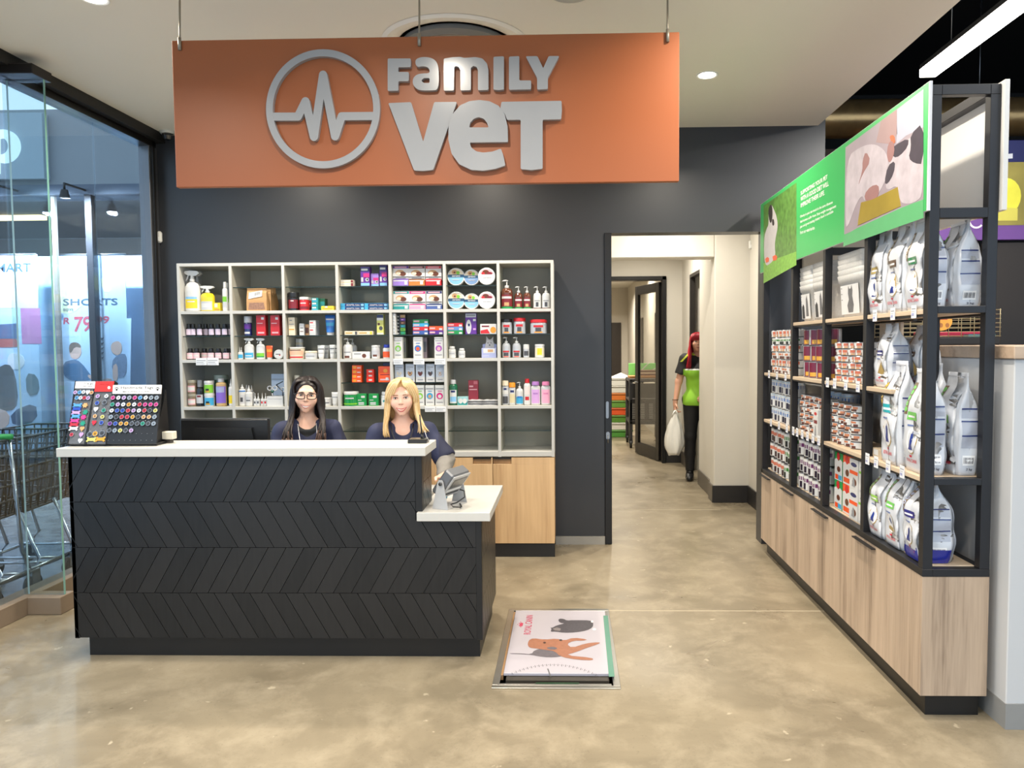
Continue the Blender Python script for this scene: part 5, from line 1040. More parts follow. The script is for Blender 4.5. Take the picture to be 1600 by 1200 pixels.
def tray(w, h):
    b = MB(); d = .09; t = .003; m = PM('white')
    for q in ((-w / 2, -d / 2, 0, w / 2, d / 2, t), (-w / 2, -d / 2, t, w / 2, -d / 2 + t, h), (-w / 2, d / 2 - t, t, w / 2, d / 2, h), (-w / 2, -d / 2 + t, t, -w / 2 + t, d / 2 - t, h), (w / 2 - t, -d / 2 + t, t, w / 2, d / 2 - t, h)): b.box(*q, m)
    e = MB(); decor_box(e, w, d, h, [('r', .06, .72, .94, .75, 'grey'), ('r', .06, .86, .1, .92, 'grey')]); return [('tray_body', b), ('label', e)]
o, ztr = SI(tray, 'C', 778, 906, 405, (1, 2), 'grooming_tray', 'open white tray with scissors standing in it, second column third row', 'tray', None)
TX, TY, TZ = o.location
o = empty('scissors', (TX - .035, TY, TZ + .006)); tag(o, 'pair of scissors with green and white handles standing in the white tray', 'scissors')
b = MB(); b.tube([(-.005, 0, 0), (.0, 0, .09)], [.002, .004], STEEL, 6); b.tube([(.005, .002, 0), (.0, .002, .09)], [.002, .004], STEEL, 6); b.build('blades', o)
for sx in (-1, 1):
    b = MB(); b.tube([(sx * .02 + .016 * math.cos(t), 0, .125 + .016 * math.sin(t)) for t in [2 * PI * i / 14 for i in range(14)]], .0045, PM('lgrey' if sx < 0 else 'white'), 7, True); b.tube([(0, 0, .09), (sx * .012, 0, .112)], .005, PM('dgreen'), 7); b.build('handle', o)
o = empty('clippers', (TX + .045, TY, TZ + .006)); tag(o, 'steel nail clippers leaning over the white tray beside the scissors', 'clippers')
b = MB(); b.tube([(.0, 0, 0), (-.002, 0, .10), (-.05, .0, .15)], .004, M((50, 54, 60), .4), 7); b.tube([(-.05, 0, .15), (.0, 0, .175)], .0035, M((40, 52, 60), .4), 7); b.build('lever', o)
b = MB(); b.tube([(.0 + .014 * math.cos(t), 0, .115 + .016 * math.sin(t)) for t in [2 * PI * i / 14 for i in range(14)]], .004, PM('lgrey'), 7, True); b.build('handle', o)
SI(carton, 'C', 794, 906, 228, (1, 2), 'leaflet_card', 'pale blue leaflet card standing behind the white tray', 'card', None, (176, 192, 214), [('r', .05, .82, .95, .84, 'grey')], d=.006, y=.09)
# column three
SI(bottle, 'C', 952, 1034, 240, (2, 2), 'lotion_bottle', 'pale cream jug bottle behind the head of the dark haired woman', 'bottle', 'third row bottles', (196, 192, 172), (200, 198, 186), sh=.55, neck=.42, caph=.12, y=.03)
SI(jar, 'C', 1206, 1282, 419, (2, 2), 'supplement_jar', 'low white tub with black print right of the dark haired woman', 'jar', 'cream tubs', 'white', 'white', bands=((.3, .5, 'lgrey'), (.35, .45, 'dgrey', .7)), lidh=.25)
SI(tube_pack, 'C', 1280, 1336, 375, (2, 2), 'cream_tube', 'white tube right of the low white tub in the third row', 'tube', 'white cream tubes', 'white', 'white', bands=((.6, .66, 'grey'),))
# column four
z = base(3, 2, True)
for i in range(4): o, z = SI(carton, 'C', 1454, 1530, 265 - 36 * i, (3, 2), 'product_box', 'orange carton, %s from the bottom of the stack of four in the fourth column' % ORDN[i], 'box', 'orange cartons', 'orange', [('r', .1, .2, .45, .8, 'amber'), ('r', .55, .3, .9, .5, 'white')], d=.06, zbase=z + .0002)
z = base(3, 2, True)
for i in range(3): o, z = SI(carton, 'D', 20, 80, 260 - 34.5 * i, (3, 2), 'product_box', 'small red orange carton, %s from the bottom of the stack above the blonde' % ORDN[i], 'box', 'orange cartons', (218, 52, 32), [('r', .3, .35, .75, .7, 'white')], d=.05, zbase=z + .0002)
SI(carton, 'D', 118, 213, 166, (3, 2), 'display_box', 'wide orange display carton left of the dog face cartons', 'box', 'orange cartons', 'orange', [('r', .15, .45, .95, .5, 'dred'), ('r', .15, .12, .9, .22, 'rose'), ('r', .62, .12, .85, .3, 'white'), ('e', .6, .72, .18, .12, 'amber')], d=.07, glass=True)
SI(carton, 'D', 150, 213, 138, (3, 2), 'product_box', 'small dark navy box behind the wide orange display carton', 'box', 'small cartons', 'navy', [('r', .1, .4, .9, .6, 'blue')], d=.03, glass=True, y=.07)
SI(jar, 'E', 705, 818, 201, (3, 2), 'supplement_jar', 'green tub with white lid in the fourth column third row', 'jar', 'third row tubs', 'green', 'white', bands=((.1, .2, 'lime', 1.2), (.5, .58, 'white', .6)), lidh=.2)
for i, (x0, x1) in enumerate(((820, 890), (908, 980))): SI(carton, 'E', x0, x1, 218, (3, 2), 'product_box', 'green carton, %s of two beside the green tub' % ('left', 'right')[i], 'box', 'green cartons', 'green', [('r', .45, .66, .85, .84, 'white'), ('r', .15, .08, .75, .3, 'lgrey'), ('r', .15, .17, .75, .2, 'green'), ('r', .1, .44, .5, .5, 'white')], d=.05)
SI(bottle, 'E', 996, 1058, 203, (3, 2), 'lotion_bottle', 'white screw top bottle left of the blonde woman', 'bottle', 'white screw top bottles', 'white', 'white', bands=((.15, .55, 'white', 1.1), (.25, .4, 'teal', .4)), sh=.7, neck=.75, caph=.2)
# column five: dog face cartons
FACE = [('cream', 'lgrey', 'white terrier'), ('tan', 'brown', 'tan and black'), ('brown', 'dred', 'brown spaniel'), ('dgrey', 'brown', 'dark pointy eared'), ('lgrey', 'tan', 'grey long haired')]
for i, (x0, x1) in enumerate(((248, 320), (335, 407), (417, 488), (498, 568), (577, 645))):
    f = FACE[i]
    SI(carton, 'D', x0, x1, 146 if i else 150, (4, 2), 'product_box', 'white %s dog face carton, %s from left, third row glass shelf' % (f[2], ORDN[i]), 'box', 'dog face cartons', 'white', [('r', .02, .28, .98, .98, (196, 204, 216)), ('e', .5, .44, .2, .11, f[1]), ('e', .33, .5, .1, .09, f[0]), ('e', .67, .5, .1, .09, f[0]), ('e', .5, .4, .1, .05, f[0]), ('r', .15, .8, .85, .84, 'grey'), ('r', .15, .7, .5, .73, 'grey'), ('r', .2, .12, .8, .16, 'grey')], d=.06, glass=True)
for i, (x0, x1, c, c2, n) in enumerate(((416, 484, 'lime', 'white', 'green'), (494, 564, (40, 150, 200), 'tan', 'blue'), (572, 645, (200, 30, 120), 'white', 'pink'))): SI(carton, 'D', x0, x1, 318, (4, 2), 'product_box', 'tall white carton with %s circle, right of the blonde woman on the third board' % n, 'box', 'tall white cartons with circles', 'white', TALL(c, c2), d=.06)
# column six
SI(bottle, 'D', 678, 748, 274, (5, 2), 'lotion_bottle', 'green mouthwash bottle with white label in the sixth column third row', 'bottle', 'third row bottles', (16, 92, 62), 'lgrey', bands=((.08, .6, 'white', .9), (.14, .34, 'sky', .75), (.5, .58, 'navy', .5)), sh=.72, neck=.55, caph=.16)
SI(carton, 'D', 750, 834, 410, (5, 2), 'product_box', 'small pale blue carton beside the green mouthwash bottle', 'box', 'small cartons', (150, 196, 200), [('r', .05, .05, .95, .45, 'teal'), ('e', .3, .5, .2, .3, 'white'), ('e', .7, .5, .2, .3, 'white')], d=.05)
SI(carton, 'D', 838, 916, 278, (5, 2), 'product_box', 'tall dull red carton standing at the back of the sixth column third row', 'box', 'tall red cartons', (150, 40, 56), [('r', .1, .72, .5, .78, 'rose'), ('r', .1, .6, .9, .64, 'rose'), ('r', .55, .84, .95, .96, (190, 100, 110))], d=.05, y=.06)
SAC = M((206, 206, 208), .25, coat=.5, var=.08, bump=.4, scale=40)
def sachet(w, h, k=0):
    b = MB(); V = []; n = 8
    for j in range(n + 1):
        for i in range(n + 1):
            u, v = i / n * 2 - 1, j / n * 2 - 1; f = max(0, 1 - u ** 4) * max(0, 1 - v ** 4); V.append((u * w / 2, v * .05, .006 * f + .0015 * math.sin(i * 1.7 + k) * f + .0012))
    N = len(V); V += [(p[0], p[1], 0.0) for p in V]
    b.add(V, [(j * 9 + i, j * 9 + i + 1, j * 9 + i + 10, j * 9 + i + 9) for j in range(n) for i in range(n)] + [(N + j * 9 + i, N + j * 9 + i + 9, N + j * 9 + i + 10, N + j * 9 + i + 1) for j in range(n) for i in range(n)], SAC, True)
    for (a, c) in ((0, 1), (72, 1), (0, 9), (8, 9)): b.add([V[a + c * i] for i in range(9)] + [V[N + a + c * i] for i in range(9)], [(i, i + 1, i + 10, i + 9) for i in range(8)], SAC)
    return [('sachet', b)]
zz = base(5, 2)
for s_, (xc, n) in enumerate(((CP('D', 896, 460)[0], 'left'), (CP('D', 1012, 460)[0], 'right'))):
    for i in range(5):
        xw = atY(xc, 630, BF + .075).x
        put(sachet, ((.118, .01, i), {}), (xw + .003 * ((i * 7) % 3 - 1), BF + .075 + .004 * (i % 2), zz + .0084 * i), 'sachet', 'silver white sachet, %s from the bottom of the %s pile in the sixth column' % (ORDN[i], n), 'sachet', 'silver sachets')
# column seven
SI(bottle, 'D', 1100, 1157, 282, (6, 2), 'lotion_bottle', 'white and grey shampoo bottle with cream cap, leftmost in the last column third row', 'bottle', 'shampoo bottles', 'lgrey', 'cream', bands=((.06, .36, 'dgrey', .8), (.45, .6, 'white', 1.0), (.62, .7, 'navy', .4)), sh=.74, neck=.85, caph=.2)
SI(bottle, 'D', 1162, 1215, 298, (6, 2), 'lotion_bottle', 'shampoo bottle with orange cap in the last column', 'bottle', 'shampoo bottles', 'white', 'amber', bands=((.1, .5, (214, 200, 160), .9), (.56, .66, 'navy', .6)), sh=.76, neck=.9, caph=.2)
SI(pump, 'D', 1218, 1278, 294, (6, 2), 'pump_bottle', 'white pump bottle with light blue label in the last column third row', 'bottle', 'pump bottles', 'white', None, bands=((.08, .5, 'cyan', 1.1), (.42, .52, 'blue', .6)), sh=.6)
SI(bottle, 'D', 1281, 1336, 267, (6, 2), 'lotion_bottle', 'white bottle with red cap and red paw label in the last column', 'bottle', 'shampoo bottles', 'white', 'red', bands=((.18, .32, 'red', .6), (.4, .7, (226, 210, 206), .8)), sh=.72, neck=.6, caph=.15)
for i, (x0, x1, c, c2, n) in enumerate(((1338, 1415, (206, 160, 214), (170, 120, 190), 'lilac'), (1420, 1498, (240, 170, 196), (220, 130, 170), 'pink'))): SI(bottle, 'D', x0, x1, 289, (6, 2), 'lotion_bottle', '%s labelled white shampoo bottle with %s cap at the right end of the last column' % (n, n), 'bottle', 'shampoo bottles', 'white', c2, bands=((.07, .66, c, .95), (.45, .52, c2, .5)), sh=.74, neck=.7, caph=.15, sy=.55)
# price cards clipped to board fronts
def card(c, x0, x1, y0, y1, label):
    a, d = atY(*CP(c, x0, y0), BF - .004), atY(*CP(c, x1, y1), BF - .004); b = MB(); w, h = d.x - a.x, a.z - d.z
    b.box(-w / 2, 0, 0, w / 2, .0025, h, M((226, 228, 230), .35)); o = b.build('shelf_price_card', None, ((a.x + d.x) / 2, BF - .0035, d.z)); tag(o, label, 'price card', 'price cards on the shelving')
    e = MB(); decor_box(e, w, 0, h, [('r', .06, .6, .9, .68, 'grey'), ('r', .06, .35, .7, .42, 'grey'), ('r', .06, .15, .8, .2, 'lgrey')], y=0); e.build('print', o)
card('C', 185, 274, 100, 158, 'white price card on the second board, left of two under the pink bottles'); card('C', 276, 370, 98, 158, 'white price card on the second board, right of two under the pink bottles')
for i, (x0, x1) in enumerate(((230, 308), (392, 480), (563, 650))): card('D', x0, x1, 106, 152, 'white price card under the tall carton with the %s circle in the second row' % ('green', 'blue', 'purple')[i])
for i, (x0, x1) in enumerate(((485, 570), (574, 655))): card('D', x0, x1, 492, 534, 'white price card on the third board under the %s circle carton' % ('blue', 'pink')[i])
UX0, UX1, UY0, UY1 = 1.445, 1.715, 3.0, 5.5
WOODL = wood_mat('ash', (194, 171, 147), (122, 102, 84), 1.5, 'Z', 0.5)
WOODS = wood_mat('ash_shelf', (206, 186, 160), (168, 146, 122), 1.0, 'Y', 0.5)
FR = M((34, 34, 37), 0.42, 0.2, var=.15, scale=30)
cb = empty('storage_cabinet', (1.58, 4.25, 0)); CBO = Vector(cb.location); tag(cb, 'long low pale wood cabinet with black tab handles under the black display rack', 'cabinet')
def cbox(name, q, m, parent=cb, off_=CBO, bev=.001):
    b = MB(); b.box(q[0] - off_.x, q[1] - off_.y, q[2] - off_.z, q[3] - off_.x, q[4] - off_.y, q[5] - off_.z, m, bev); return b.build(name, parent)
cbox('carcass', (UX0 + .02, UY0 + .018, .1, UX1, UY1, .598), WOODL)
cbox('end_panel', (UX0, UY0, .1, UX1, UY0 + .0175, .598), WOODL)
cbox('kickplate', (UX0 + .04, UY0 + .04, .0005, UX1 - .01, UY1 - .02, .0995), M((18, 17, 17), .4))
for (a, c) in ((3.018, 3.70), (3.70, 4.33), (4.33, 4.96), (4.96, 5.50)):
    d = cbox('door', (UX0, a + .0015, .1, UX0 + .0195, c - .0015, .598), WOODL)
    cbox('handle', (UX0 - .022, c - .245, .582, UX0 - .0005, c - .005, .588), FR, d); 
rk = empty('display_rack', (1.58, 4.25, .5985)); RO = Vector(rk.location); tag(rk, 'black steel display rack with green pet diet banner holding pet food on wooden shelves', 'shelving')
def rbox(name, qs, m, bev=.0015):
    b = MB()
    for q in (qs if isinstance(qs[0], tuple) else [qs]): b.box(q[0] - RO.x, q[1] - RO.y, q[2] - RO.z, q[3] - RO.x, q[4] - RO.y, q[5] - RO.z, m, bev)
    return b.build(name, rk)
T = .04; TOPZ = 2.572
for y in (UY0, 3.605, 4.185, 4.775, UY1 - T):
    rbox('post', (UX0, y, .63 if y < 5 else .01, UX0 + T, y + T, TOPZ - T), FR) if y < 5 else rbox('post', (UX0 - .002, UY1 - .03, .5995, UX0 + T, UY1 + .012, TOPZ - T), FR)
for y in (UY0, 4.185, UY1 - T): rbox('post', (UX1 - T, y, .63, UX1, y + T, TOPZ - T), FR)
rbox('rail', (UX0, UY0, TOPZ - T, UX0 + T, UY1, TOPZ), FR); rbox('rail', (UX1 - T, UY0, TOPZ - T, UX1, UY1, TOPZ), FR)
for z, yy in ((TOPZ - T, UY0), (2.05, UY0), (1.672, UY0), (.975, UY0), (TOPZ - T, UY1 - T), (2.05, 4.185), (2.05, 3.605)): rbox('rail', (UX0 + T, yy, z, UX1 - T, yy + T * .9, z + (T if z > 1.7 else .028)), FR)
rbox('bottom_frame', [(UX0 - .002, UY0 - .002, .599, UX0 + T, UY1, .630), (UX0 + T, UY0 - .002, .599, UX1, UY0 + T, .630), (UX1 - T, UY0 + T, .599, UX1, UY1, .630)], FR)
rbox('bottom_shelf', (UX0 + T, UY0 + T, .60, UX1 - T, UY1, .634), WOODS)
BAY = {1: (3.042, 3.603), 2: (3.647, 4.183), 3: (4.227, 4.773), 4: (4.817, 5.458)}
SH = {}
def rshelf(bay, z, y0=None, y1=None):
    a, c = BAY[bay]; a = a if y0 is None else y0; c = c if y1 is None else y1
    o = rbox('shelf', (UX0 + .003, a, z - .02, UX1 - .002, c, z), WOODS); SH[bay, z] = z
    for xa, xb in ((UX0 + .006, UX0 + .03), (UX1 - .03, UX1 - .005)): rbox('shelf_bracket', (xa, a, z - .03, xb, c, z - .0205), FR)
for bay in (1, 2, 3): rshelf(bay, 1.69)
for bay in (2, 3, 4): rshelf(bay, 1.345)
for bay in (1, 2, 3, 4): rshelf(bay, 1.003)
rshelf(1, 1.345, 3.33, 3.603); rbox('post', (UX1 - .1, 3.30, 1.02, UX1 - .07, 3.328, 1.665), FR)
rbox('batten', [(UX1 - .03, 3.78, 1.36, UX1 - .012, 3.84, 1.668), (UX1 - .03, 3.94, 1.36, UX1 - .012, 4.03, 1.668)], WOODS)
# header boards
rbox('back_banner', (UX1 + .002, UY0 - .02, 2.075, UX1 + .022, UY1, 2.582), M((214, 212, 208), .5, var=.02))
HX = UX0 - .012
b = MB(); b.box(HX - RO.x, UY0 - .006 - RO.y, 2.078 - RO.z, UX0 - .0005 - RO.x, UY1 + .04 - RO.y, 2.585 - RO.z, M((222, 222, 224), .4), .001); b.build('banner_board', rk)
def SB(p):
    q = atX(1180 + p[0] / 3.8095, 120 + p[1] / 3.8095, HX - .0005); return (-(q.y - RO.y), q.z - RO.z)
def bdec(b, pts, m, h): b.prism([SB(p) for p in pts], (HX - RO.x, 0, 0), (0, -1, 0), (0, 0, 1), h, m)
b = MB()
GRN = M((62, 168, 92), .4, var=.08, scale=1.5); YL, YR = 5.535, 3.002
q0 = -(YR - RO.y); q1 = -(YL - RO.y); zb_, zt2 = 2.08 - RO.z, 2.583 - RO.z
b.prism([(q1, zb_), (q0, zb_), (q0, zt2), (q1, zt2)], (HX - RO.x, 0, 0), (0, -1, 0), (0, 0, 1), .0006, GRN)
LEAF = M((86, 128, 58), .5, var=.75, scale=26)
bdec(b, [(50, 768), (246, 630), (246, 1110), (50, 1220)], LEAF, .0010)
bdec(b, [(50, 1110), (246, 1040), (246, 1120), (50, 1230)], M((120, 170, 70), .5, var=.5, scale=40), .0013)
RABW = M((190, 186, 186), .7, var=.1, scale=30); RABK = M((52, 46, 46), .7, var=.2)
bdec(b, smooth([(52, 960), (70, 900), (82, 880), (78, 780), (98, 760), (112, 790), (128, 830), (136, 890), (124, 950), (116, 1000), (122, 1070), (95, 1110), (56, 1130)], 2), RABW, .0016)
bdec(b, smooth([(76, 800), (92, 755), (104, 772), (104, 850), (90, 880)], 2), RABK, .0019); bdec(b, smooth([(100, 850), (112, 845), (116, 880), (104, 890)], 1), RABK, .0019)
bdec(b, [(60, 1084), (74, 1072), (84, 1080), (82, 1100), (66, 1108)], M((220, 90, 50), .5), .0022); bdec(b, [(104, 1070), (122, 1060), (132, 1072), (128, 1090), (108, 1096)], M((220, 90, 50), .5), .0022)
bdec(b, [(538, 420), (1002, 74), (1002, 735), (530, 940)], M((146, 134, 142), .55, var=.14, scale=6), .0010)
bdec(b, [(750, 262), (842, 196), (846, 340), (800, 400), (720, 390)], M((150, 124, 124), .55, var=.1, scale=8), .0013); bdec(b, [(846, 196), (1002, 74), (1002, 300), (900, 350), (842, 400)], M((164, 165, 180), .5, var=.04), .0013)
FURW = M((172, 163, 170), .7, var=.32, scale=16); FURB = M((54, 46, 58), .7, var=.25, scale=20); PNK = M((142, 102, 100), .6, var=.15, scale=10)
bdec(b, smooth([(545, 480), (620, 420), (700, 395), (770, 430), (800, 520), (780, 610), (740, 690), (700, 730), (650, 742), (640, 700), (600, 760), (560, 880), (536, 900)], 2), FURW, .0017)
bdec(b, smooth([(660, 440), (690, 500), (640, 580), (610, 660), (640, 560), (640, 500)], 1), PNK, .0020); bdec(b, smooth([(690, 650), (735, 640), (740, 690), (720, 730), (660, 745), (650, 700)], 1), PNK, .0020)
bdec(b, smooth([(800, 480), (850, 400), (920, 370), (1002, 300), (1002, 700), (960, 745), (900, 760), (860, 740), (850, 640), (790, 680), (775, 640)], 2), FURW, .0017)
bdec(b, smooth([(925, 345), (1002, 270), (1002, 520), (950, 515), (914, 485), (930, 420)], 1), FURB, .0020); bdec(b, smooth([(826, 412), (915, 362), (912, 415), (862, 472), (826, 482), (812, 440)], 1), FURB, .0020); bdec(b, smooth([(770, 632), (790, 530), (836, 496), (828, 575), (790, 640)], 1), FURB, .0020)
bdec(b, smooth([(786, 430), (804, 380), (826, 388), (832, 450), (808, 512), (790, 500)], 1), PNK, .0022); bdec(b, smooth([(800, 350), (830, 345), (836, 400), (812, 390)], 1), M((176, 96, 60), .6), .0020)
bdec(b, [(632, 748), (700, 730), (850, 655), (868, 770), (612, 885), (614, 860)], M((168, 146, 62), .35, .3, var=.3, scale=5), .0023)
bdec(b, [(530, 945), (610, 900), (870, 780), (1002, 730), (1002, 840), (525, 1010)], M((88, 164, 108), .45), .0020)
b.build('banner_print', rk)
b = MB()
def btext(t, p0, pu, pv, bold=.012):
    a, u1, v1 = SB(p0), SB(pu), SB(pv)
    put_text(b, t, (HX - .0016 - RO.x, -a[0], a[1]), (0, -(u1[0] - a[0]), u1[1] - a[1]), (0, -(v1[0] - a[0]), v1[1] - a[1]), M((236, 240, 232), .5), bold)
btext('SUPPORTING YOUR PET', (272, 706), (431, 608), (272, 682)); btext('WITH A GOOD DIET WILL', (272, 742), (438, 648), (272, 716)); btext('IMPROVE THEIR LIFE.', (272, 780), (414, 702), (272, 754))
b.build('banner_text', rk); b = MB()
for i, (t, yr, xr) in enumerate((('Obesity in pets can result in the same diseases', 745, 462), ('that humans suffer from. Stop weight management', 768, 483), ('plan and great tasting dietary food is available', 800, 466), ('from our veterinarian.', 893, 356))):
    y0 = 845 + i * 31; sl = (yr + 8 - y0); btext(t, (268, y0), (xr, yr + 14), (268, y0 - 20), .008)
b.build('banner_text', rk)
LIDM = M((150, 152, 156), .3, .8)
def can(rad, h, col, label, art, lidc=None):
    b = MB(); m = PM(label); lm = PM(lidc) if lidc else LIDM
    b.lathe([(rad * .9, 0), (rad * .97, .002), (rad * .985, .004), (rad * .985, h - .004), (rad * .98, h - .002), (rad * .93, h), (rad * .86, h - .0025), (0, h - .0025)], [LIDM, LIDM, LIDM, lm, lm, lm, lm], 18)
    l = MB(); arc_label(l, rad, .004, h - (.004 if not lidc else .012), m, -PI, PI, 20)
    for i, (a, wd, z0, z1, c) in enumerate(art):
        for k in range(2):
            c0 = -PI / 2 + a + k * PI
            arc_label(l, rad + .0004 + .0002 * i, h * z0, h * z1, PM(c), c0 - wd, c0 + wd, 6)
    return [('can_body', b), ('label', l)]
ART = {
 'redtin': [(0.75, .4, .45, .85, (190, 104, 76)), (-.3, .3, .15, .5, (96, 70, 62)), (.7, .25, .12, .4, (196, 150, 110)), (-.5, .35, .62, .8, (180, 186, 190))],
 'greytin': [(0.0, .55, .55, .82, (190, 120, 86)), (-.5, .3, .1, .45, (90, 50, 40)), (.5, .3, .1, .45, (90, 50, 40))],
 'blue': [(0, 1.35, .55, .78, (50, 100, 170)), (-.6, .22, .1, .5, (40, 40, 60)), (.35, .25, .1, .5, (40, 40, 60)), (0, 1.35, .86, .9, (150, 190, 220))],
 'orange': [(0.1, 1.0, .5, .72, (190, 92, 60)), (-.5, .25, .08, .45, (60, 40, 40)), (.4, .25, .08, .45, (60, 40, 40))],
 'green': [(0.1, 1.2, .5, .72, (60, 120, 50)), (-.5, .25, .08, .45, (30, 34, 30)), (.4, .25, .08, .45, (30, 34, 30))],
 'purple': [(0.1, 1.2, .5, .72, (96, 40, 90)), (-.5, .25, .08, .45, (34, 26, 44)), (.4, .25, .08, .45, (34, 26, 44))],
 'maroon': [(.9, .8, .05, .95, (110, 28, 56)), (.9, .6, .1, .35, (210, 160, 60)), (-.7, .5, .1, .9, (170, 172, 176))],
 'brown': [(-.3, .8, .1, .5, (226, 222, 214)), (0.4, .5, .2, .5, (90, 60, 50)), (.7, .35, .5, .85, (188, 124, 90)), (-.5, .35, .55, .8, (70, 70, 76))]}
def canrow(kind, bay, zsh, rows, ncol, rad, h, art, lab, name, group, y0=None, pitch=None, x=None, label='white', lidc=None, arts=None):
    a, c = BAY[bay]; pitch = pitch or (2 * rad + .006); ys = (a + rad + .012) if y0 is None else y0; xx = (UX0 + .035 + rad) if x is None else x
    for j in range(ncol):
        for i in range(rows):
            ar = art if arts is None else arts(i, j)
            lb = lab(i, j) if callable(lab) else lab
            near = ncol - 1 - j
            L = '%s, row %d down, stack %d from its near post' % (lb, rows - i, j + 1)
            put(can, ((rad, h, 'w', label, ART[ar] if isinstance(ar, str) else ar, lidc), {}), (xx + .004 * math.sin(3 * i + 2.3 * j), ys + j * pitch, zsh + .0006 + i * (h + .0003)), name, L, 'can', group, rotz=-PI / 2 + .25 * math.sin(7 * i + 3 * j))
canrow(0, 4, 1.345, 6, 7, .0395, .0505, 'redtin', 'flat tin, far bay upper shelf', 'food_tin', 'flat tins on the far bay upper shelf', arts=lambda i, j: 'redtin' if i % 2 else 'green' if i == 4 else 'greytin')
canrow(0, 4, 1.003, 3, 7, .0395, .0995, 'blue', 'blue banded can, far bay middle shelf', 'food_can', 'blue banded cans')
canrow(0, 4, .634, 3, 7, .0395, .106, 'orange', lambda i, j: '%s banded can, far bay bottom shelf' % ('green' if j < 3 else 'orange'), 'food_can', 'orange and green banded cans', arts=lambda i, j: 'green' if j < 3 else 'orange', lidc='black')
canrow(0, 3, 1.345, 3, 4, .051, .0985, 'maroon', 'maroon can, third bay upper shelf', 'food_can', 'tall maroon label cans', label='silver', pitch=.118, y0=4.30)
canrow(0, 3, 1.003, 6, 6, .0395, .0385, 'brown', 'flat tin, third bay middle shelf', 'food_tin', 'flat tins on the third bay middle shelf', arts=lambda i, j: 'brown' if (i + j) % 2 else 'greytin')
canrow(0, 3, .634, 3, 6, .0405, .106, 'purple', 'purple banded can, third bay bottom shelf', 'food_can', 'purple banded cans', lidc='black')
canrow(0, 2, 1.345, 6, 5, .0425, .0355, 'redtin', 'flat tin, second bay upper shelf', 'food_tin', 'flat tins on the second bay upper shelf', y0=3.74)
canrow(0, 2, 1.003, 6, 4, .0425, .0375, 'brown', 'flat tin, second bay middle shelf', 'food_tin', 'flat tins on the second bay middle shelf', y0=3.87, arts=lambda i, j: 'brown' if i % 3 else 'greytin')
canrow(0, 3, 1.003, 2, 3, .051, .13, 'blue', 'tall can behind third bay tins', 'food_can', 'tall blue cans behind the tins', y0=4.33, x=UX1 - .065, label='silver', pitch=.115)
canrow(0, 2, .634, 3, 3, .046, .112, 'greytin', 'black lidded can behind second bay cartons', 'food_can', 'black lidded cans behind the cartons', y0=3.90, x=UX1 - .058, label='grey', lidc='black', pitch=.098)
# cartons
def ctn(art): return lambda: art
CT = [('white carton with green pale stripe', 'white', [('r', .02, .62, .98, .70, 'lime'), ('p', [(.3, .2), (.6, .2), (.55, .35), (.62, .55), (.5, .55)], 'dgrey'), ('r', .2, .8, .8, .86, 'grey'), ('r', .1, .05, .9, .1, 'lgrey')]),
      ('blue oval and orange stripe carton', 'white', [('e', .5, .82, .36, .07, 'navy'), ('r', .02, .5, .98, .62, 'orange'), ('e', .6, .25, .25, .12, 'brown'), ('p', [(.3, .1), (.7, .1), (.6, .4), (.45, .4)], 'grey')]),
      ('orange topped carton', 'orange', [('p', [(0, .02), (1, .02), (1, .72), (.75, .78), (.5, .7), (.25, .78), (0, .72)], 'white'), ('r', .1, .08, .9, .25, 'orange'), ('e', .55, .42, .22, .12, 'brown'), ('c', .5, .87, .2, 'red')]),
      ('green topped carton', 'green', [('p', [(0, .02), (1, .02), (1, .72), (.75, .78), (.5, .7), (.25, .78), (0, .72)], 'white'), ('r', .1, .05, .5, .22, 'orange'), ('r', .5, .05, .95, .22, 'cyan'), ('e', .55, .42, .22, .1, 'brown'), ('c', .5, .87, .2, 'red')])]
for j, (n, c, art) in enumerate(CT):
    for i in range(2):
        put(carton, ((.112, .135, .158, c, art), {'side': None}), (UX0 + .04 + .0675 + (.012 if j > 1 else 0), 3.715 + j * .124, .6346 + i * .1585), 'food_carton', '%s, %s of two on the second bay bottom shelf' % (n, ('lower', 'upper')[i]), 'box', 'food cartons', rotz=-PI / 2)
put(carton, ((.075, .03, .165, 'white', [('r', .15, .5, .9, .62, 'dred'), ('e', .5, .85, .3, .06, 'red'), ('p', [(.3, .08), (.75, .08), (.6, .42), (.45, .42)], 'grey')]), {}), (UX0 + .022, 4.34, 1.0035), 'food_carton', 'slim white carton with maroon stripe leaning in front of the third bay tins', 'box', rotz=-PI / 2)
# nested storage tubs
CLR = bpy.data.materials.new('clear_plastic'); CLR.use_nodes = True; nt = CLR.node_tree; nt.nodes.clear()
o_ = nt.nodes.new('ShaderNodeOutputMaterial'); mx = nt.nodes.new('ShaderNodeMixShader'); tr = nt.nodes.new('ShaderNodeBsdfTransparent'); pr = nt.nodes.new('ShaderNodeBsdfPrincipled')
mx.inputs[0].default_value = .5; tr.inputs[0].default_value = (.95, .95, .95, 1); pr.inputs['Base Color'].default_value = (.9, .9, .88, 1); pr.inputs['Roughness'].default_value = .25
nz_ = nt.nodes.new('ShaderNodeTexNoise'); nz_.inputs['Scale'].default_value = 20; rm_ = nt.nodes.new('ShaderNodeMapRange'); rm_.inputs[3].default_value = .42; rm_.inputs[4].default_value = .55; nt.links.new(nz_.outputs['Fac'], rm_.inputs[0]); nt.links.new(rm_.outputs[0], mx.inputs[0])
nt.links.new(tr.outputs[0], mx.inputs[1]); nt.links.new(pr.outputs[0], mx.inputs[2]); nt.links.new(mx.outputs[0], o_.inputs[0])
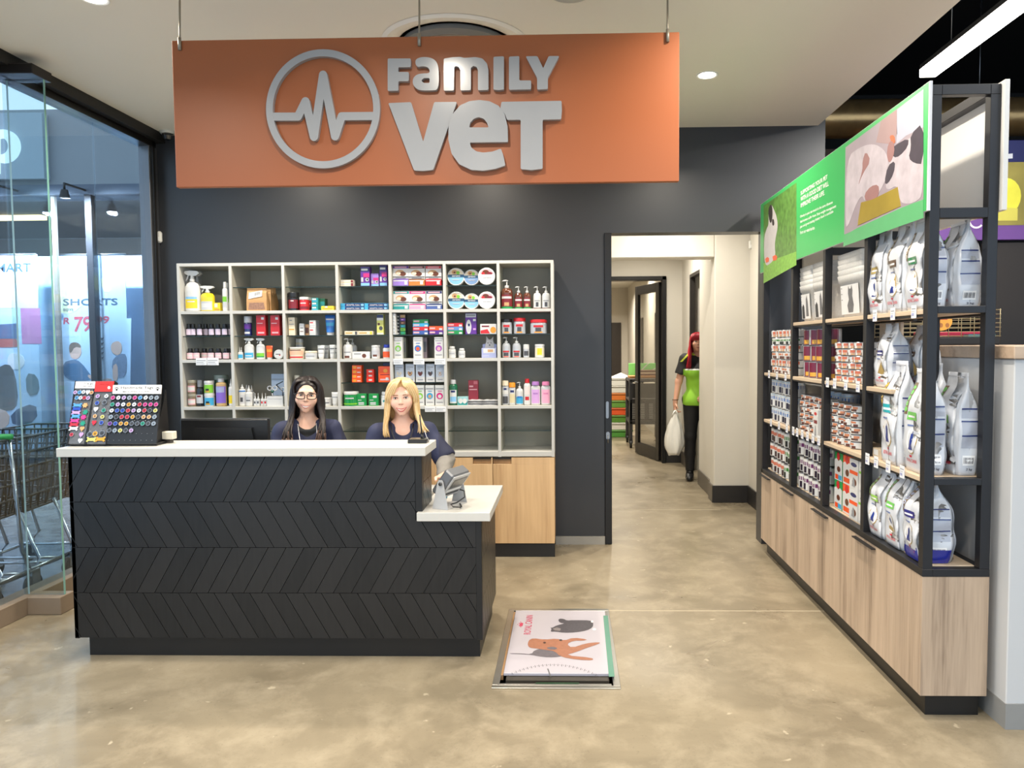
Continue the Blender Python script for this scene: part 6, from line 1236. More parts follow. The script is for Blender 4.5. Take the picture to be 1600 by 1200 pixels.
def tub(w, d, h, art):
    b = MB(); V = []; lv = ((0, .80), (.03, .83), (h * .82, .96), (h * .83, 1.0), (h * .9, 1.02), (h, 1.05), (h, 1.0), (h * .82, .93), (.006, .78))
    def ring(s, z, n=5):
        out = []; r = .025
        for (cx, cy, a0) in ((1, -1, -PI / 2), (1, 1, 0), (-1, 1, PI / 2), (-1, -1, PI)):
            for k in range(n): a = a0 + PI / 2 * k / (n - 1); out.append((cx * (w / 2 * s - r) + r * math.cos(a), cy * (d / 2 * s - r) + r * math.sin(a), z))
        return out
    for (z, s) in lv: V += ring(s, z)
    N = 20; b.add(V, [(k * N + i, k * N + (i + 1) % N, (k + 1) * N + (i + 1) % N, (k + 1) * N + i) for k in range(len(lv) - 1) for i in range(N)] + [tuple(range(N - 1, -1, -1)), tuple(len(V) - N + i for i in range(N))], CLR, True)
    P = [('tub_body', b)]
    if art:
        l = MB(); F = -d / 2 * .86
        def S(pts, m, k): 
            l.add([(p[0] * w * .36, F - .004 - p[1] * .055 * d - .0004 * k, h * (.08 + .68 * p[1])) for p in pts], [tuple(range(len(pts)))], m)
        S([(-1, 0), (1, 0), (1, 1), (-1, 1)], M((214, 214, 214), .5), 0)
        g = M((104, 104, 106), .6, var=.35, scale=60); g2 = M((60, 60, 62), .6)
        if art == 'cat': S([(-.2, .05), (.3, .05), (.42, .3), (.3, .6), (.36, .8), (.28, .98), (.18, .86), (0, .86), (-.1, .98), (-.16, .7), (-.1, .5), (-.3, .3)], g, 1)
        else: S([(-.9, .02), (-.3, .02), (-.35, .5), (-.6, .62), (-.9, .45)], g2, 1); S([(.0, .1), (.6, .1), (.5, .7), (.35, .95), (.1, .8), (.05, .5)], g, 1)
        for k in range(3): S([(-.95, .5 + .2 * k), (-.8, .5 + .2 * k), (-.8, .52 + .2 * k), (-.95, .52 + .2 * k)], g2, 1)
        P.append(('print', l))
    return P
for (yc, wd, art, n) in ((4.39, .235, 'dog', 'near dog print stack in third bay'), (4.64, .225, 'dog', 'far dog print stack in third bay'), (3.925, .34, 'cat', 'cat print stack in second bay')):
    for i in range(5):
        put(tub, ((wd, .20, .225, art if i == 0 else None), {}), (UX0 + .135, yc, 1.6908 + i * .0285), 'storage_tub', 'clear tub, %s from the bottom, %s' % (ORDN[i], n), 'tub', 'nested clear storage tubs', rotz=-PI / 2)
def bagmat(rgb): return M(rgb, .28, coat=.5, var=.03, bump=.5, scale=16)
def food_bag(w, d, h, style, seed=0, lean=0.0):
    rnd = random.Random(seed); ph = [rnd.uniform(0, 6.28) for _ in range(6)]; NR, NS = 22, 40
    def prof(t):
        if t < .06: k = t / .06; return .93 + .07 * k, .9 + .1 * k
        if t < .62: return 1.0 + .03 * math.sin(t * 4), 1.0 + .10 * math.sin((t - .06) / .56 * PI)
        if t < .93: k = (t - .62) / .31; return 1.0 - .20 * k * k, 1.0 - .93 * (k * k * (3 - 2 * k))
        return .80 - .02 * (t - .93), .06
    def S(face, u, t, lift=0.0):
        """face 0 front(-Y) 1 right(+X) 2 back 3 left; u in -1..1"""
        a, c = prof(t); n = 6.0
        f = max(0.0, 1 - abs(u) ** n) ** (1 / n)
        if face == 0: x, y = u, -f
        elif face == 1: x, y = f, u
        elif face == 2: x, y = -u, f
        else: x, y = -f, -u
        wob = (1.25 if abs(u) < .9 else 1.0) * (.0035 * math.sin(9 * t + ph[0] + 2.2 * x) + .0025 * math.sin(17 * t + ph[1] - 3 * y) + .002 * math.sin(23 * t + 5 * x + ph[2])) * min(1, t * 6) * (1 if t < .93 else .4)
        X = x * w / 2 * a; Y = y * d / 2 * c; r = math.hypot(x, y) or 1
        X += (wob + lift) * (x / r if face in (1, 3) or abs(u) > .95 else 0); Y += (wob + lift) * (y / r if face in (0, 2) or abs(u) > .95 else 0)
        Y += lean * h * max(0, t - .6) ** 1.5 + .012 * math.sin(5 * t + ph[3]) * max(0, t - .7); X += .02 * math.sin(2 * t + ph[4]) * max(0, t - .55)
        return (X, Y, h * t)
    body = bagmat((202, 206, 213)); b = MB(); V = []
    seq = [(f, -1 + 2 * k / 10) for f in range(4) for k in range(10)]
    for j in range(NR + 1): V += [S(f, u, j / NR) for f, u in seq]
    N = len(seq); b.add(V, [(j * N + i, j * N + (i + 1) % N, (j + 1) * N + (i + 1) % N, (j + 1) * N + i) for j in range(NR) for i in range(N)] + [tuple(range(N - 1, -1, -1)), tuple(NR * N + i for i in range(N))], body, True)
    l = MB()
    def patch(face, u0, t0, u1, t1, c, k=1, n=6):
        m = bagmat(c); P = [S(face, u0 + (u1 - u0) * i / n, t0 + (t1 - t0) * j / n, .0006 + .0005 * k) for j in range(n + 1) for i in range(n + 1)]
        l.add(P, [(j * (n + 1) + i, j * (n + 1) + i + 1, (j + 1) * (n + 1) + i + 1, (j + 1) * (n + 1) + i) for j in range(n) for i in range(n)], m, True)
    def poly(face, pts, c, k=2): l.add([S(face, u, t, .0006 + .0005 * k) for u, t in pts], [tuple(range(len(pts)))], bagmat(c))
    def ftext(face, s, u0, t0, u1, t1, c, k=3):
        VV, F, _ = text_uv(s, .012); l.add([S(face, u0 + (u1 - u0) * a, t0 + (t1 - t0) * e, .0006 + .0005 * k) for a, e in VV], F, M(c, .4))
    band, side = style
    gold = (176, 150, 92)
    # front
    patch(0, -.92, .55, -.55, .86, (110, 92, 70)); 
    for i in range(5): poly(0, [(-.73 + .15 * math.cos(a), .6 + .055 * i + .024 * math.sin(a)) for a in [2 * PI * q / 10 for q in range(10)]], side, 2)
    patch(0, -.5, .5, .35, .58, band, 2); patch(0, -.42, .525, .2, .545, (236, 236, 236), 3)
    poly(0, [(.05 + .42 * math.cos(a), .30 + .13 * math.sin(a)) for a in [2 * PI * q / 18 for q in range(18)]], gold, 1); poly(0, [(.02 + .40 * math.cos(a), .305 + .125 * math.sin(a)) for a in [2 * PI * q / 18 for q in range(18)]], (232, 232, 234), 2)
    poly(0, [(-.2, .215), (.2, .215), (.1, .26), (.16, .34), (.1, .40), (.06, .37), (-.02, .37), (-.04, .30), (-.12, .25)], (28, 50, 130), 3)
    ftext(0, 'ROYAL CANIN', -.5, .09, .45, .125, (196, 40, 60)); poly(0, [(-.1, .14), (.06, .14), (.1, .165), (-.02, .16), (-.14, .165)], (196, 40, 60), 3); patch(0, -.4, .44, .1, .455, (90, 110, 160), 2)
    # sides: printed text blocks and bar code
    for f in (1, 3):
        for (t0, t1) in ((.56, .64), (.40, .52), (.27, .38)):
            patch(f, -.6, t0, .62, t1, (170, 175, 188), 1); patch(f, -.62, t1 + .004, .64, t1 + .018, (40, 52, 110), 2, 4)
        patch(f, -.5, .10, .4, .2, (236, 236, 236), 2, 4)
        for i in range(9): patch(f, -.42 + .085 * i, .12, -.42 + .085 * i + (.05 if i % 3 else .03), .18, (40, 42, 60), 3, 1)
        ftext(f, '2 kg', -.2, .045, .3, .075, (60, 62, 80))
    if band == (40, 44, 120):
        for f in range(4): patch(f, -.99, .004, .99, .17 if f % 2 else .13, (30, 40, 140), 4)
    e = MB(); V2 = [S(f, u, t, .0012) for t in (.955, .965) for f, u in [(0, -1 + 2 * k / 10) for k in range(11)]]; e.add(V2, [(i, i + 1, 12 + i, 11 + i) for i in range(10)], bagmat((188, 190, 196)))
    return [('bag_body', b), ('label', l), ('seal_strip', e)]
GR, TL, GD, BR, NV = (40, 120, 80), (30, 150, 160), (170, 150, 90), (90, 70, 56), (40, 44, 120); LG = (110, 190, 90)
BG = [  # bay one: (x, y, shelf, w, d, h, style, label)
 (1.508, 3.545, 1.69, .185, .10, .385, (GD, (214, 200, 160)), 'white pet food bag with gold label, far left of the top shelf row'),
 (1.508, 3.345, 1.69, .185, .10, .40, (BR, (196, 186, 170)), 'white pet food bag with brown label, middle of the top shelf row'),
 (1.508, 3.15, 1.69, .185, .10, .385, (GR, (196, 186, 170)), 'white pet food bag with green label beside the corner post on the top shelf'),
 (1.64, 3.15, 1.69, .185, .115, .365, (GR, LG), 'creased white pet food bag seen through the rack end on the top shelf'),
 (1.53, 3.505, 1.345, .16, .11, .30, (NV[:2] + (110,), (190, 196, 206)), 'white two kilogram bag on the short shelf of the nearest bay'),
 (1.645, 3.45, 1.345, .16, .09, .29, (BR, (140, 130, 120)), 'greyish bag behind the two kilogram bag on the short shelf'),
 (1.51, 3.37, 1.003, .19, .105, .47, (TL, (206, 170, 60)), 'tall white bag with teal label and red bird on the middle shelf'),
 (1.52, 3.16, 1.003, .19, .10, .44, (LG, LG), 'tall white bag with green dots beside the corner post on the middle shelf'),
 (1.65, 3.15, 1.003, .19, .10, .425, ((120, 190, 70), LG), 'tall white bag with bar code seen through the rack end on the middle shelf'),
 (1.648, 3.36, 1.003, .19, .10, .46, (GD, LG), 'tall white bag at the back of the middle shelf'),
 (1.525, 3.515, .634, .175, .125, .335, ((150, 200, 90), (140, 170, 120)), 'white bag with pale green label, far left on the bottom shelf'),
 (1.525, 3.33, .634, .175, .125, .345, (LG, (120, 160, 120)), 'white bag with bright green label, middle of the bottom shelf'),
 (1.535, 3.145, .634, .175, .145, .35, (NV, (150, 160, 190)), 'white bag with dark blue base beside the corner post on the bottom shelf')]
for i, (x, y, zs, w_, d_b, h_, st, lab) in enumerate(BG):
    put(food_bag, ((w_, d_b, h_, st, i * 3 + 1, .02 if i % 2 else -.04), {}), (x, y, zs + .0008), 'food_bag', lab, 'bag', 'white pet food bags in the nearest bay', rotz=-PI / 2)
# bird emblem on the teal bag
put(carton, ((.10, .10, .045, (186, 170, 146), [('r', .1, .3, .6, .9, 'white')]), {}), (1.53, 3.54, 1.0035), 'small_carton', 'low beige box at the far end of the middle bag shelf', 'box', rotz=-PI / 2)
# shelf price tags
def ptag(y, z, lab, flat=False):
    b = MB(); b.box(-.0225, 0, -.028, .0225, .0014, .026, M((228, 230, 234), .35)); o = b.build('shelf_tag', None, (UX0 - .0002 if not flat else UX0 + .012, y, z), -PI / 2); tag(o, lab, 'price tag', 'shelf price tags')
    e = MB(); decor_box(e, .045, 0, .054, [('r', .12, .7, .88, .76, 'grey'), ('r', .12, .5, .7, .55, 'lgrey'), ('r', .12, .2, .6, .4, 'lav')], y=0)
    e.v = [(p[0], p[1], p[2] - .028) for p in e.v]; e.build('print', o)
    if flat: o.rotation_euler = (math.radians(-80), 0, -PI / 2); o.location.x = UX0 + .010
    return o
for z, bays in ((1.69, {1: (3.12, 3.32, 3.51)}), (1.345, {2: (3.70, 3.86, 4.02, 4.13), 4: (4.92, 5.12, 5.32)}), (1.003, {1: (3.20, 3.34, 3.47, 3.57), 3: (4.26, 4.36, 4.46, 4.56, 4.66, 4.74), 4: (4.88, 5.06, 5.26)})):
    for bay, ys in bays.items():
        for i, y in enumerate(ys): ptag(y, z - .006, 'white price tag, %s shelf of the %s bay, %s from the near post' % ({1.69: 'top', 1.345: 'second', 1.003: 'third'}[z], ORDN[bay - 1], ORDN[i]))
FY = 7.5
fas = empty('opposite_shop', (-5.4, FY, 0)); tag(fas, 'opposite shop front across the walkway with grey fascia and a glowing p sign', 'shop front'); fas['kind'] = 'thing'
FO = Vector(fas.location)
FASC = M((140, 146, 150), .6, var=.05, scale=2)
def fb(name, q, m, bev=.002, par=fas):
    b = MB(); b.box(q[0] - FO.x, q[1] - FO.y, q[2], q[3] - FO.x, q[4] - FO.y, q[5], m, bev); return b.build(name, par)
z172, z283, z305 = atY(0, 172, FY).z, atY(0, 283, FY).z, atY(100, 305, FY).z
fb('fascia', (-8.5, FY, z305 + .05, -3.34, FY + .3, 3.99), FASC); fb('fascia_band', (-8.5, FY - .04, z305, -3.34, FY + .3, z305 + .10), M((86, 96, 110), .4, .3))
xs1 = atY(77, 230, FY).x
fb('sign_box', (-8.4, FY - .09, z283, xs1, FY - .001, atY(70, 180, FY).z), M((168, 180, 190), .5, var=.02))
CY_ = emit_mat((205, 235, 255), 1.6, 'sign_glow')
def PF(p): q = atY(p[0], p[1], FY - .09); return (q.x - FO.x, q.z)
b = MB(); lp = [PF((8 + 25 * math.cos(t), 229.5 + 26 * math.sin(t))) for t in [2 * PI * i / 36 for i in range(36)]][::-1]; hp = [PF((5 + 11 * math.cos(t), 229.5 + 13 * math.sin(t))) for t in [2 * PI * i / 24 for i in range(24)]][::-1]
b.prism([lp, hp], (0, -.0905, 0), (1, 0, 0), (0, 0, 1), .03, CY_); b.prism([PF((-16, 272)), PF((1, 272)), PF((1, 205)), PF((-16, 205))], (0, -.0905, 0), (1, 0, 0), (0, 0, 1), .029, CY_); b.build('sign_letter', fas)
DKB = M((60, 54, 50), .6); 
fb('interior_wall', (-8.5, 10.4, .0, -3.34, 10.5, z305), M((92, 84, 78), .7)); fb('interior_ceiling', (-8.5, FY + .3, z305 + .0, -3.34, 10.4, z305 + .04), M((70, 64, 60), .7)); fb('interior_side', (-3.40, FY + .31, 0, -3.34, 10.4, z305), DKB)
fb('plinth', (-8.5, FY + .02, 0, -3.34, FY + .3, .45), M((34, 34, 38), .5)); fb('window_pane', (-8.5, FY + .02, .452, -3.42, FY + .03, z305 - .002), glass_mat('opp_glass', (.9, .94, .97), 1.5))
for px in (142,): x = atY(px, 400, FY).x; fb('window_bar', (x - .035, FY - .02, .452, x + .035, FY + .06, z305 - .002), M((26, 28, 34), .4))  # solid dark bar stands in for a mullion's reflection in the glass
x = atY(82, 400, FY).x; fb('window_bar', (x - .02, FY + .031, .452, x + .02, FY + .07, z305 - .002), M((120, 110, 100), .4))
WARM = emit_mat((255, 220, 150), 5.0, 'shop_strip')
for (x, y, w_) in ((-6.6, 8.6, .9), (-4.55, 8.7, .32), (-4.2, 9.2, .4), (-5.2, 9.4, .3)):
    b = MB(); b.box(x - FO.x - w_ / 2, y - FO.y - .05, z305 - .05, x - FO.x + w_ / 2, y - FO.y + .05, z305 - .002, WARM); b.build('strip_lamp', fas)
lamp('shop_lamp', 'AREA', (-5.2 - FO.x, 1.3, z305 - .08), 60, (1, .85, .65), 1.5, parent=fas)
fb('sky_reflection_panel', (-6.9, FY + .42, .45, -4.1, FY + .44, 2.56), M((176, 196, 214), .6, var=.28, scale=2.2))  # added pale panel; its mottled blue stands in for sky reflected in the glass
def banner(px0, px1, py0, py1, label, paint):
    a, c = atY(px0, py0, FY + .1), atY(px1, py1, FY + .1); o = empty('window_banner', ((a.x + c.x) / 2, FY + .1, c.z)); W_, H_ = c.x - a.x, a.z - c.z; tag(o, label, 'banner', 'window banners of the opposite shop')
    b = MB(); b.box(-W_ / 2, 0, 0, W_ / 2, .004, H_, M((178, 194, 212), .5, var=.05, scale=3)); b.build('sheet', o)
    b = MB(); b.tube([(-W_ / 2 - .01, 0, H_), (W_ / 2 + .01, 0, H_)], .009, STEEL, 8); b.build('top_rail', o)
    def Q(p): q = atY(p[0] / 3.75, 380 + p[1] / 3.75, FY + .1); return (q.x - o.location.x, q.z - o.location.z)
    b = MB(); k = [0]
    def shape(pts, m, sm=1): k[0] += 1; P = [Q(p) for p in (smooth(pts, sm) if sm else pts)]; b.prism(P, (0, -.0002, 0), (1, 0, 0), (0, 0, 1), .0008 + .0004 * k[0], m)
    def txt(t, p0, pu, pv, m): k[0] += 1; A, B_, C_ = Q(p0), Q(pu), Q(pv); y = -.0012 - .0004 * k[0]; put_text(b, t, (A[0], y, A[1]), (B_[0] - A[0], 0, B_[1] - A[1]), (C_[0] - A[0], 0, C_[1] - A[1]), m, .02)
    paint(shape, txt); b.build('print', o); return o
INK = M((60, 84, 104), .6); REDT = M((186, 70, 84), .6); SKN = M((206, 168, 148), .6); HAIRB = M((110, 88, 70), .7)
def paint1(S, T):
    S([(320, 110), (500, 110), (520, 330), (420, 420), (310, 400)], M((190, 196, 160), .7, var=.35, scale=9)); S([(590, 190), (660, 200), (650, 290), (600, 280)], M((226, 222, 170), .7))
    S([(330, 450), (770, 440), (760, 1100), (340, 1110)], M((176, 196, 214), .6, var=.12, scale=3), 0)
    T('SHORTS', (370, 366), (690, 362), (370, 326), INK); T('R', (372, 475), (412, 474), (375, 436), REDT); T('79', (432, 522), (534, 518), (436, 430), REDT); T('99', (560, 474), (640, 470), (563, 430), REDT); T('BOYS', (372, 398), (430, 397), (373, 382), INK)
    S([(410, 650), (405, 600), (440, 585), (475, 600), (480, 650), (455, 680), (420, 675)], SKN); S([(405, 625), (410, 588), (440, 578), (470, 590), (478, 615), (440, 605), (415, 650)], HAIRB)
    S([(370, 700), (430, 680), (470, 690), (540, 780), (545, 800), (420, 810), (370, 770)], M((52, 96, 130), .6)); S([(520, 765), (580, 800), (650, 790), (660, 805), (560, 812), (515, 785)], SKN)
    S([(655, 640), (650, 590), (690, 570), (715, 590), (715, 640), (690, 660)], SKN); S([(665, 670), (730, 640), (745, 680), (740, 780), (690, 790), (655, 740)], M((110, 124, 146), .6, var=.5, scale=60)); S([(660, 720), (690, 700), (695, 800), (665, 815)], SKN)
    for i in range(5): S([(575 + 3 * i, 560 + 28 * i), (610, 552 + 28 * i), (600, 568 + 28 * i)], INK, 0)
def paint2(S, T):
    S([(-60, 60), (220, 66), (225, 380), (-60, 380)], M((214, 196, 204), .6, var=.12, scale=5), 0); S([(120, 380), (235, 380), (245, 590), (130, 590)], M((186, 110, 150), .6, var=.1), 0)
    T('SMART', (-60, 172), (182, 168), (-60, 120), INK); S([(-20, 560), (90, 550), (110, 600), (90, 610), (-30, 610)], M((170, 80, 70), .6)); S([(-60, 480), (100, 470), (110, 560), (-60, 560)], M((72, 90, 120), .6, var=.3, scale=20), 0)
    S([(40, 690), (60, 640), (130, 650), (150, 700), (120, 740), (60, 740)], M((214, 206, 204), .6)); S([(-30, 740), (50, 700), (90, 760), (110, 940), (60, 990), (-30, 960)], M((66, 62, 60), .6, var=.8, scale=40)); S([(150, 760), (220, 770), (235, 880), (160, 900)], M((80, 96, 100), .6, var=.7, scale=50)); S([(60, 990), (210, 930), (220, 1040), (80, 1080)], M((50, 64, 90), .6)); S([(-40, 960), (60, 990), (50, 1080), (-40, 1090)], SKN)
banner(95, 205, 398, 686, 'tall pale banner with SHORTS and a red price in the opposite shop window', paint1)
banner(-42, 66, 398, 672, 'pale pink and white clothing banner at the left picture edge outside', paint2)
# added spot lamps that brighten the banners; no fixtures seen there
for x in (-5.6, -4.9):
    o = empty('added_spot', (x, FY - .35, z305 - .02)); tag(o, 'added spot lamp brightening the banners under the opposite shop fascia, %s one' % ('left' if x < -5 else 'right'), 'lamp', 'added banner spots')
    b = MB(); b.tube([(0, .35, .06), (0, 0, .06), (0, 0, .0)], .012, BLACK, 8); b.build('arm', o); b = MB(); b.lathe([(.03, .0), (.05, -.08), (.0, -.08)], BLACK, 14); b.build('head', o)
    lamp('added_spot_lamp', 'AREA', (0, 0, -.085), 190, (.80, .90, 1.0), .09, (math.radians(32), 0, 0), parent=o)
# shopping trolleys parked along the glass
def trolley_mesh():
    CH = M((168, 172, 176), .22, .95); PB_ = M((46, 42, 38), .5); P = []
    b = MB()
    for sx in (-1, 1):
        b.tube([(sx * .24, -.42, .16), (sx * .24, .40, .14), (sx * .22, .46, .20), (sx * .21, .30, .55)], .012, CH, 8); b.tube([(sx * .24, -.40, .16), (sx * .235, -.46, .30), (sx * .23, -.52, 1.0)], .012, CH, 8)
    b.tube([(-.24, -.2, .15), (.24, -.2, .15)], .01, CH, 8); b.tube([(-.24, .3, .145), (.24, .3, .145)], .01, CH, 8); P.append(('chassis', b))
    b = MB(); V = []
    for z, s, y0, y1 in ((.52, .19, -.36, .36), (1.0, .255, -.50, .46)): V += [(-s, y0, z), (s, y0, z), (s * .86, y1, z), (-s * .86, y1, z)]
    for i in range(1, 4):
        j = (i + 1) % 4
        for t in [k / 9 for k in range(10)]:
            a = Vector(V[i]).lerp(Vector(V[j]), t); c = Vector(V[4 + i]).lerp(Vector(V[4 + j]), t); b.tube([a, c], .005, PB_, 5)
        for t in [k / 5 for k in range(6)]:
            a = Vector(V[i]).lerp(Vector(V[4 + i]), t); c = Vector(V[j]).lerp(Vector(V[4 + j]), t); b.tube([a, c], .007, PB_, 5)
    for t in [k / 8 for k in range(9)]: b.tube([Vector(V[0]).lerp(Vector(V[1]), t), Vector(V[3]).lerp(Vector(V[2]), t)], .006, PB_, 5)
    P.append(('basket', b))
    b = MB(); b.tube([(-.25, -.53, 1.02), (.25, -.53, 1.02)], .018, M((60, 170, 80), .4), 10); P.append(('handle', b))
    for sx, y in ((-1, -.40), (1, -.40), (-1, .38), (1, .38)):
        b = MB(); b.lathe([(.0, -.014), (.055, -.014), (.062, -.008), (.062, .008), (.055, .014), (0, .014)], M((40, 40, 42), .5), 18, mtx=Matrix.Translation((sx * .24, y, .0622)) @ Matrix.Rotation(PI / 2, 4, 'Y')); b.box(sx * .24 - .02, y - .012, .06, sx * .24 + .02, y + .03, .15, CH); P.append(('wheel', b))
    return P
def trolley(): return trolley_mesh()
for i in range(4):
    put(trolley, ((), {}), (-3.62 - .02 * i, 3.80 + .36 * i, 0), 'shopping_trolley', 'chrome shopping trolley with dark basket and green handle behind the glass, %s from the front' % ORDN[i], 'trolley', 'nested shopping trolleys outside', rotz=.03 * i)
t = empty('service_trolley', (1.19, 11.45, 0)); tag(t, 'grey plastic service trolley loaded with boxes beyond the glass door', 'trolley')
PLG = M((56, 56, 58), .45)
for sx in (-1, 1):
    for sy in (-1, 1):
        b = MB(); b.box(sx * .24 - .025, sy * .33 - .03, .13, sx * .24 + .025, sy * .33 + .03, 1.04, PLG, .006); b.build('post', t)
        b = MB(); b.lathe([(0, -.018), (.055, -.018), (.06, -.012), (.06, .012), (.055, .018), (0, .018)], BLACK, 18, mtx=Matrix.Translation((sx * .24, sy * .33, .0605)) @ Matrix.Rotation(PI / 2, 4, 'Y')); b.box(sx * .24 - .028, sy * .33 - .02, .07, sx * .24 + .028, sy * .33 + .02, .14, PLG); b.build('wheel', t)
for z, h in ((.36, .05), (.70, .04), (1.0, .05)): b = MB(); b.box(-.26, -.36, z, .26, .36, z + h, PLG, .008); b.build('tray', t)
b = MB()
for k in range(4):
    x = -.19 + .125 * k
    for j in range(9): b.box(x - .03, -.372, .45 + .026 * j, x + .03, -.361, .465 + .026 * j, M((150, 150, 150), .4))
b.box(-.25, -.36, .42, .25, -.352, .70, PLG); b.build('front_grille', t)
b = MB(); b.box(-.25, -.371, .76, .25, -.361, .98, M((40, 40, 42), .45), .003); b.build('drawer', t)
def simple_box(name, loc, dims, rgb, label, cat, group=None, extra=None, rz=0):
    w_, d2, h_ = dims; b = MB(); b.box(-w_ / 2, -d2 / 2, 0, w_ / 2, d2 / 2, h_, M(rgb, .5), .004); o = b.build(name, None, loc, rz); tag(o, label, cat, group)
    if extra: e = MB(); decor_box(e, w_, d2, h_, extra); e.build('print', o)
    return o
simple_box('cardboard_box', (1.19, 11.40, 1.0505), (.50, .34, .035), (186, 130, 70), 'flat brown cardboard tray on top of the service trolley', 'box')
simple_box('cardboard_box', (1.22, 11.42, 1.0862), (.26, .26, .085), (110, 74, 50), 'dark brown carton on the brown tray of the service trolley', 'box', None, [('r', .02, .4, .98, .6, 'cream')])
simple_box('green_panel', (1.19, 11.62, 1.0505), (.46, .05, .22), (130, 214, 120), 'light green box with white swirls standing at the back of the trolley', 'box', None, [('p', [(.3, 0), (.34, 0), (.5, .6), (.7, 1), (.64, 1), (.46, .62)], 'white'), ('p', [(.7, 0), (.74, 0), (.82, .5), (1, .7), (1, .78), (.8, .56)], 'white')])
CRC = [((80, 150, 60), 'green'), ((226, 224, 214), 'white'), ((90, 140, 50), 'green'), ((222, 90, 40), 'orange'), ((100, 150, 60), 'green'), ((214, 120, 50), 'orange'), ((214, 214, 206), 'white'), ((226, 226, 220), 'white')]
zc = .0005
for i, (c, n) in enumerate(CRC):
    h_ = .125; b = MB(); b.box(-.19, -.14, 0, .19, .14, h_ - .03, M(c, .45), .01); o = b.build('storage_crate', None, (.90 + .01 * (i % 2), 12.55, zc)); tag(o, '%s plastic crate beyond the glass door, %s from the floor in the stack' % (n, ORDN[i]), 'crate', 'stacked plastic crates')
    e = MB(); e.box(-.2, -.15, h_ - .0295, .2, .15, h_ - .001, M(tuple(min(255, int(v * .8 + 30)) for v in c), .45), .006); e.build('lid', o); zc += h_
b = MB(); V = [(-.2, -.15, 0), (.2, -.15, 0), (.2, .15, 0), (-.2, .15, 0), (0, 0, .09)]; b.add(V, [(0, 1, 4), (1, 2, 4), (2, 3, 4), (3, 0, 4), (3, 2, 1, 0)], M((214, 212, 204), .6)); o = b.build('crate_cover', None, (.905, 12.55, zc + .0005)); o.name = 'plastic_cover'; tag(o, 'pale peaked plastic cover on top of the crate stack', 'cover')
v = empty('vacuum_cleaner', (1.02, 14.2, 0)); tag(v, 'black drum vacuum cleaner with orange top and looped hose in the back room', 'vacuum cleaner')
b = MB(); b.lathe([(.17, .03), (.18, .06), (.175, .30), (.15, .33)], BLACK, 24); b.build('drum', v); b = MB(); b.lathe([(.15, .331), (.16, .36), (.13, .44), (.05, .47), (0, .472)], M((222, 88, 34), .4), 24); b.build('motor_head', v)
b = MB(); b.tube([(-.05 + .24 * math.cos(a), -.2, .30 + .26 * math.sin(a)) for a in [.3 + 5.2 * i / 22 for i in range(23)]] + [(-.02, -.28, .03)], .02, M((30, 30, 32), .5), 10); b.build('hose', v)
b = MB(); b.box(-.22, -.34, .0, .14, -.22, .05, BLACK, .015); b.build('floor_nozzle', v)
for k in range(4):
    a = PI / 4 + k * PI / 2; b = MB(); b.ell((.15 * math.cos(a), .15 * math.sin(a), .0285), .028, BLACK, 10, 8); b.build('castor', v)
o = empty('strip_light', (2.375, 3.5, 3.3)); tag(o, 'long bright linear strip light in the dark store ceiling above the rack', 'ceiling light')
b = MB(); b.box(-.05, -1.6, .0505, .05, 1.5, .08, M((60, 60, 60), .4)); b.build('housing', o); b = MB(); b.box(-.05, -1.6, 0, .05, 1.5, .05, emit_mat((255, 248, 236), 12.0, 'strip_lens')); b.build('diffuser', o)
for y in (-1.3, 1.2): b = MB(); b.tube([(0, y, .06), (0, y, 1.4)], .003, STEEL, 6); b.build('hanging_wire', o)
lamp('lamp', 'AREA', (0, -.05, -.012), 60, (1, .95, .88), .07, parent=o, size_y=3.0)
gd = empty('store_gondola', (3.2, 5.15, 0)); tag(gd, 'tall dark store shelf with purple and yellow header sign behind the half wall', 'shelving'); GO = Vector(gd.location)
def gb(name, q, m): b = MB(); b.box(q[0] - GO.x, q[1] - GO.y, q[2], q[3] - GO.x, q[4] - GO.y, q[5], m, .002); return b.build(name, gd)
gb('back_panel', (2.78, 5.02, .0, 4.4, 5.06, 2.22), M((44, 38, 34), .6)); gb('base', (2.78, 4.7, 0, 4.4, 5.02, .25), M((30, 28, 26), .5)); 
hd = gb('header_sign', (2.05, 5.0, 2.235, 4.4, 5.03, 2.742), M((104, 66, 134), .5)); gb('post', (2.79, 5.032, 2.0, 2.83, 5.06, 2.742), BLACK)
b = MB(); x0 = 2.762 - GO.x
b.prism([(x0, 2.33), (4.3 - GO.x, 2.33), (4.3 - GO.x, 2.742), (x0, 2.742)], (0, -.1505, 0), (1, 0, 0), (0, 0, 1), .001, M((128, 118, 54), .5, var=.5, scale=5)); b.prism(circ(x0 + .14, 2.52, .1, .12, 20), (0, -.1505, 0), (1, 0, 0), (0, 0, 1), .0015, M((206, 200, 60), .5, var=.25, scale=8)); b.prism([(x0, 2.36), (x0 + .22, 2.36), (x0 + .22, 2.44), (x0, 2.46)], (0, -.1505, 0), (1, 0, 0), (0, 0, 1), .0018, M((196, 186, 80), .5))
b.prism([circ(2.715 - GO.x, 2.365, .052, .055, 18, .7, 2 * PI - .7) + circ(2.715 - GO.x, 2.365, .040, .043, 18, .7, 2 * PI - .7)[::-1]], (0, -.1505, 0), (1, 0, 0), (0, 0, 1), .001, M((226, 210, 226), .5)); b.build('header_print', hd)
simple_box('blue_bag', (3.25, 5.09, 2.743), (.9, .05, .16), (26, 28, 76), 'dark blue pack lying on top of the purple header sign', 'bag', None, [('p', [(.1, .2), (.2, .25), (.2, .45), (.1, .4)], 'lgrey'), ('r', .3, .7, .6, .85, 'blue')])
cg = empty('wire_cage', (2.115, 4.25, 1.5405)); tag(cg, 'beige wire pet cage with orange round sticker standing on the half wall cap', 'cage')
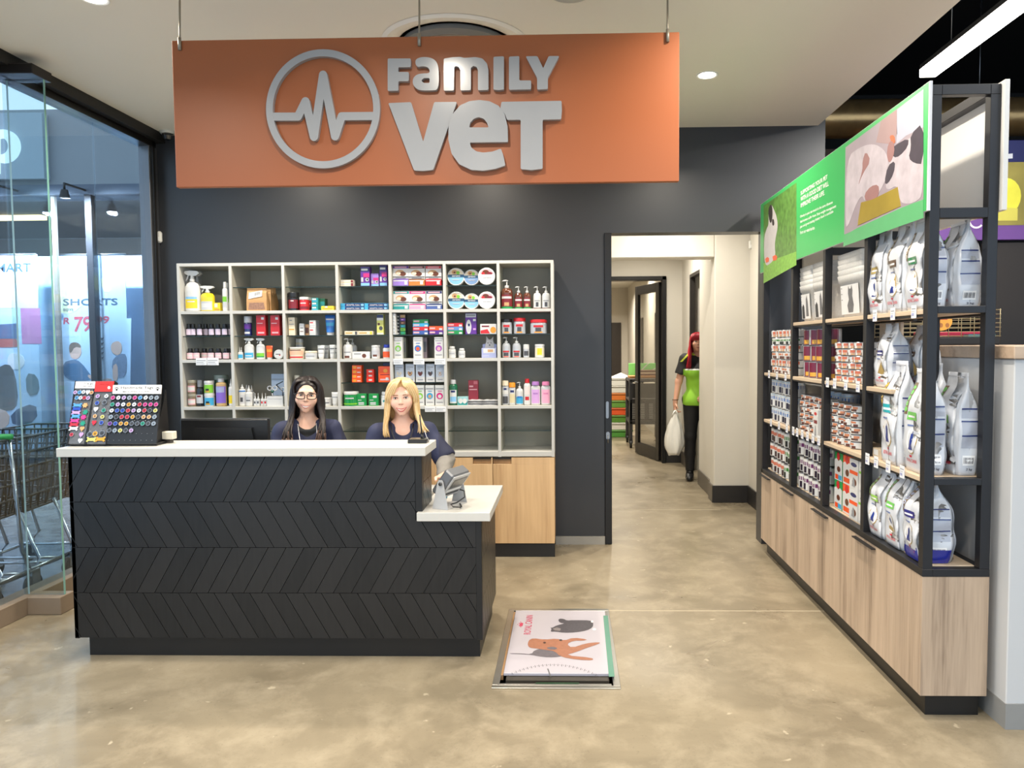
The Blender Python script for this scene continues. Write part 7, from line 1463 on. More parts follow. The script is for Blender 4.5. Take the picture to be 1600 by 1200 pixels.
WIRE = M((176, 164, 130), .4, .5)
b = MB(); b.box(-.29, -.12, 0, .275, .18, .045, M((30, 28, 28), .5), .006); b.build('tray', cg)
b = MB()
for i in range(9): b.tube([(-.29 + .07 * i, -.12, .045), (-.29 + .07 * i, -.12, .20)], .0022, WIRE, 5); b.tube([(-.29 + .07 * i, .18, .045), (-.29 + .07 * i, .18, .20)], .0022, WIRE, 5)
for j in range(7):
    z = .05 + .024 * j; b.tube([(-.295, -.12, z), (.275, -.12, z), (.275, .18, z), (-.295, .18, z)], .002, WIRE, 5, True)
b.build('wire_body', cg)
b = MB(); b.box(-.1, -.02, .0455, .27, .1, .075, M((190, 40, 70), .5), .004); b.box(.12, -.08, .0455, .27, -.03, .06, M((60, 140, 150), .5)); b.build('cage_floor', cg)
b = MB(); b.prism(circ(-.055, .13, .062, .05, 24), (0, -.124, 0), (1, 0, 0), (0, 0, 1), .0015, M((232, 170, 70), .5), True); b.prism([(-.09, .14), (-.02, .14), (-.02, .155), (-.09, .155)], (0, -.1255, 0), (1, 0, 0), (0, 0, 1), .0005, M((190, 60, 40), .5))
for k in range(3): b.prism(circ(-.09 + .035 * k, .11, .011, .013, 10), (0, -.1255, 0), (1, 0, 0), (0, 0, 1), .0005, M((170, 110, 60), .5))
b.build('sticker', cg)
d = empty('air_duct', (2.9, 7.0, 3.2)); tag(d, 'foil wrapped brown air duct glinting in the dark store ceiling', 'duct')
FOIL = M((196, 156, 104), .28, .75, var=.3, scale=9, bump=.6)
b = MB(); b.lathe([(.17, -1.2), (.175, -.4), (.17, 0), (.175, .5), (.17, 1.2)], FOIL, 20, mtx=Matrix.Translation((.3, 0, .43)) @ Matrix.Rotation(PI / 2, 4, 'Y')); b.build('duct_pipe', d)
b = MB(); b.box(-.28, -.2, -.5, .7, .25, .25, FOIL, .02); b.build('plenum_box', d)
b = MB(); b.box(-.62, .0, -.55, -.37, .2, .16, M((84, 58, 36), .5)); b.build('bracket', d)
for x in (-.3, .9): b = MB(); b.tube([(x, 0, .56), (x, 0, 1.5)], .005, STEEL, 6); b.build('hanging_rod', d)
def sdf_grid(prims, lo, hi, h):
    lo = np.array(lo, np.float32); n = np.ceil((np.array(hi) - lo) / h).astype(int) + 1
    D = np.full(n, 1.0, np.float32); ax = [lo[i] + h * np.arange(n[i], dtype=np.float32) for i in range(3)]
    for p in prims:
        typ = p[0]; k = p[-1]; sub = typ.startswith('-'); t = typ.lstrip('-')
        if t == 'cap':
            a, b, ra, rb = np.array(p[1]), np.array(p[2]), p[3], p[4]; R = max(ra, rb); mn, mx_ = np.minimum(a, b) - R, np.maximum(a, b) + R
        elif t == 'ell':
            c, r = np.array(p[1]), np.array(p[2]); mn, mx_ = c - r.max(), c + r.max()
        elif t == 'box':
            mn, mx_ = np.array(p[1]), np.array(p[2])
        pad = k + .03; i0 = np.clip(np.floor((mn - pad - lo) / h).astype(int), 0, n); i1 = np.clip(np.ceil((mx_ + pad - lo) / h).astype(int) + 1, 0, n)
        if (i1 <= i0).any(): continue
        sl = tuple(slice(a_, b_) for a_, b_ in zip(i0, i1))
        X, Y, Z = np.meshgrid(ax[0][sl[0]], ax[1][sl[1]], ax[2][sl[2]], indexing='ij')
        if t == 'cap':
            d = b - a; L = float(d @ d) or 1e-9; tt = np.clip(((X - a[0]) * d[0] + (Y - a[1]) * d[1] + (Z - a[2]) * d[2]) / L, 0, 1)
            dist = np.sqrt((X - a[0] - tt * d[0]) ** 2 + (Y - a[1] - tt * d[1]) ** 2 + (Z - a[2] - tt * d[2]) ** 2) - (ra + (rb - ra) * tt)
        elif t == 'ell':
            R = p[3] if len(p) > 4 else None; x, y, z = X - c[0], Y - c[1], Z - c[2]
            if R is not None: M3 = np.array(R.transposed()); x, y, z = (M3[0][0] * x + M3[0][1] * y + M3[0][2] * z, M3[1][0] * x + M3[1][1] * y + M3[1][2] * z, M3[2][0] * x + M3[2][1] * y + M3[2][2] * z)
            q0 = np.sqrt((x / r[0]) ** 2 + (y / r[1]) ** 2 + (z / r[2]) ** 2); q1 = np.sqrt((x / r[0] ** 2) ** 2 + (y / r[1] ** 2) ** 2 + (z / r[2] ** 2) ** 2) + 1e-9
            dist = q0 * (q0 - 1) / q1
        else:
            cx = (mn + mx_) / 2; hh = (mx_ - mn) / 2; qx, qy, qz = np.abs(X - cx[0]) - hh[0], np.abs(Y - cx[1]) - hh[1], np.abs(Z - cx[2]) - hh[2]
            dist = np.sqrt(np.maximum(qx, 0) ** 2 + np.maximum(qy, 0) ** 2 + np.maximum(qz, 0) ** 2) + np.minimum(np.maximum(qx, np.maximum(qy, qz)), 0)
        O = D[sl]; k = max(k, 1e-4)
        if sub: dist = -dist; hh_ = np.clip(.5 - .5 * (O - dist) / k, 0, 1); D[sl] = O * (1 - hh_) + dist * hh_ + k * hh_ * (1 - hh_)
        else: hh_ = np.clip(.5 + .5 * (O - dist) / k, 0, 1); D[sl] = O * (1 - hh_) + dist * hh_ - k * hh_ * (1 - hh_)
    return D, lo, ax
def nets(D, lo, h):
    S = D < 0; n = D.shape
    cn = [(i, j, k) for i in (0, 1) for j in (0, 1) for k in (0, 1)]
    def cs(A, c): return A[c[0]:n[0] - 1 + c[0], c[1]:n[1] - 1 + c[1], c[2]:n[2] - 1 + c[2]]
    cnt = sum(cs(S, c).astype(np.int8) for c in cn); act = (cnt > 0) & (cnt < 8); ids = np.argwhere(act)
    idx = np.full(act.shape, -1, np.int64); idx[act] = np.arange(len(ids)); acc = np.zeros((len(ids), 3)); num = np.zeros(len(ids))
    dv = {c: cs(D, c)[act] for c in cn}
    for a in cn:
        for ax_ in range(3):
            if a[ax_] == 0:
                b = list(a); b[ax_] = 1; b = tuple(b); da, db = dv[a], dv[b]; x = (da < 0) != (db < 0); t = np.where(x, da / np.where(np.abs(da - db) < 1e-12, 1, da - db), 0)
                P = np.tile(np.array(a, float), (len(ids), 1)); P[:, ax_] = t; acc[x] += P[x]; num[x] += 1
    V = (ids + acc / np.maximum(num, 1)[:, None]) * h + lo; F = []
    for ax_ in range(3):
        b1, b2 = [(1, 2), (2, 0), (0, 1)][ax_]; sa = [slice(None)] * 3; sb = [slice(None)] * 3; sa[ax_] = slice(0, n[ax_] - 1); sb[ax_] = slice(1, n[ax_])
        A, B = S[tuple(sa)], S[tuple(sb)]; E = np.argwhere(A != B); E = E[(E[:, b1] > 0) & (E[:, b2] > 0) & (E[:, b1] < n[b1] - 1) & (E[:, b2] < n[b2] - 1)]
        q = []
        for (o1, o2) in ((1, 1), (0, 1), (0, 0), (1, 0)): c = E.copy(); c[:, b1] -= o1; c[:, b2] -= o2; q.append(idx[c[:, 0], c[:, 1], c[:, 2]])
        q = np.stack(q, 1); fl_ = A[E[:, 0], E[:, 1], E[:, 2]]; q[~fl_] = q[~fl_][:, ::-1]; F.append(q)
    return V, np.concatenate(F)
def sdf_obj(name, prims, lo, hi, h, mats, pick=None, parent=None, noise=0.0, loc=None, freq=30):
    D, lo_, ax = sdf_grid(prims, lo, hi, h)
    if noise:
        X, Y, Z = np.meshgrid(*ax, indexing='ij'); D += noise * (np.sin(freq * X + 9 * Z + 2 * np.sin(freq * .6 * Y)) * np.sin(freq * .8 * Z - 7 * X + 1.3) + .6 * np.sin(freq * 1.9 * Z + 12 * Y + 3 * np.sin(14 * X)))
    V, F = nets(D, lo_, h); me = bpy.data.meshes.new(name); me.from_pydata(V.tolist(), [], F.tolist())
    for m in mats: me.materials.append(m)
    me.polygons.foreach_set('use_smooth', [True] * len(F))
    if pick is not None: me.polygons.foreach_set('material_index', pick(V[F].mean(1)).astype(np.int32))
    me.update(); o = bpy.data.objects.new(name, me); COL.objects.link(o)
    if parent is not None: o.parent = parent
    if loc is not None: o.location = loc
    return o, V
def mirror(p): return (-p[0], p[1], p[2])
HZ = .93
def head_prims(c, R=None):
    c = Vector(c)
    def q(x, y, z): v = Vector((x, y, z * HZ + .012)); v = R @ v if R is not None else v; return tuple(c + v)
    R3 = R if R is not None else Matrix.Identity(3)
    P = [('ell', q(0, .018, .033), (.074, .092, .073), R3, .03), ('ell', q(0, -.022, -.030), (.0615, .066, .071), R3, .03), ('ell', q(0, -.064, -.096), (.020, .020, .017), R3, .03)]
    for s in (-1, 1):
        P += [('ell', q(s * .037, -.060, -.028), (.026, .023, .026), R3, .02), ('ell', q(s * .075, .012, -.008), (.008, .018, .030), R3, .008)]
    P += [('cap', q(-.034, -.072, .026), q(.034, -.072, .026), .009, .009, .02), ('ell', q(0, -.072, -.062), (.026, .018, .020), R3, .02)]
    for s in (-1, 1): P.append(('-ell', q(s * .031, -.096, .004), (.019, .013, .012), R3, .010))
    P += [('cap', q(0, -.082, .008), q(0, -.099, -.024), .006, .0088, .012)]
    for s in (-1, 1): P.append(('ell', q(s * .0095, -.092, -.029), (.006, .008, .006), R3, .005))
    return P, q
def hand_prims(w, d, side, up, curl=.3, k=.006):
    """wrist w, hand direction d, side = thumb side, up = back of hand"""
    w, d, s, u = Vector(w), Vector(d).normalized(), Vector(side).normalized(), Vector(up).normalized(); P = []
    pc = w + d * .045
    P.append(('cap', tuple(w), tuple(w + d * .03), .024, .026, .015))
    for t in (-.024, -.008, .008, .024): P.append(('cap', tuple(w + d * .02 + s * t * .7), tuple(w + d * .085 + s * t), .0135, .011, .01))
    for t, l in ((.027, .068), (.009, .076), (-.009, .070), (-.027, .054)):
        a = w + d * .085 + s * t; m1 = a + (d * math.cos(curl) - u * math.sin(curl)) * l * .5; e = m1 + (d * math.cos(curl * 2.2) - u * math.sin(curl * 2.2)) * l * .5
        P += [('cap', tuple(a), tuple(m1), .0092, .0085, .004), ('cap', tuple(m1), tuple(e), .0085, .007, .004)]
    a = w + d * .025 + s * .026; m1 = a + (d * .6 + s * .8).normalized() * .036; e = m1 + (d * .9 + s * .25 - u * curl * .5).normalized() * .03
    P += [('cap', tuple(a), tuple(m1), .0125, .010, .008), ('cap', tuple(m1), tuple(e), .010, .008, .004)]
    return P
def torso_prims(pel, nk, shl, shr, g=0.0):
    pel, nk = Vector(pel), Vector(nk); L = nk - pel; r = lambda a, b, c: (a + g, b + g, c + g)
    P = [('ell', tuple(pel), r(.165, .115, .115), .06), ('ell', tuple(pel + L * .30), r(.130, .095, .13), .06), ('ell', tuple(pel + L * .60 + Vector((0, .005, 0))), r(.150, .108, .155), .06)]
    mid = (Vector(shl) + Vector(shr)) / 2
    P += [('cap', tuple(Vector(shl)), tuple(Vector(shr)), .047 + g * .7, .047 + g * .7, .035)]
    for s in (-1, 1): P.append(('ell', tuple(pel + L * .62 + Vector((s * .066, -.080, 0))), r(.062, .055, .060), .03))
    for sh in (shl, shr): P.append(('cap', tuple(mid + Vector((0, .012, .062))), tuple(mid.lerp(Vector(sh), .85) + Vector((0, 0, .008))), .034 + g * .6, .040 + g * .6, .03))
    return P
SKIN1 = bpy.data.materials.new('skin'); SKIN1.use_nodes = True
def skin(name, rgb, var=.05):
    m = bpy.data.materials.new(name); m.use_nodes = True; nt = m.node_tree; b = nt.nodes['Principled BSDF']; b.inputs['Roughness'].default_value = .48
    tc = nt.nodes.new('ShaderNodeTexCoord'); nz = nt.nodes.new('ShaderNodeTexNoise'); nz.inputs['Scale'].default_value = 25; nt.links.new(tc.outputs['Object'], nz.inputs['Vector'])
    mx = nt.nodes.new('ShaderNodeMix'); mx.data_type = 'RGBA'; c = L3(rgb); mx.inputs[6].default_value = (c[0] * .95, c[1] * .88, c[2] * .86, 1); mx.inputs[7].default_value = (*c, 1); nt.links.new(nz.outputs['Fac'], mx.inputs[0]); nt.links.new(mx.outputs[2], b.inputs['Base Color'])
    b.inputs['Subsurface Weight'].default_value = .12; b.inputs['Subsurface Radius'].default_value = (.012, .005, .003); b.inputs['Subsurface Scale'].default_value = .6
    return m
def face_parts(par, V, q, lips, brow, iris=(60, 44, 36), smile=1.0, teeth=True, open_=.008, R=None):
    """eyes, brows and mouth laid on the face surface; q maps head-local to person-local"""
    c = Vector(q(0, 0, 0)); Rm = R if R is not None else Matrix.Identity(3); Rt = Rm.transposed()
    N = np.array([list(Rt[i]) for i in range(3)]); loc = (V - np.array(c)) @ N.T
    loc = loc[(loc[:, 1] < -.02) & (np.abs(loc[:, 0]) < .08) & (np.abs(loc[:, 2]) < .13)]
    def fy(x, z):
        d = np.hypot(loc[:, 0] - x, loc[:, 2] - z * HZ); i = np.argsort(d)[:6]; w_ = 1 / (d[i] + 1e-4); return float((loc[i, 1] * w_).sum() / w_.sum())
    def on(x, z, lift=.001): return q(x, fy(x, z) - lift, z)
    SW = M((226, 220, 214), .25, coat=.4); IR = M(iris, .2, coat=.6); PU = M((8, 8, 9), .15, coat=.6); LM = M(lips, .35, coat=.15); BM = M(brow, .7); LD = M((34, 24, 22), .6); TE = M((228, 224, 214), .25, coat=.3)
    for s in (-1, 1):
        b = MB(); yc = fy(s * .031, .004)
        b.ell((0, 0, 0), (.0145, .0105, .0072), SW, 14, 10); eb = b.build('eye', par, q(s * .031, yc + .0075, .0045)); eb.rotation_euler = Rm.to_euler()
        b = MB(); b.ell((0, -.0080, .0002), (.0056, .0032, .0058), IR, 12, 8); b.ell((0, -.0101, .0002), (.0027, .0014, .0027), PU, 10, 6); b.build('iris', eb)
        b = MB(); pts = [on(s * .031 + .0145 * math.cos(a), .0045 + .0066 * math.sin(a), .0015) for a in [PI * (i / 8) for i in range(9)]]; b.tube(pts, [.0006] + [.0016] * 7 + [.0006], LD, 6); b.build('eyelash', par)
        b = MB(); b.tube([on(s * .031 + .0145 * math.cos(a), .0035 - .0062 * math.sin(a), .0004) for a in [PI * (i / 6) for i in range(7)]], .0007, M((150, 96, 84), .6), 5); b.build('lower_lid', par)
        b = MB(); b.tube([on(s * (.013 + .0065 * i), .0225 + .0045 * math.sin(PI * (i + .6) / 6) - .0008 * i, .0008) for i in range(6)], [.0018, .0028, .0028, .0025, .002, .001], BM, 6); b.build('eyebrow', par)
    w_ = .031; zc = -.062
    up, lo, tu = [], [], []
    for i in range(11):
        t = -1 + i / 5; x = w_ * t; cz = zc + smile * .007 * t * t - .002
        up.append(on(x, cz + .0012 * (1 - t * t), .0012)); lo.append(on(x, cz - (open_ + .004) * (1 - t * t), .0012)); tu.append(x)
    if teeth:
        b = MB(); VV = []
        for i in range(11):
            t = -1 + i / 5; x = w_ * .93 * t; cz = zc + smile * .007 * t * t - .002; VV += [on(x, cz + .001, .0006), on(x, cz - (open_ + .002) * (1 - t * t) - .0002, .0006)]
        b.add(VV, [(2 * i, 2 * i + 1, 2 * i + 3, 2 * i + 2) for i in range(10)], TE, True); b.build('teeth', par)
    taper = lambda m: [m * (.35 + .65 * math.sin(PI * (i + .4) / 10.8)) for i in range(11)]
    b = MB(); b.tube(up, taper(.0020), LM, 7); b.build('upper_lip', par)
    b = MB(); b.tube(lo, taper(.0027), LM, 7); b.build('lower_lip', par)
    for s in (-1, 1):
        b = MB(); b.ell(on(s * .0055, -.0335, -.0006), (.003, .002, .0016), M((120, 66, 56), .7), 8, 6); b.build('nostril', par)
    return on
def crom(pts, n=5):
    P = [Vector(p) for p in pts]; out = []
    for i in range(len(P) - 1):
        p0, p1, p2, p3 = P[max(i - 1, 0)], P[i], P[i + 1], P[min(i + 2, len(P) - 1)]
        for k in range(n):
            t = k / n; out.append(.5 * (2 * p1 + (p2 - p0) * t + (2 * p0 - 5 * p1 + 4 * p2 - p3) * t * t + (3 * p1 - p0 - 3 * p2 + p3) * t ** 3))
    return out + [P[-1]]
def lock(b, pts, r, mats, zsplit=None, n=6, cnt=5):
    pts = crom(pts, cnt); N = len(pts); R = [r * (.55 + .45 * min(1, i / 3)) * (1 if i < N * .7 else max(.12, 1 - (i / N - .7) / .34)) for i in range(N)]
    if zsplit is None: b.tube(pts, R, mats[0], n); return
    k = next((i for i, p in enumerate(pts) if p.z < zsplit), N)
    if k > 1: b.tube(pts[:min(N, k + 1)], R[:min(N, k + 1)], mats[0], n, cap=True)
    if k < N - 1: b.tube(pts[k:], R[k:], mats[1], n)
def hair_mat(rgb, var=.35):
    return M(rgb, .38, var=var, scale=140, spec=.4, key=('hair', rgb))
def legs_seated(pel, kn_y, foot_y, spread=.09, g=0.0):
    P = []
    for s in (-1, 1):
        hip = (pel[0] + s * .085, pel[1] - .02, pel[2] - .02); kn = (pel[0] + s * (spread + .03), kn_y, .50); an = (pel[0] + s * (spread + .02), foot_y + .03, .09)
        P += [('cap', hip, kn, .085 + g, .058 + g, .04), ('cap', kn, (an[0], an[1], an[2] + .2), .058 + g, .048 + g, .02), ('cap', (an[0], an[1], an[2] + .2), an, .048 + g, .036 + g, .02)]
    return P
def feet(pts, toe, g=0.0):
    P = []
    for a in pts:
        a = Vector(a); t = Vector(toe); P += [('cap', (a.x, a.y + .03, .042), (a.x + t.x * .6, a.y + t.y * .6, .036), .036 + g, .034 + g, .02), ('cap', (a.x + t.x * .6, a.y + t.y * .6, .036), (a.x + t.x, a.y + t.y, .03), .034 + g, .026 + g, .02), ('cap', tuple(a), (a.x, a.y + .01, .045), .036 + g, .036 + g, .02)]
    return P
NAVY = M((38, 44, 74), .75, var=.10, scale=9)
SHOE = M((20, 20, 21), .5)
def stool(x, y, z, label):
    o = empty('office_stool', (x, y, 0)); tag(o, label, 'stool', 'office stools behind the counter'); b = MB(); b.lathe([(.15, z - .07), (.18, z - .06), (.185, z - .02), (.17, z), (0, z + .002)], BLACK, 28); b.build('seat', o)
    b = MB(); b.tube([(0, 0, .09), (0, 0, z - .07)], .025, STEEL, 12); b.build('column', o)
    for k in range(5):
        a = 2 * PI * k / 5 + .3; b = MB(); b.tube([(0, 0, .10), (.2 * math.cos(a), .2 * math.sin(a), .07)], [.022, .016], BLACK, 8); b.ell((.2 * math.cos(a), .2 * math.sin(a), .026), .026, BLACK, 10, 8); b.build('leg', o)
def seated(X, Y, hz, label, name_seed, skin_rgb, armL, armR, handL, handR, headR, dxh=0.0, shz=1.025):
    pel = (0, .02, .545); nk = (dxh * .5, .0, 1.055); shl, shr = (-.148, .0, shz), (.148, .0, shz); hc = (dxh, -.025, hz)
    hp, q = head_prims(hc, headR)
    P = torso_prims(pel, nk, shl, shr)
    P += [('cap', (dxh * .4, .012, 1.05), (hc[0], hc[1] + .028, hc[2] - .075), .047, .044, .03)]
    arms = []
    for sh, (el, wr) in ((shl, armL), (shr, armR)): P += [('cap', sh, el, .045, .038, .03), ('cap', el, tuple(Vector(el).lerp(Vector(wr), .35)), .040, .039, .02), ('cap', tuple(Vector(el).lerp(Vector(wr), .35)), wr, .039, .025, .02)]
    for (wr, hd) in ((armL[1], handL), (armR[1], handR)): P += hand_prims(wr, hd[0], hd[1], hd[2], .35)
    P += legs_seated(pel, -.40, -.42); P += feet([(-.11, -.39, .09), (.11, -.39, .09)], (0, -.15, 0))
    P += hp
    sk = skin('skin_' + name_seed, skin_rgb)
    body, V = sdf_obj('person', P, (-.42, -.68, -.01), (.42, .26, hz + .15), .0045, [sk], loc=(X, Y, 0)); tag(body, label, 'person')
    trs, _ = sdf_obj('trousers', [p for p in torso_prims(pel, nk, shl, shr, .010)[:1]] + legs_seated(pel, -.40, -.42, g=.012), (-.32, -.62, .05), (.32, .26, .75), .008, [NAVY], parent=body)
    shs, _ = sdf_obj('shoes', feet([(-.11, -.39, .09), (.11, -.39, .09)], (0, -.15, 0), .006) + [('-box', (-.5, -1, -.2), (.5, .5, .001), .001), ('-box', (-.5, -1, .10), (.5, .5, .3), .001)], (-.25, -.68, -.02), (.25, -.25, .14), .006, [SHOE], parent=body)
    return body, V, q, pel, nk, shl, shr
def scrub(par, pel, nk, shl, shr, elL, elR, neck_cuts, mats, g=.016, slv=.82, noise=.0022, name='scrub_top', hem=.55, pick=None):
    P = torso_prims(pel, nk, shl, shr, g)
    for sh, el in ((shl, elL), (shr, elR)):
        e = Vector(sh).lerp(Vector(el), slv); P.append(('cap', sh, tuple(e), .046 + g * .7, .054 + g, .03))
    P += neck_cuts
    for sh, el in ((shl, elL), (shr, elR)):
        d = (Vector(el) - Vector(sh)).normalized(); e = Vector(sh).lerp(Vector(el), slv) + d * .085; P.append(('-ell', tuple(e), (.09, .09, .09), .004))
    return sdf_obj(name, P, (-.42, -.24, hem - .12), (.42, .26, 1.22), .006, mats, pick=pick, parent=par, noise=noise, freq=26)[0]
rx = Matrix.Rotation(math.radians(4), 3, 'Y') @ Matrix.Rotation(math.radians(3), 3, 'X')
elL, elR = (-.215, -.06, .80), (.235, -.03, .80); wrL, wrR = (-.13, -.30, .785), (.13, -.30, .785)
b1, V1, q1_, pel, nk, shl, shr = seated(-1.648, 4.60, 1.243, 'seated person with long dark hair, glasses and navy scrub top behind the counter', 'a', (232, 190, 166), (elL, wrL), (elR, wrR), ((.35, -1, -.12), (1, .3, 0), (0, 0, 1)), ((-.35, -1, -.12), (-1, .3, 0), (0, 0, 1)), rx)
b1.rotation_euler = (0, 0, math.radians(17)); on = face_parts(b1, V1, q1_, (182, 104, 100), (36, 24, 22), (50, 36, 30), 1.25, True, .010, rx)
scrub(b1, pel, nk, shl, shr, elL, elR, [('-cap', (0, -.09, 1.06), (0, -.165, .88), .075, .022, .01), ('-cap', (0, .015, 1.085), (0, 0, 1.35), .066, .10, .01)], [NAVY, M((30, 34, 60), .75)], pick=lambda c: (np.abs(c[:, 0]) > .205).astype(int))
sdf_obj('undershirt', torso_prims(pel, nk, shl, shr, .006) + [('-cap', (0, .0, 1.09), (0, -.02, 1.35), .066, .10, .008), ('-ell', (0, -.09, 1.095), (.062, .09, .03), .01), ('-box', (-.5, -.5, .3), (.5, .5, .80), .01), ('-box', (-.5, -.5, .7), (-.13, .5, 1.3), .01), ('-box', (.13, -.5, .7), (.5, .5, 1.3), .01)], (-.2, -.24, .7), (.2, .2, 1.2), .006, [BLACK], parent=b1)
HC = Vector((0, -.025, 1.243))
H1, H2 = hair_mat((33, 25, 24)), hair_mat((78, 56, 46)); rnd = random.Random(3); b = MB()
def hp1(x, y, z): return HC + Vector((x, y, z))
Pcap = [('ell', tuple(hp1(0, .020, .043)), (.084, .100, .086), .02), ('ell', tuple(hp1(0, .075, -.06)), (.085, .045, .14), .04), ('-ell', tuple(hp1(.002, -.108, -.016)), (.067, .086, .106), .010), ('-box', tuple(hp1(-.3, -.3, -.3)), tuple(hp1(.3, -.03, .0)), .01)]
cap1, _ = sdf_obj('hair', Pcap, hp1(-.13, -.12, -.25), hp1(.13, .16, .15), .005, [H1], parent=b1, noise=.0012, freq=160)
for s in (-1, 1):
    for i in range(96):
        f = i / 95; g_ = .024 * max(0, 1 - f / .45); y0 = -.056 + .114 * f + rnd.uniform(-.005, .005); j = rnd.uniform(-.01, .01); ex = rnd.random(); out = .010 * rnd.random()
        pts = [hp1(.012 + s * .004, y0 * .95 + .004, .127 - 5.5 * (y0 - .01) ** 2), hp1(s * (.047 + out), y0 + .006, .110 - 4 * y0 ** 2), hp1(s * (.077 + out - g_ * .3), y0 + .010, .06), hp1(s * (.088 + out - g_), y0 + .010, 0), hp1(s * (.092 + out - g_ + .2 * abs(j)), y0 + .008, -.07),
               hp1(s * (.088 + out) + j, y0 * .7 - .03, -.14), hp1(s * (.080 + .040 * ex) + j - .012, y0 * .5 - .095 - .02 * (1 - f), -.22), hp1(s * (.042 + .095 * ex) - .018, y0 * .35 - .135, -.32 - .03 * rnd.random())]
        if f > .55: pts = pts[:5] + [hp1(s * .09 + j, y0 + .03, -.15), hp1(s * .10 + j, y0 + .03, -.24)]
        lock(b, pts, .0058 + .002 * rnd.random(), [H1, H2], HC.z - .20 - .07 * rnd.random())
for i in range(46):
    a = PI * (.12 + .76 * i / 45); pts = [hp1(.02 * math.cos(a), .03, .124), hp1(.07 * math.cos(a), .03 + .075 * math.sin(a), .09), hp1(.086 * math.cos(a), .03 + .092 * math.sin(a), .02), hp1(.09 * math.cos(a), .03 + .09 * math.sin(a), -.1), hp1(.1 * math.cos(a), .03 + .085 * math.sin(a), -.28)]; lock(b, pts, .009, [H1, H2], HC.z - .22)
b.build('hair_strands', cap1)
b = MB(); GB = M((22, 18, 20), .25, coat=.4)
for s in (-1, 1):
    cx, cz = s * .034, .002; pts = []
    for i in range(24):
        a = 2 * PI * i / 24; ca, sa = math.cos(a), math.sin(a); e = .62; x = cx + .0275 * math.copysign(abs(ca) ** e, ca); z = cz + .0195 * math.copysign(abs(sa) ** e, sa) + .002 * s * ca; pts.append(q1_(x, -.104 + .25 * abs(x) ** 1.3 * 1.2, z))
    b.tube(pts, .0028, GB, 7, True); b.tube([q1_(s * .061, -.094, .012), q1_(s * .074, -.075, .012), q1_(s * .079, .0, .008)], .0019, GB, 6)
b.tube([q1_(-.008, -.106, .006), q1_(0, -.109, .009), q1_(.008, -.106, .006)], .0018, GB, 6); b.build('glasses', b1)
b = MB(); LAN = M((206, 206, 210), .5); b.tube([(-.055, -.055, 1.075), (-.045, -.115, 1.01), (-.03, -.172, .93), (-.008, -.178, .84), (.0, -.170, .78)], .0022, LAN, 6); b.tube([(.055, -.055, 1.075), (.06, -.115, 1.01), (.045, -.172, .93), (.012, -.178, .84), (.0, -.170, .78)], .0022, LAN, 6); b.build('lanyard', b1)
stool(-1.648, 4.64, .405, 'black office stool under the dark haired person behind the counter')
rx2 = Matrix.Rotation(math.radians(-3), 3, 'Y') @ Matrix.Rotation(math.radians(4), 3, 'X') @ Matrix.Rotation(math.radians(-4), 3, 'Z')
elL2, elR2 = (-.215, -.07, .80), (.253, -.075, .87); wrL2, wrR2 = (-.10, -.225, .785), (.232, -.225, .797)
b2, V2, q2_, pel, nk, shl, shr = seated(-1.01, 4.45, 1.236, 'seated person with blonde shoulder length hair and navy scrub top at the counter end', 'b', (238, 194, 172), (elL2, wrL2), (elR2, wrR2), ((.2, -1, -.15), (1, .2, 0), (0, 0, 1)), ((.25, -1, -.14), (-1, -.2, 0), (0, 0, 1)), rx2)
b2.rotation_euler = (0, 0, math.radians(12)); face_parts(b2, V2, q2_, (196, 62, 66), (150, 110, 74), (84, 66, 56), 1.4, True, .0125, rx2)
scrub(b2, pel, nk, shl, shr, elL2, elR2, [('-cap', (0, -.09, 1.06), (0, -.16, .915), .066, .014, .01), ('-cap', (0, .015, 1.085), (0, 0, 1.35), .068, .10, .01)], [NAVY, M((30, 34, 60), .75)], slv=.92, pick=lambda c: (np.abs(c[:, 0]) > .215).astype(int))
GSL = M((136, 132, 126), .85, var=.12, scale=60)
e_ = Vector(elR2); w3 = Vector(wrR2); sdf_obj('long_sleeve', [('cap', tuple(Vector(shr).lerp(e_, .55)), tuple(e_), .058, .057, .02), ('cap', tuple(e_), tuple(e_.lerp(w3, .95)), .057, .038, .02)], (.12, -.34, .68), (.46, .14, 1.08), .005, [GSL], parent=b2, noise=.0022, freq=70)
b = MB(); b.tube([(-.066, -.060, 1.085), (-.058, -.110, 1.04), (-.034, -.148, .97), (-.006, -.168, .905)], .005, M((16, 18, 32), .6), 8); b.tube([(.066, -.060, 1.085), (.058, -.110, 1.04), (.034, -.148, .97), (.006, -.168, .905)], .005, M((16, 18, 32), .6), 8); b.build('collar_trim', b2)
HC = Vector((0, -.025, 1.236)); B1, B2 = hair_mat((206, 170, 116), .25), hair_mat((226, 198, 150), .2)
Pcap = [('ell', tuple(hp1(0, .022, .042)), (.086, .098, .086), .02), ('ell', tuple(hp1(0, .07, -.05)), (.088, .05, .13), .04), ('-ell', tuple(hp1(-.004, -.106, -.022)), (.066, .085, .104), .012), ('-box', tuple(hp1(-.3, -.3, -.3)), tuple(hp1(.3, -.03, -.01)), .01)]
cap2, _ = sdf_obj('hair', Pcap, hp1(-.13, -.12, -.22), hp1(.13, .16, .15), .005, [B1], parent=b2, noise=.0012, freq=160); b = MB()
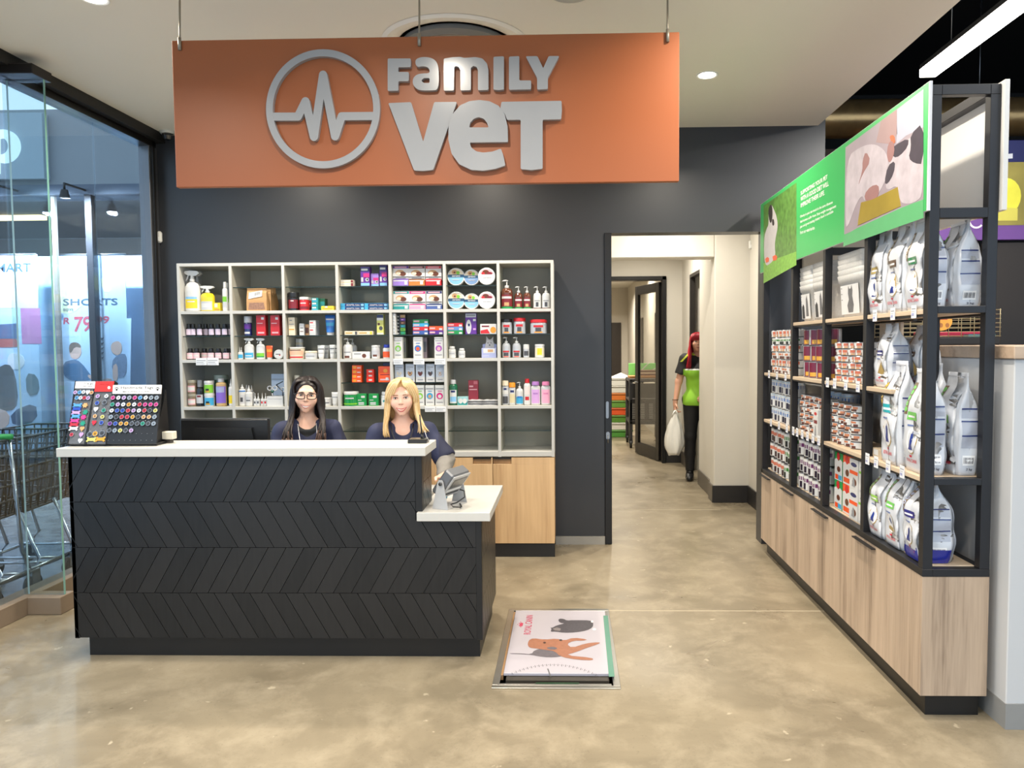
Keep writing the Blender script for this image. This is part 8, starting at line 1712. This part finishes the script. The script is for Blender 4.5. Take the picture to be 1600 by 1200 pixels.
for s in (-1, 1):
    for i in range(92):
        f = i / 91; g_ = .020 * max(0, 1 - f / .45); y0 = -.052 + .11 * f + rnd.uniform(-.005, .005); j = rnd.uniform(-.008, .008); out = .010 * rnd.random(); fl = .02 * rnd.random() if s > 0 else -.004
        pts = [hp1(.010 + s * .004, y0 * .9 + .01, .124 - 5.5 * (y0 - .01) ** 2), hp1(s * (.046 + out), y0 + .002, .108 - 4 * y0 ** 2), hp1(s * (.078 + out - g_ * .3), y0 + .008, .055), hp1(s * (.087 + out - g_), y0 + .008, -.01), hp1(s * (.092 + out - g_ * .8), y0 + .004, -.09), hp1(s * (.098 + out + fl) + j, y0 * .8 - .025, -.16), hp1(s * (.098 + out + 2.2 * fl) + 2 * j, y0 * .7 - .045, -.205 - .02 * rnd.random() + (.02 if s > 0 else 0))]
        lock(b, pts, .0058 + .002 * rnd.random(), [B1 if rnd.random() < .5 else B2])
for i in range(46):
    a = PI * (.12 + .76 * i / 45); pts = [hp1(.02 * math.cos(a), .03, .126), hp1(.07 * math.cos(a), .03 + .075 * math.sin(a), .09), hp1(.086 * math.cos(a), .03 + .092 * math.sin(a), .02), hp1(.09 * math.cos(a), .03 + .09 * math.sin(a), -.1), hp1(.1 * math.cos(a), .03 + .08 * math.sin(a), -.2)]; lock(b, pts, .009, [B1 if i % 2 else B2])
for i in range(26):
    f = i / 25; s = -1 if f < .42 else 1; x1 = -.075 + .15 * f
    if abs(x1 + .01) < .022: continue
    pts = [hp1(.004, -.02, .127), hp1(x1 * .35, -.068, .112), hp1(x1 * .8, -.090, .084), hp1(x1 * 1.08 + s * .012, -.084 + .25 * abs(x1) ** 1.4, .036 - .02 * abs(x1) / .075), hp1(x1 * 1.06 + s * .012, -.070 + .3 * abs(x1) ** 1.3, -.02)]
    if abs(x1) < .05: pts = pts[:4]
    if abs(x1) < .028: pts[3] = hp1(x1 + s * .03, -.088, .060)
    lock(b, pts, .0055, [B1 if i % 2 else B2])
b.build('hair_strands', cap2)
stool(-1.01, 4.49, .405, 'black office stool under the blonde person behind the counter')
PX, PY = 1.515, 8.50
pel = (0, .01, .93); nk = (0, .015, 1.43); shl, shr = (-.160, .015, 1.385), (.160, .015, 1.385); hc = (-.02, -.012, 1.572); rx3 = Matrix.Rotation(math.radians(3), 3, 'Y')
hp_, q3_ = head_prims(hc, rx3); P = torso_prims(pel, nk, shl, shr) + [('cap', (0, .02, 1.41), (hc[0], hc[1] + .025, hc[2] - .075), .05, .046, .03)]
el3L, wr3L, el3R, wr3R = (-.235, .0, 1.13), (-.275, -.05, .895), (.235, -.02, 1.13), (.09, -.17, .97)
for sh, el, wr in ((shl, el3L, wr3L), (shr, el3R, wr3R)): P += [('cap', sh, el, .049, .040, .03), ('cap', el, wr, .040, .025, .02)]
P += hand_prims(wr3L, (-.05, -.15, -1), (.3, -1, .1), (-1, -.2, 0), .75) + hand_prims(wr3R, (-1, -.35, -.3), (0, -.3, 1), (0, -1, 0), .5)
AN = [(-.105, .0, .09), (.095, .03, .09)]
def legs3(g): 
    L = []
    for s, a in ((-1, AN[0]), (1, AN[1])): k_ = (s * .10, -.01, .50); L += [('cap', (s * .088, .01, .88), k_, .088 + g, .056 + g, .04), ('cap', k_, (a[0], a[1] + .01, .30), .056 + g, .05 + g, .02), ('cap', (a[0], a[1] + .01, .30), a, .05 + g, .036 + g, .02)]
    return L
P += legs3(0) + feet(AN, (-.015, -.16, 0)) + hp_
b3, V3 = sdf_obj('person', P, (-.40, -.34, -.01), (.40, .24, 1.72), .005, [skin('skin_c', (214, 164, 138))], loc=(PX, PY, 0)); tag(b3, 'standing person with red hair and lime green shirt half behind the corridor pillar', 'person')
b3.rotation_euler = (0, 0, math.radians(-6)); face_parts(b3, V3, q3_, (160, 84, 80), (70, 34, 32), (50, 40, 36), -.2, False, .001, rx3)
sdf_obj('trousers', torso_prims(pel, nk, shl, shr, .012)[:1] + legs3(.012) + [('-box', (-.5, -.5, -.1), (.5, .5, .10), .002)], (-.3, -.25, .05), (.3, .25, 1.1), .007, [M((20, 19, 20), .7)], parent=b3)
sdf_obj('shoes', feet(AN, (-.015, -.16, 0), .007) + [('-box', (-.5, -1, -.2), (.5, .5, .001), .001)], (-.25, -.32, -.02), (.25, .16, .15), .006, [SHOE], parent=b3)
LIME = M((140, 196, 52), .7, var=.08, scale=12); BLK2 = M((24, 24, 26), .7); YG = M((196, 210, 60), .7)
def pk3(c):
    r_ = np.zeros(len(c), int); r_[(c[:, 2] > 1.275) | (np.abs(c[:, 0]) > .19)] = 1; r_[(c[:, 2] > 1.265) & (c[:, 2] < 1.28) & (np.abs(c[:, 0]) < .17)] = 3; r_[(np.abs(np.abs(c[:, 0]) - .12 - (1.46 - c[:, 2]) * .9) < .012) & (c[:, 2] > 1.36)] = 2; r_[(c[:, 2] > 1.435) & (np.abs(c[:, 0]) < .1)] = 2; return r_
Pt = torso_prims(pel, nk, shl, shr, .018) + [('ell', (0, .01, .90), (.188, .138, .13), .05)]
for sh, el in ((shl, el3L), (shr, el3R)): Pt.append(('cap', sh, tuple(Vector(sh).lerp(Vector(el), .62)), .066, .072, .04))
Pt += [('-cap', (0, -.15, 1.50), (0, -.17, 1.36), .055, .008, .01), ('-cap', (0, .02, 1.45), (0, 0, 1.7), .06, .09, .01), ('-box', (-.5, -.5, .5), (.5, .5, .86), .006)]
for sh, el in ((shl, el3L), (shr, el3R)): d3 = (Vector(el) - Vector(sh)).normalized(); Pt.append(('-ell', tuple(Vector(sh).lerp(Vector(el), .62) + d3 * .09), (.1, .1, .1), .004))
sdf_obj('work_shirt', Pt, (-.40, -.27, .80), (.40, .27, 1.52), .006, [LIME, BLK2, YG, WHITE], pick=pk3, parent=b3, noise=.003, freq=24)
b = MB()
for i in range(5): b.ell((.0, -.128 - (.03 if i == 1 else .0), 1.36 - .09 * i), .006, BLK2, 8, 6)
b.build('buttons', b3)['kind'] = 'stuff'
b = MB(); b.tube([(wr3L[0] + .031 * math.cos(a), wr3L[1] + .031 * math.sin(a), wr3L[2] + .03) for a in [2 * PI * i / 18 for i in range(18)]], .006, M((110, 80, 60), .5), 7, True); b.build('bracelet', b3)
HC = Vector(hc); R1, R2 = hair_mat((176, 24, 42), .3), hair_mat((132, 16, 32), .3)
Pcap = [('ell', tuple(hp1(0, .020, .043)), (.084, .100, .086), .02), ('ell', tuple(hp1(0, .075, -.06)), (.085, .045, .14), .04), ('-ell', tuple(hp1(.004, -.105, -.026)), (.063, .085, .092), .012), ('-box', tuple(hp1(-.3, -.3, -.3)), tuple(hp1(.3, -.03, .0)), .01)]
cap3, _ = sdf_obj('hair', Pcap, hp1(-.13, -.12, -.25), hp1(.13, .16, .15), .005, [R2], parent=b3, noise=.0012, freq=160); b = MB()
for s in (-1, 1):
    for i in range(50):
        f = i / 49; y0 = -.064 + .12 * f; j = rnd.uniform(-.012, .012); out = .010 * rnd.random()
        pts = [hp1(.02, y0 * .9 + .01, .122 - 5.5 * (y0 - .01) ** 2), hp1(s * (.048 + out), y0 + .002, .106 - 4 * y0 ** 2), hp1(s * (.076 + out), y0 + .004, .05), hp1(s * (.084 + out), y0 + .008, -.02), hp1(s * (.088 + out) + j, y0 * .9 - .02, -.1), hp1(s * (.092 + out) + j, y0 * .7 - .06, -.17), hp1(s * (.105 + out) + 2 * j, y0 * .5 - .09, -.26 - .03 * rnd.random())]
        lock(b, pts, .0075, [R1 if rnd.random() < .6 else R2])
for i in range(16): f = i / 15; x1 = -.07 + .12 * f; lock(b, [hp1(.03, -.03, .125), hp1(x1 * .5 + .01, -.075, .11), hp1(x1 * .9 - .004, -.098, .07), hp1(x1 - .022, -.092 + .2 * abs(x1), .03)], .006, [R1 if i % 2 else R2])
b.build('hair_strands', cap3)
# white carrier bag in the hand
hx_, hy_, hz_ = PX + wr3L[0] - .012, PY + wr3L[1] - .03, wr3L[2] - .10
b = MB(); V = []; NB = 28
for k in range(15):
    t = k / 14; z = -.03 - .46 * t
    if t < .28: w_, d2 = .018 + .06 * (t / .28), .014 + .03 * (t / .28)
    else: u_ = (t - .28) / .72; w_, d2 = .078 + .030 * math.sin(u_ * 2.2) - (.04 * max(0, u_ - .75) / .25), .044 + .045 * math.sin(u_ * 2.0)
    for i in range(NB):
        a = 2 * PI * i / NB; f = 1 + .10 * math.sin(5 * a + 2 * t) + .06 * math.sin(9 * a - 7 * t); V.append((w_ * f * math.cos(a) - .02 * t, d2 * f * math.sin(a), z + (.012 * math.sin(3 * a) if k == 14 else 0)))
PLB_ = M((226, 224, 216), .35, var=.06, scale=12, bump=.3)
b.add(V, [(k * NB + (i + 1) % NB, k * NB + i, (k + 1) * NB + i, (k + 1) * NB + (i + 1) % NB) for k in range(14) for i in range(NB)] + [tuple(14 * NB + i for i in range(NB))[::-1]], PLB_, True)
cbag = empty('carrier_bag', (hx_, hy_, hz_)); tag(cbag, 'white plastic carrier bag hanging from the hand of the red haired person', 'bag'); b.build('bag_body', cbag)
b = MB()
for s in (-1, 1): b.tube([(s * .03, 0, -.06), (s * .022, .004 * s, -.02), (0, .004 * s, .012)], [.012, .010, .010], PLB_, 8)
b.build('bag_handle', cbag)
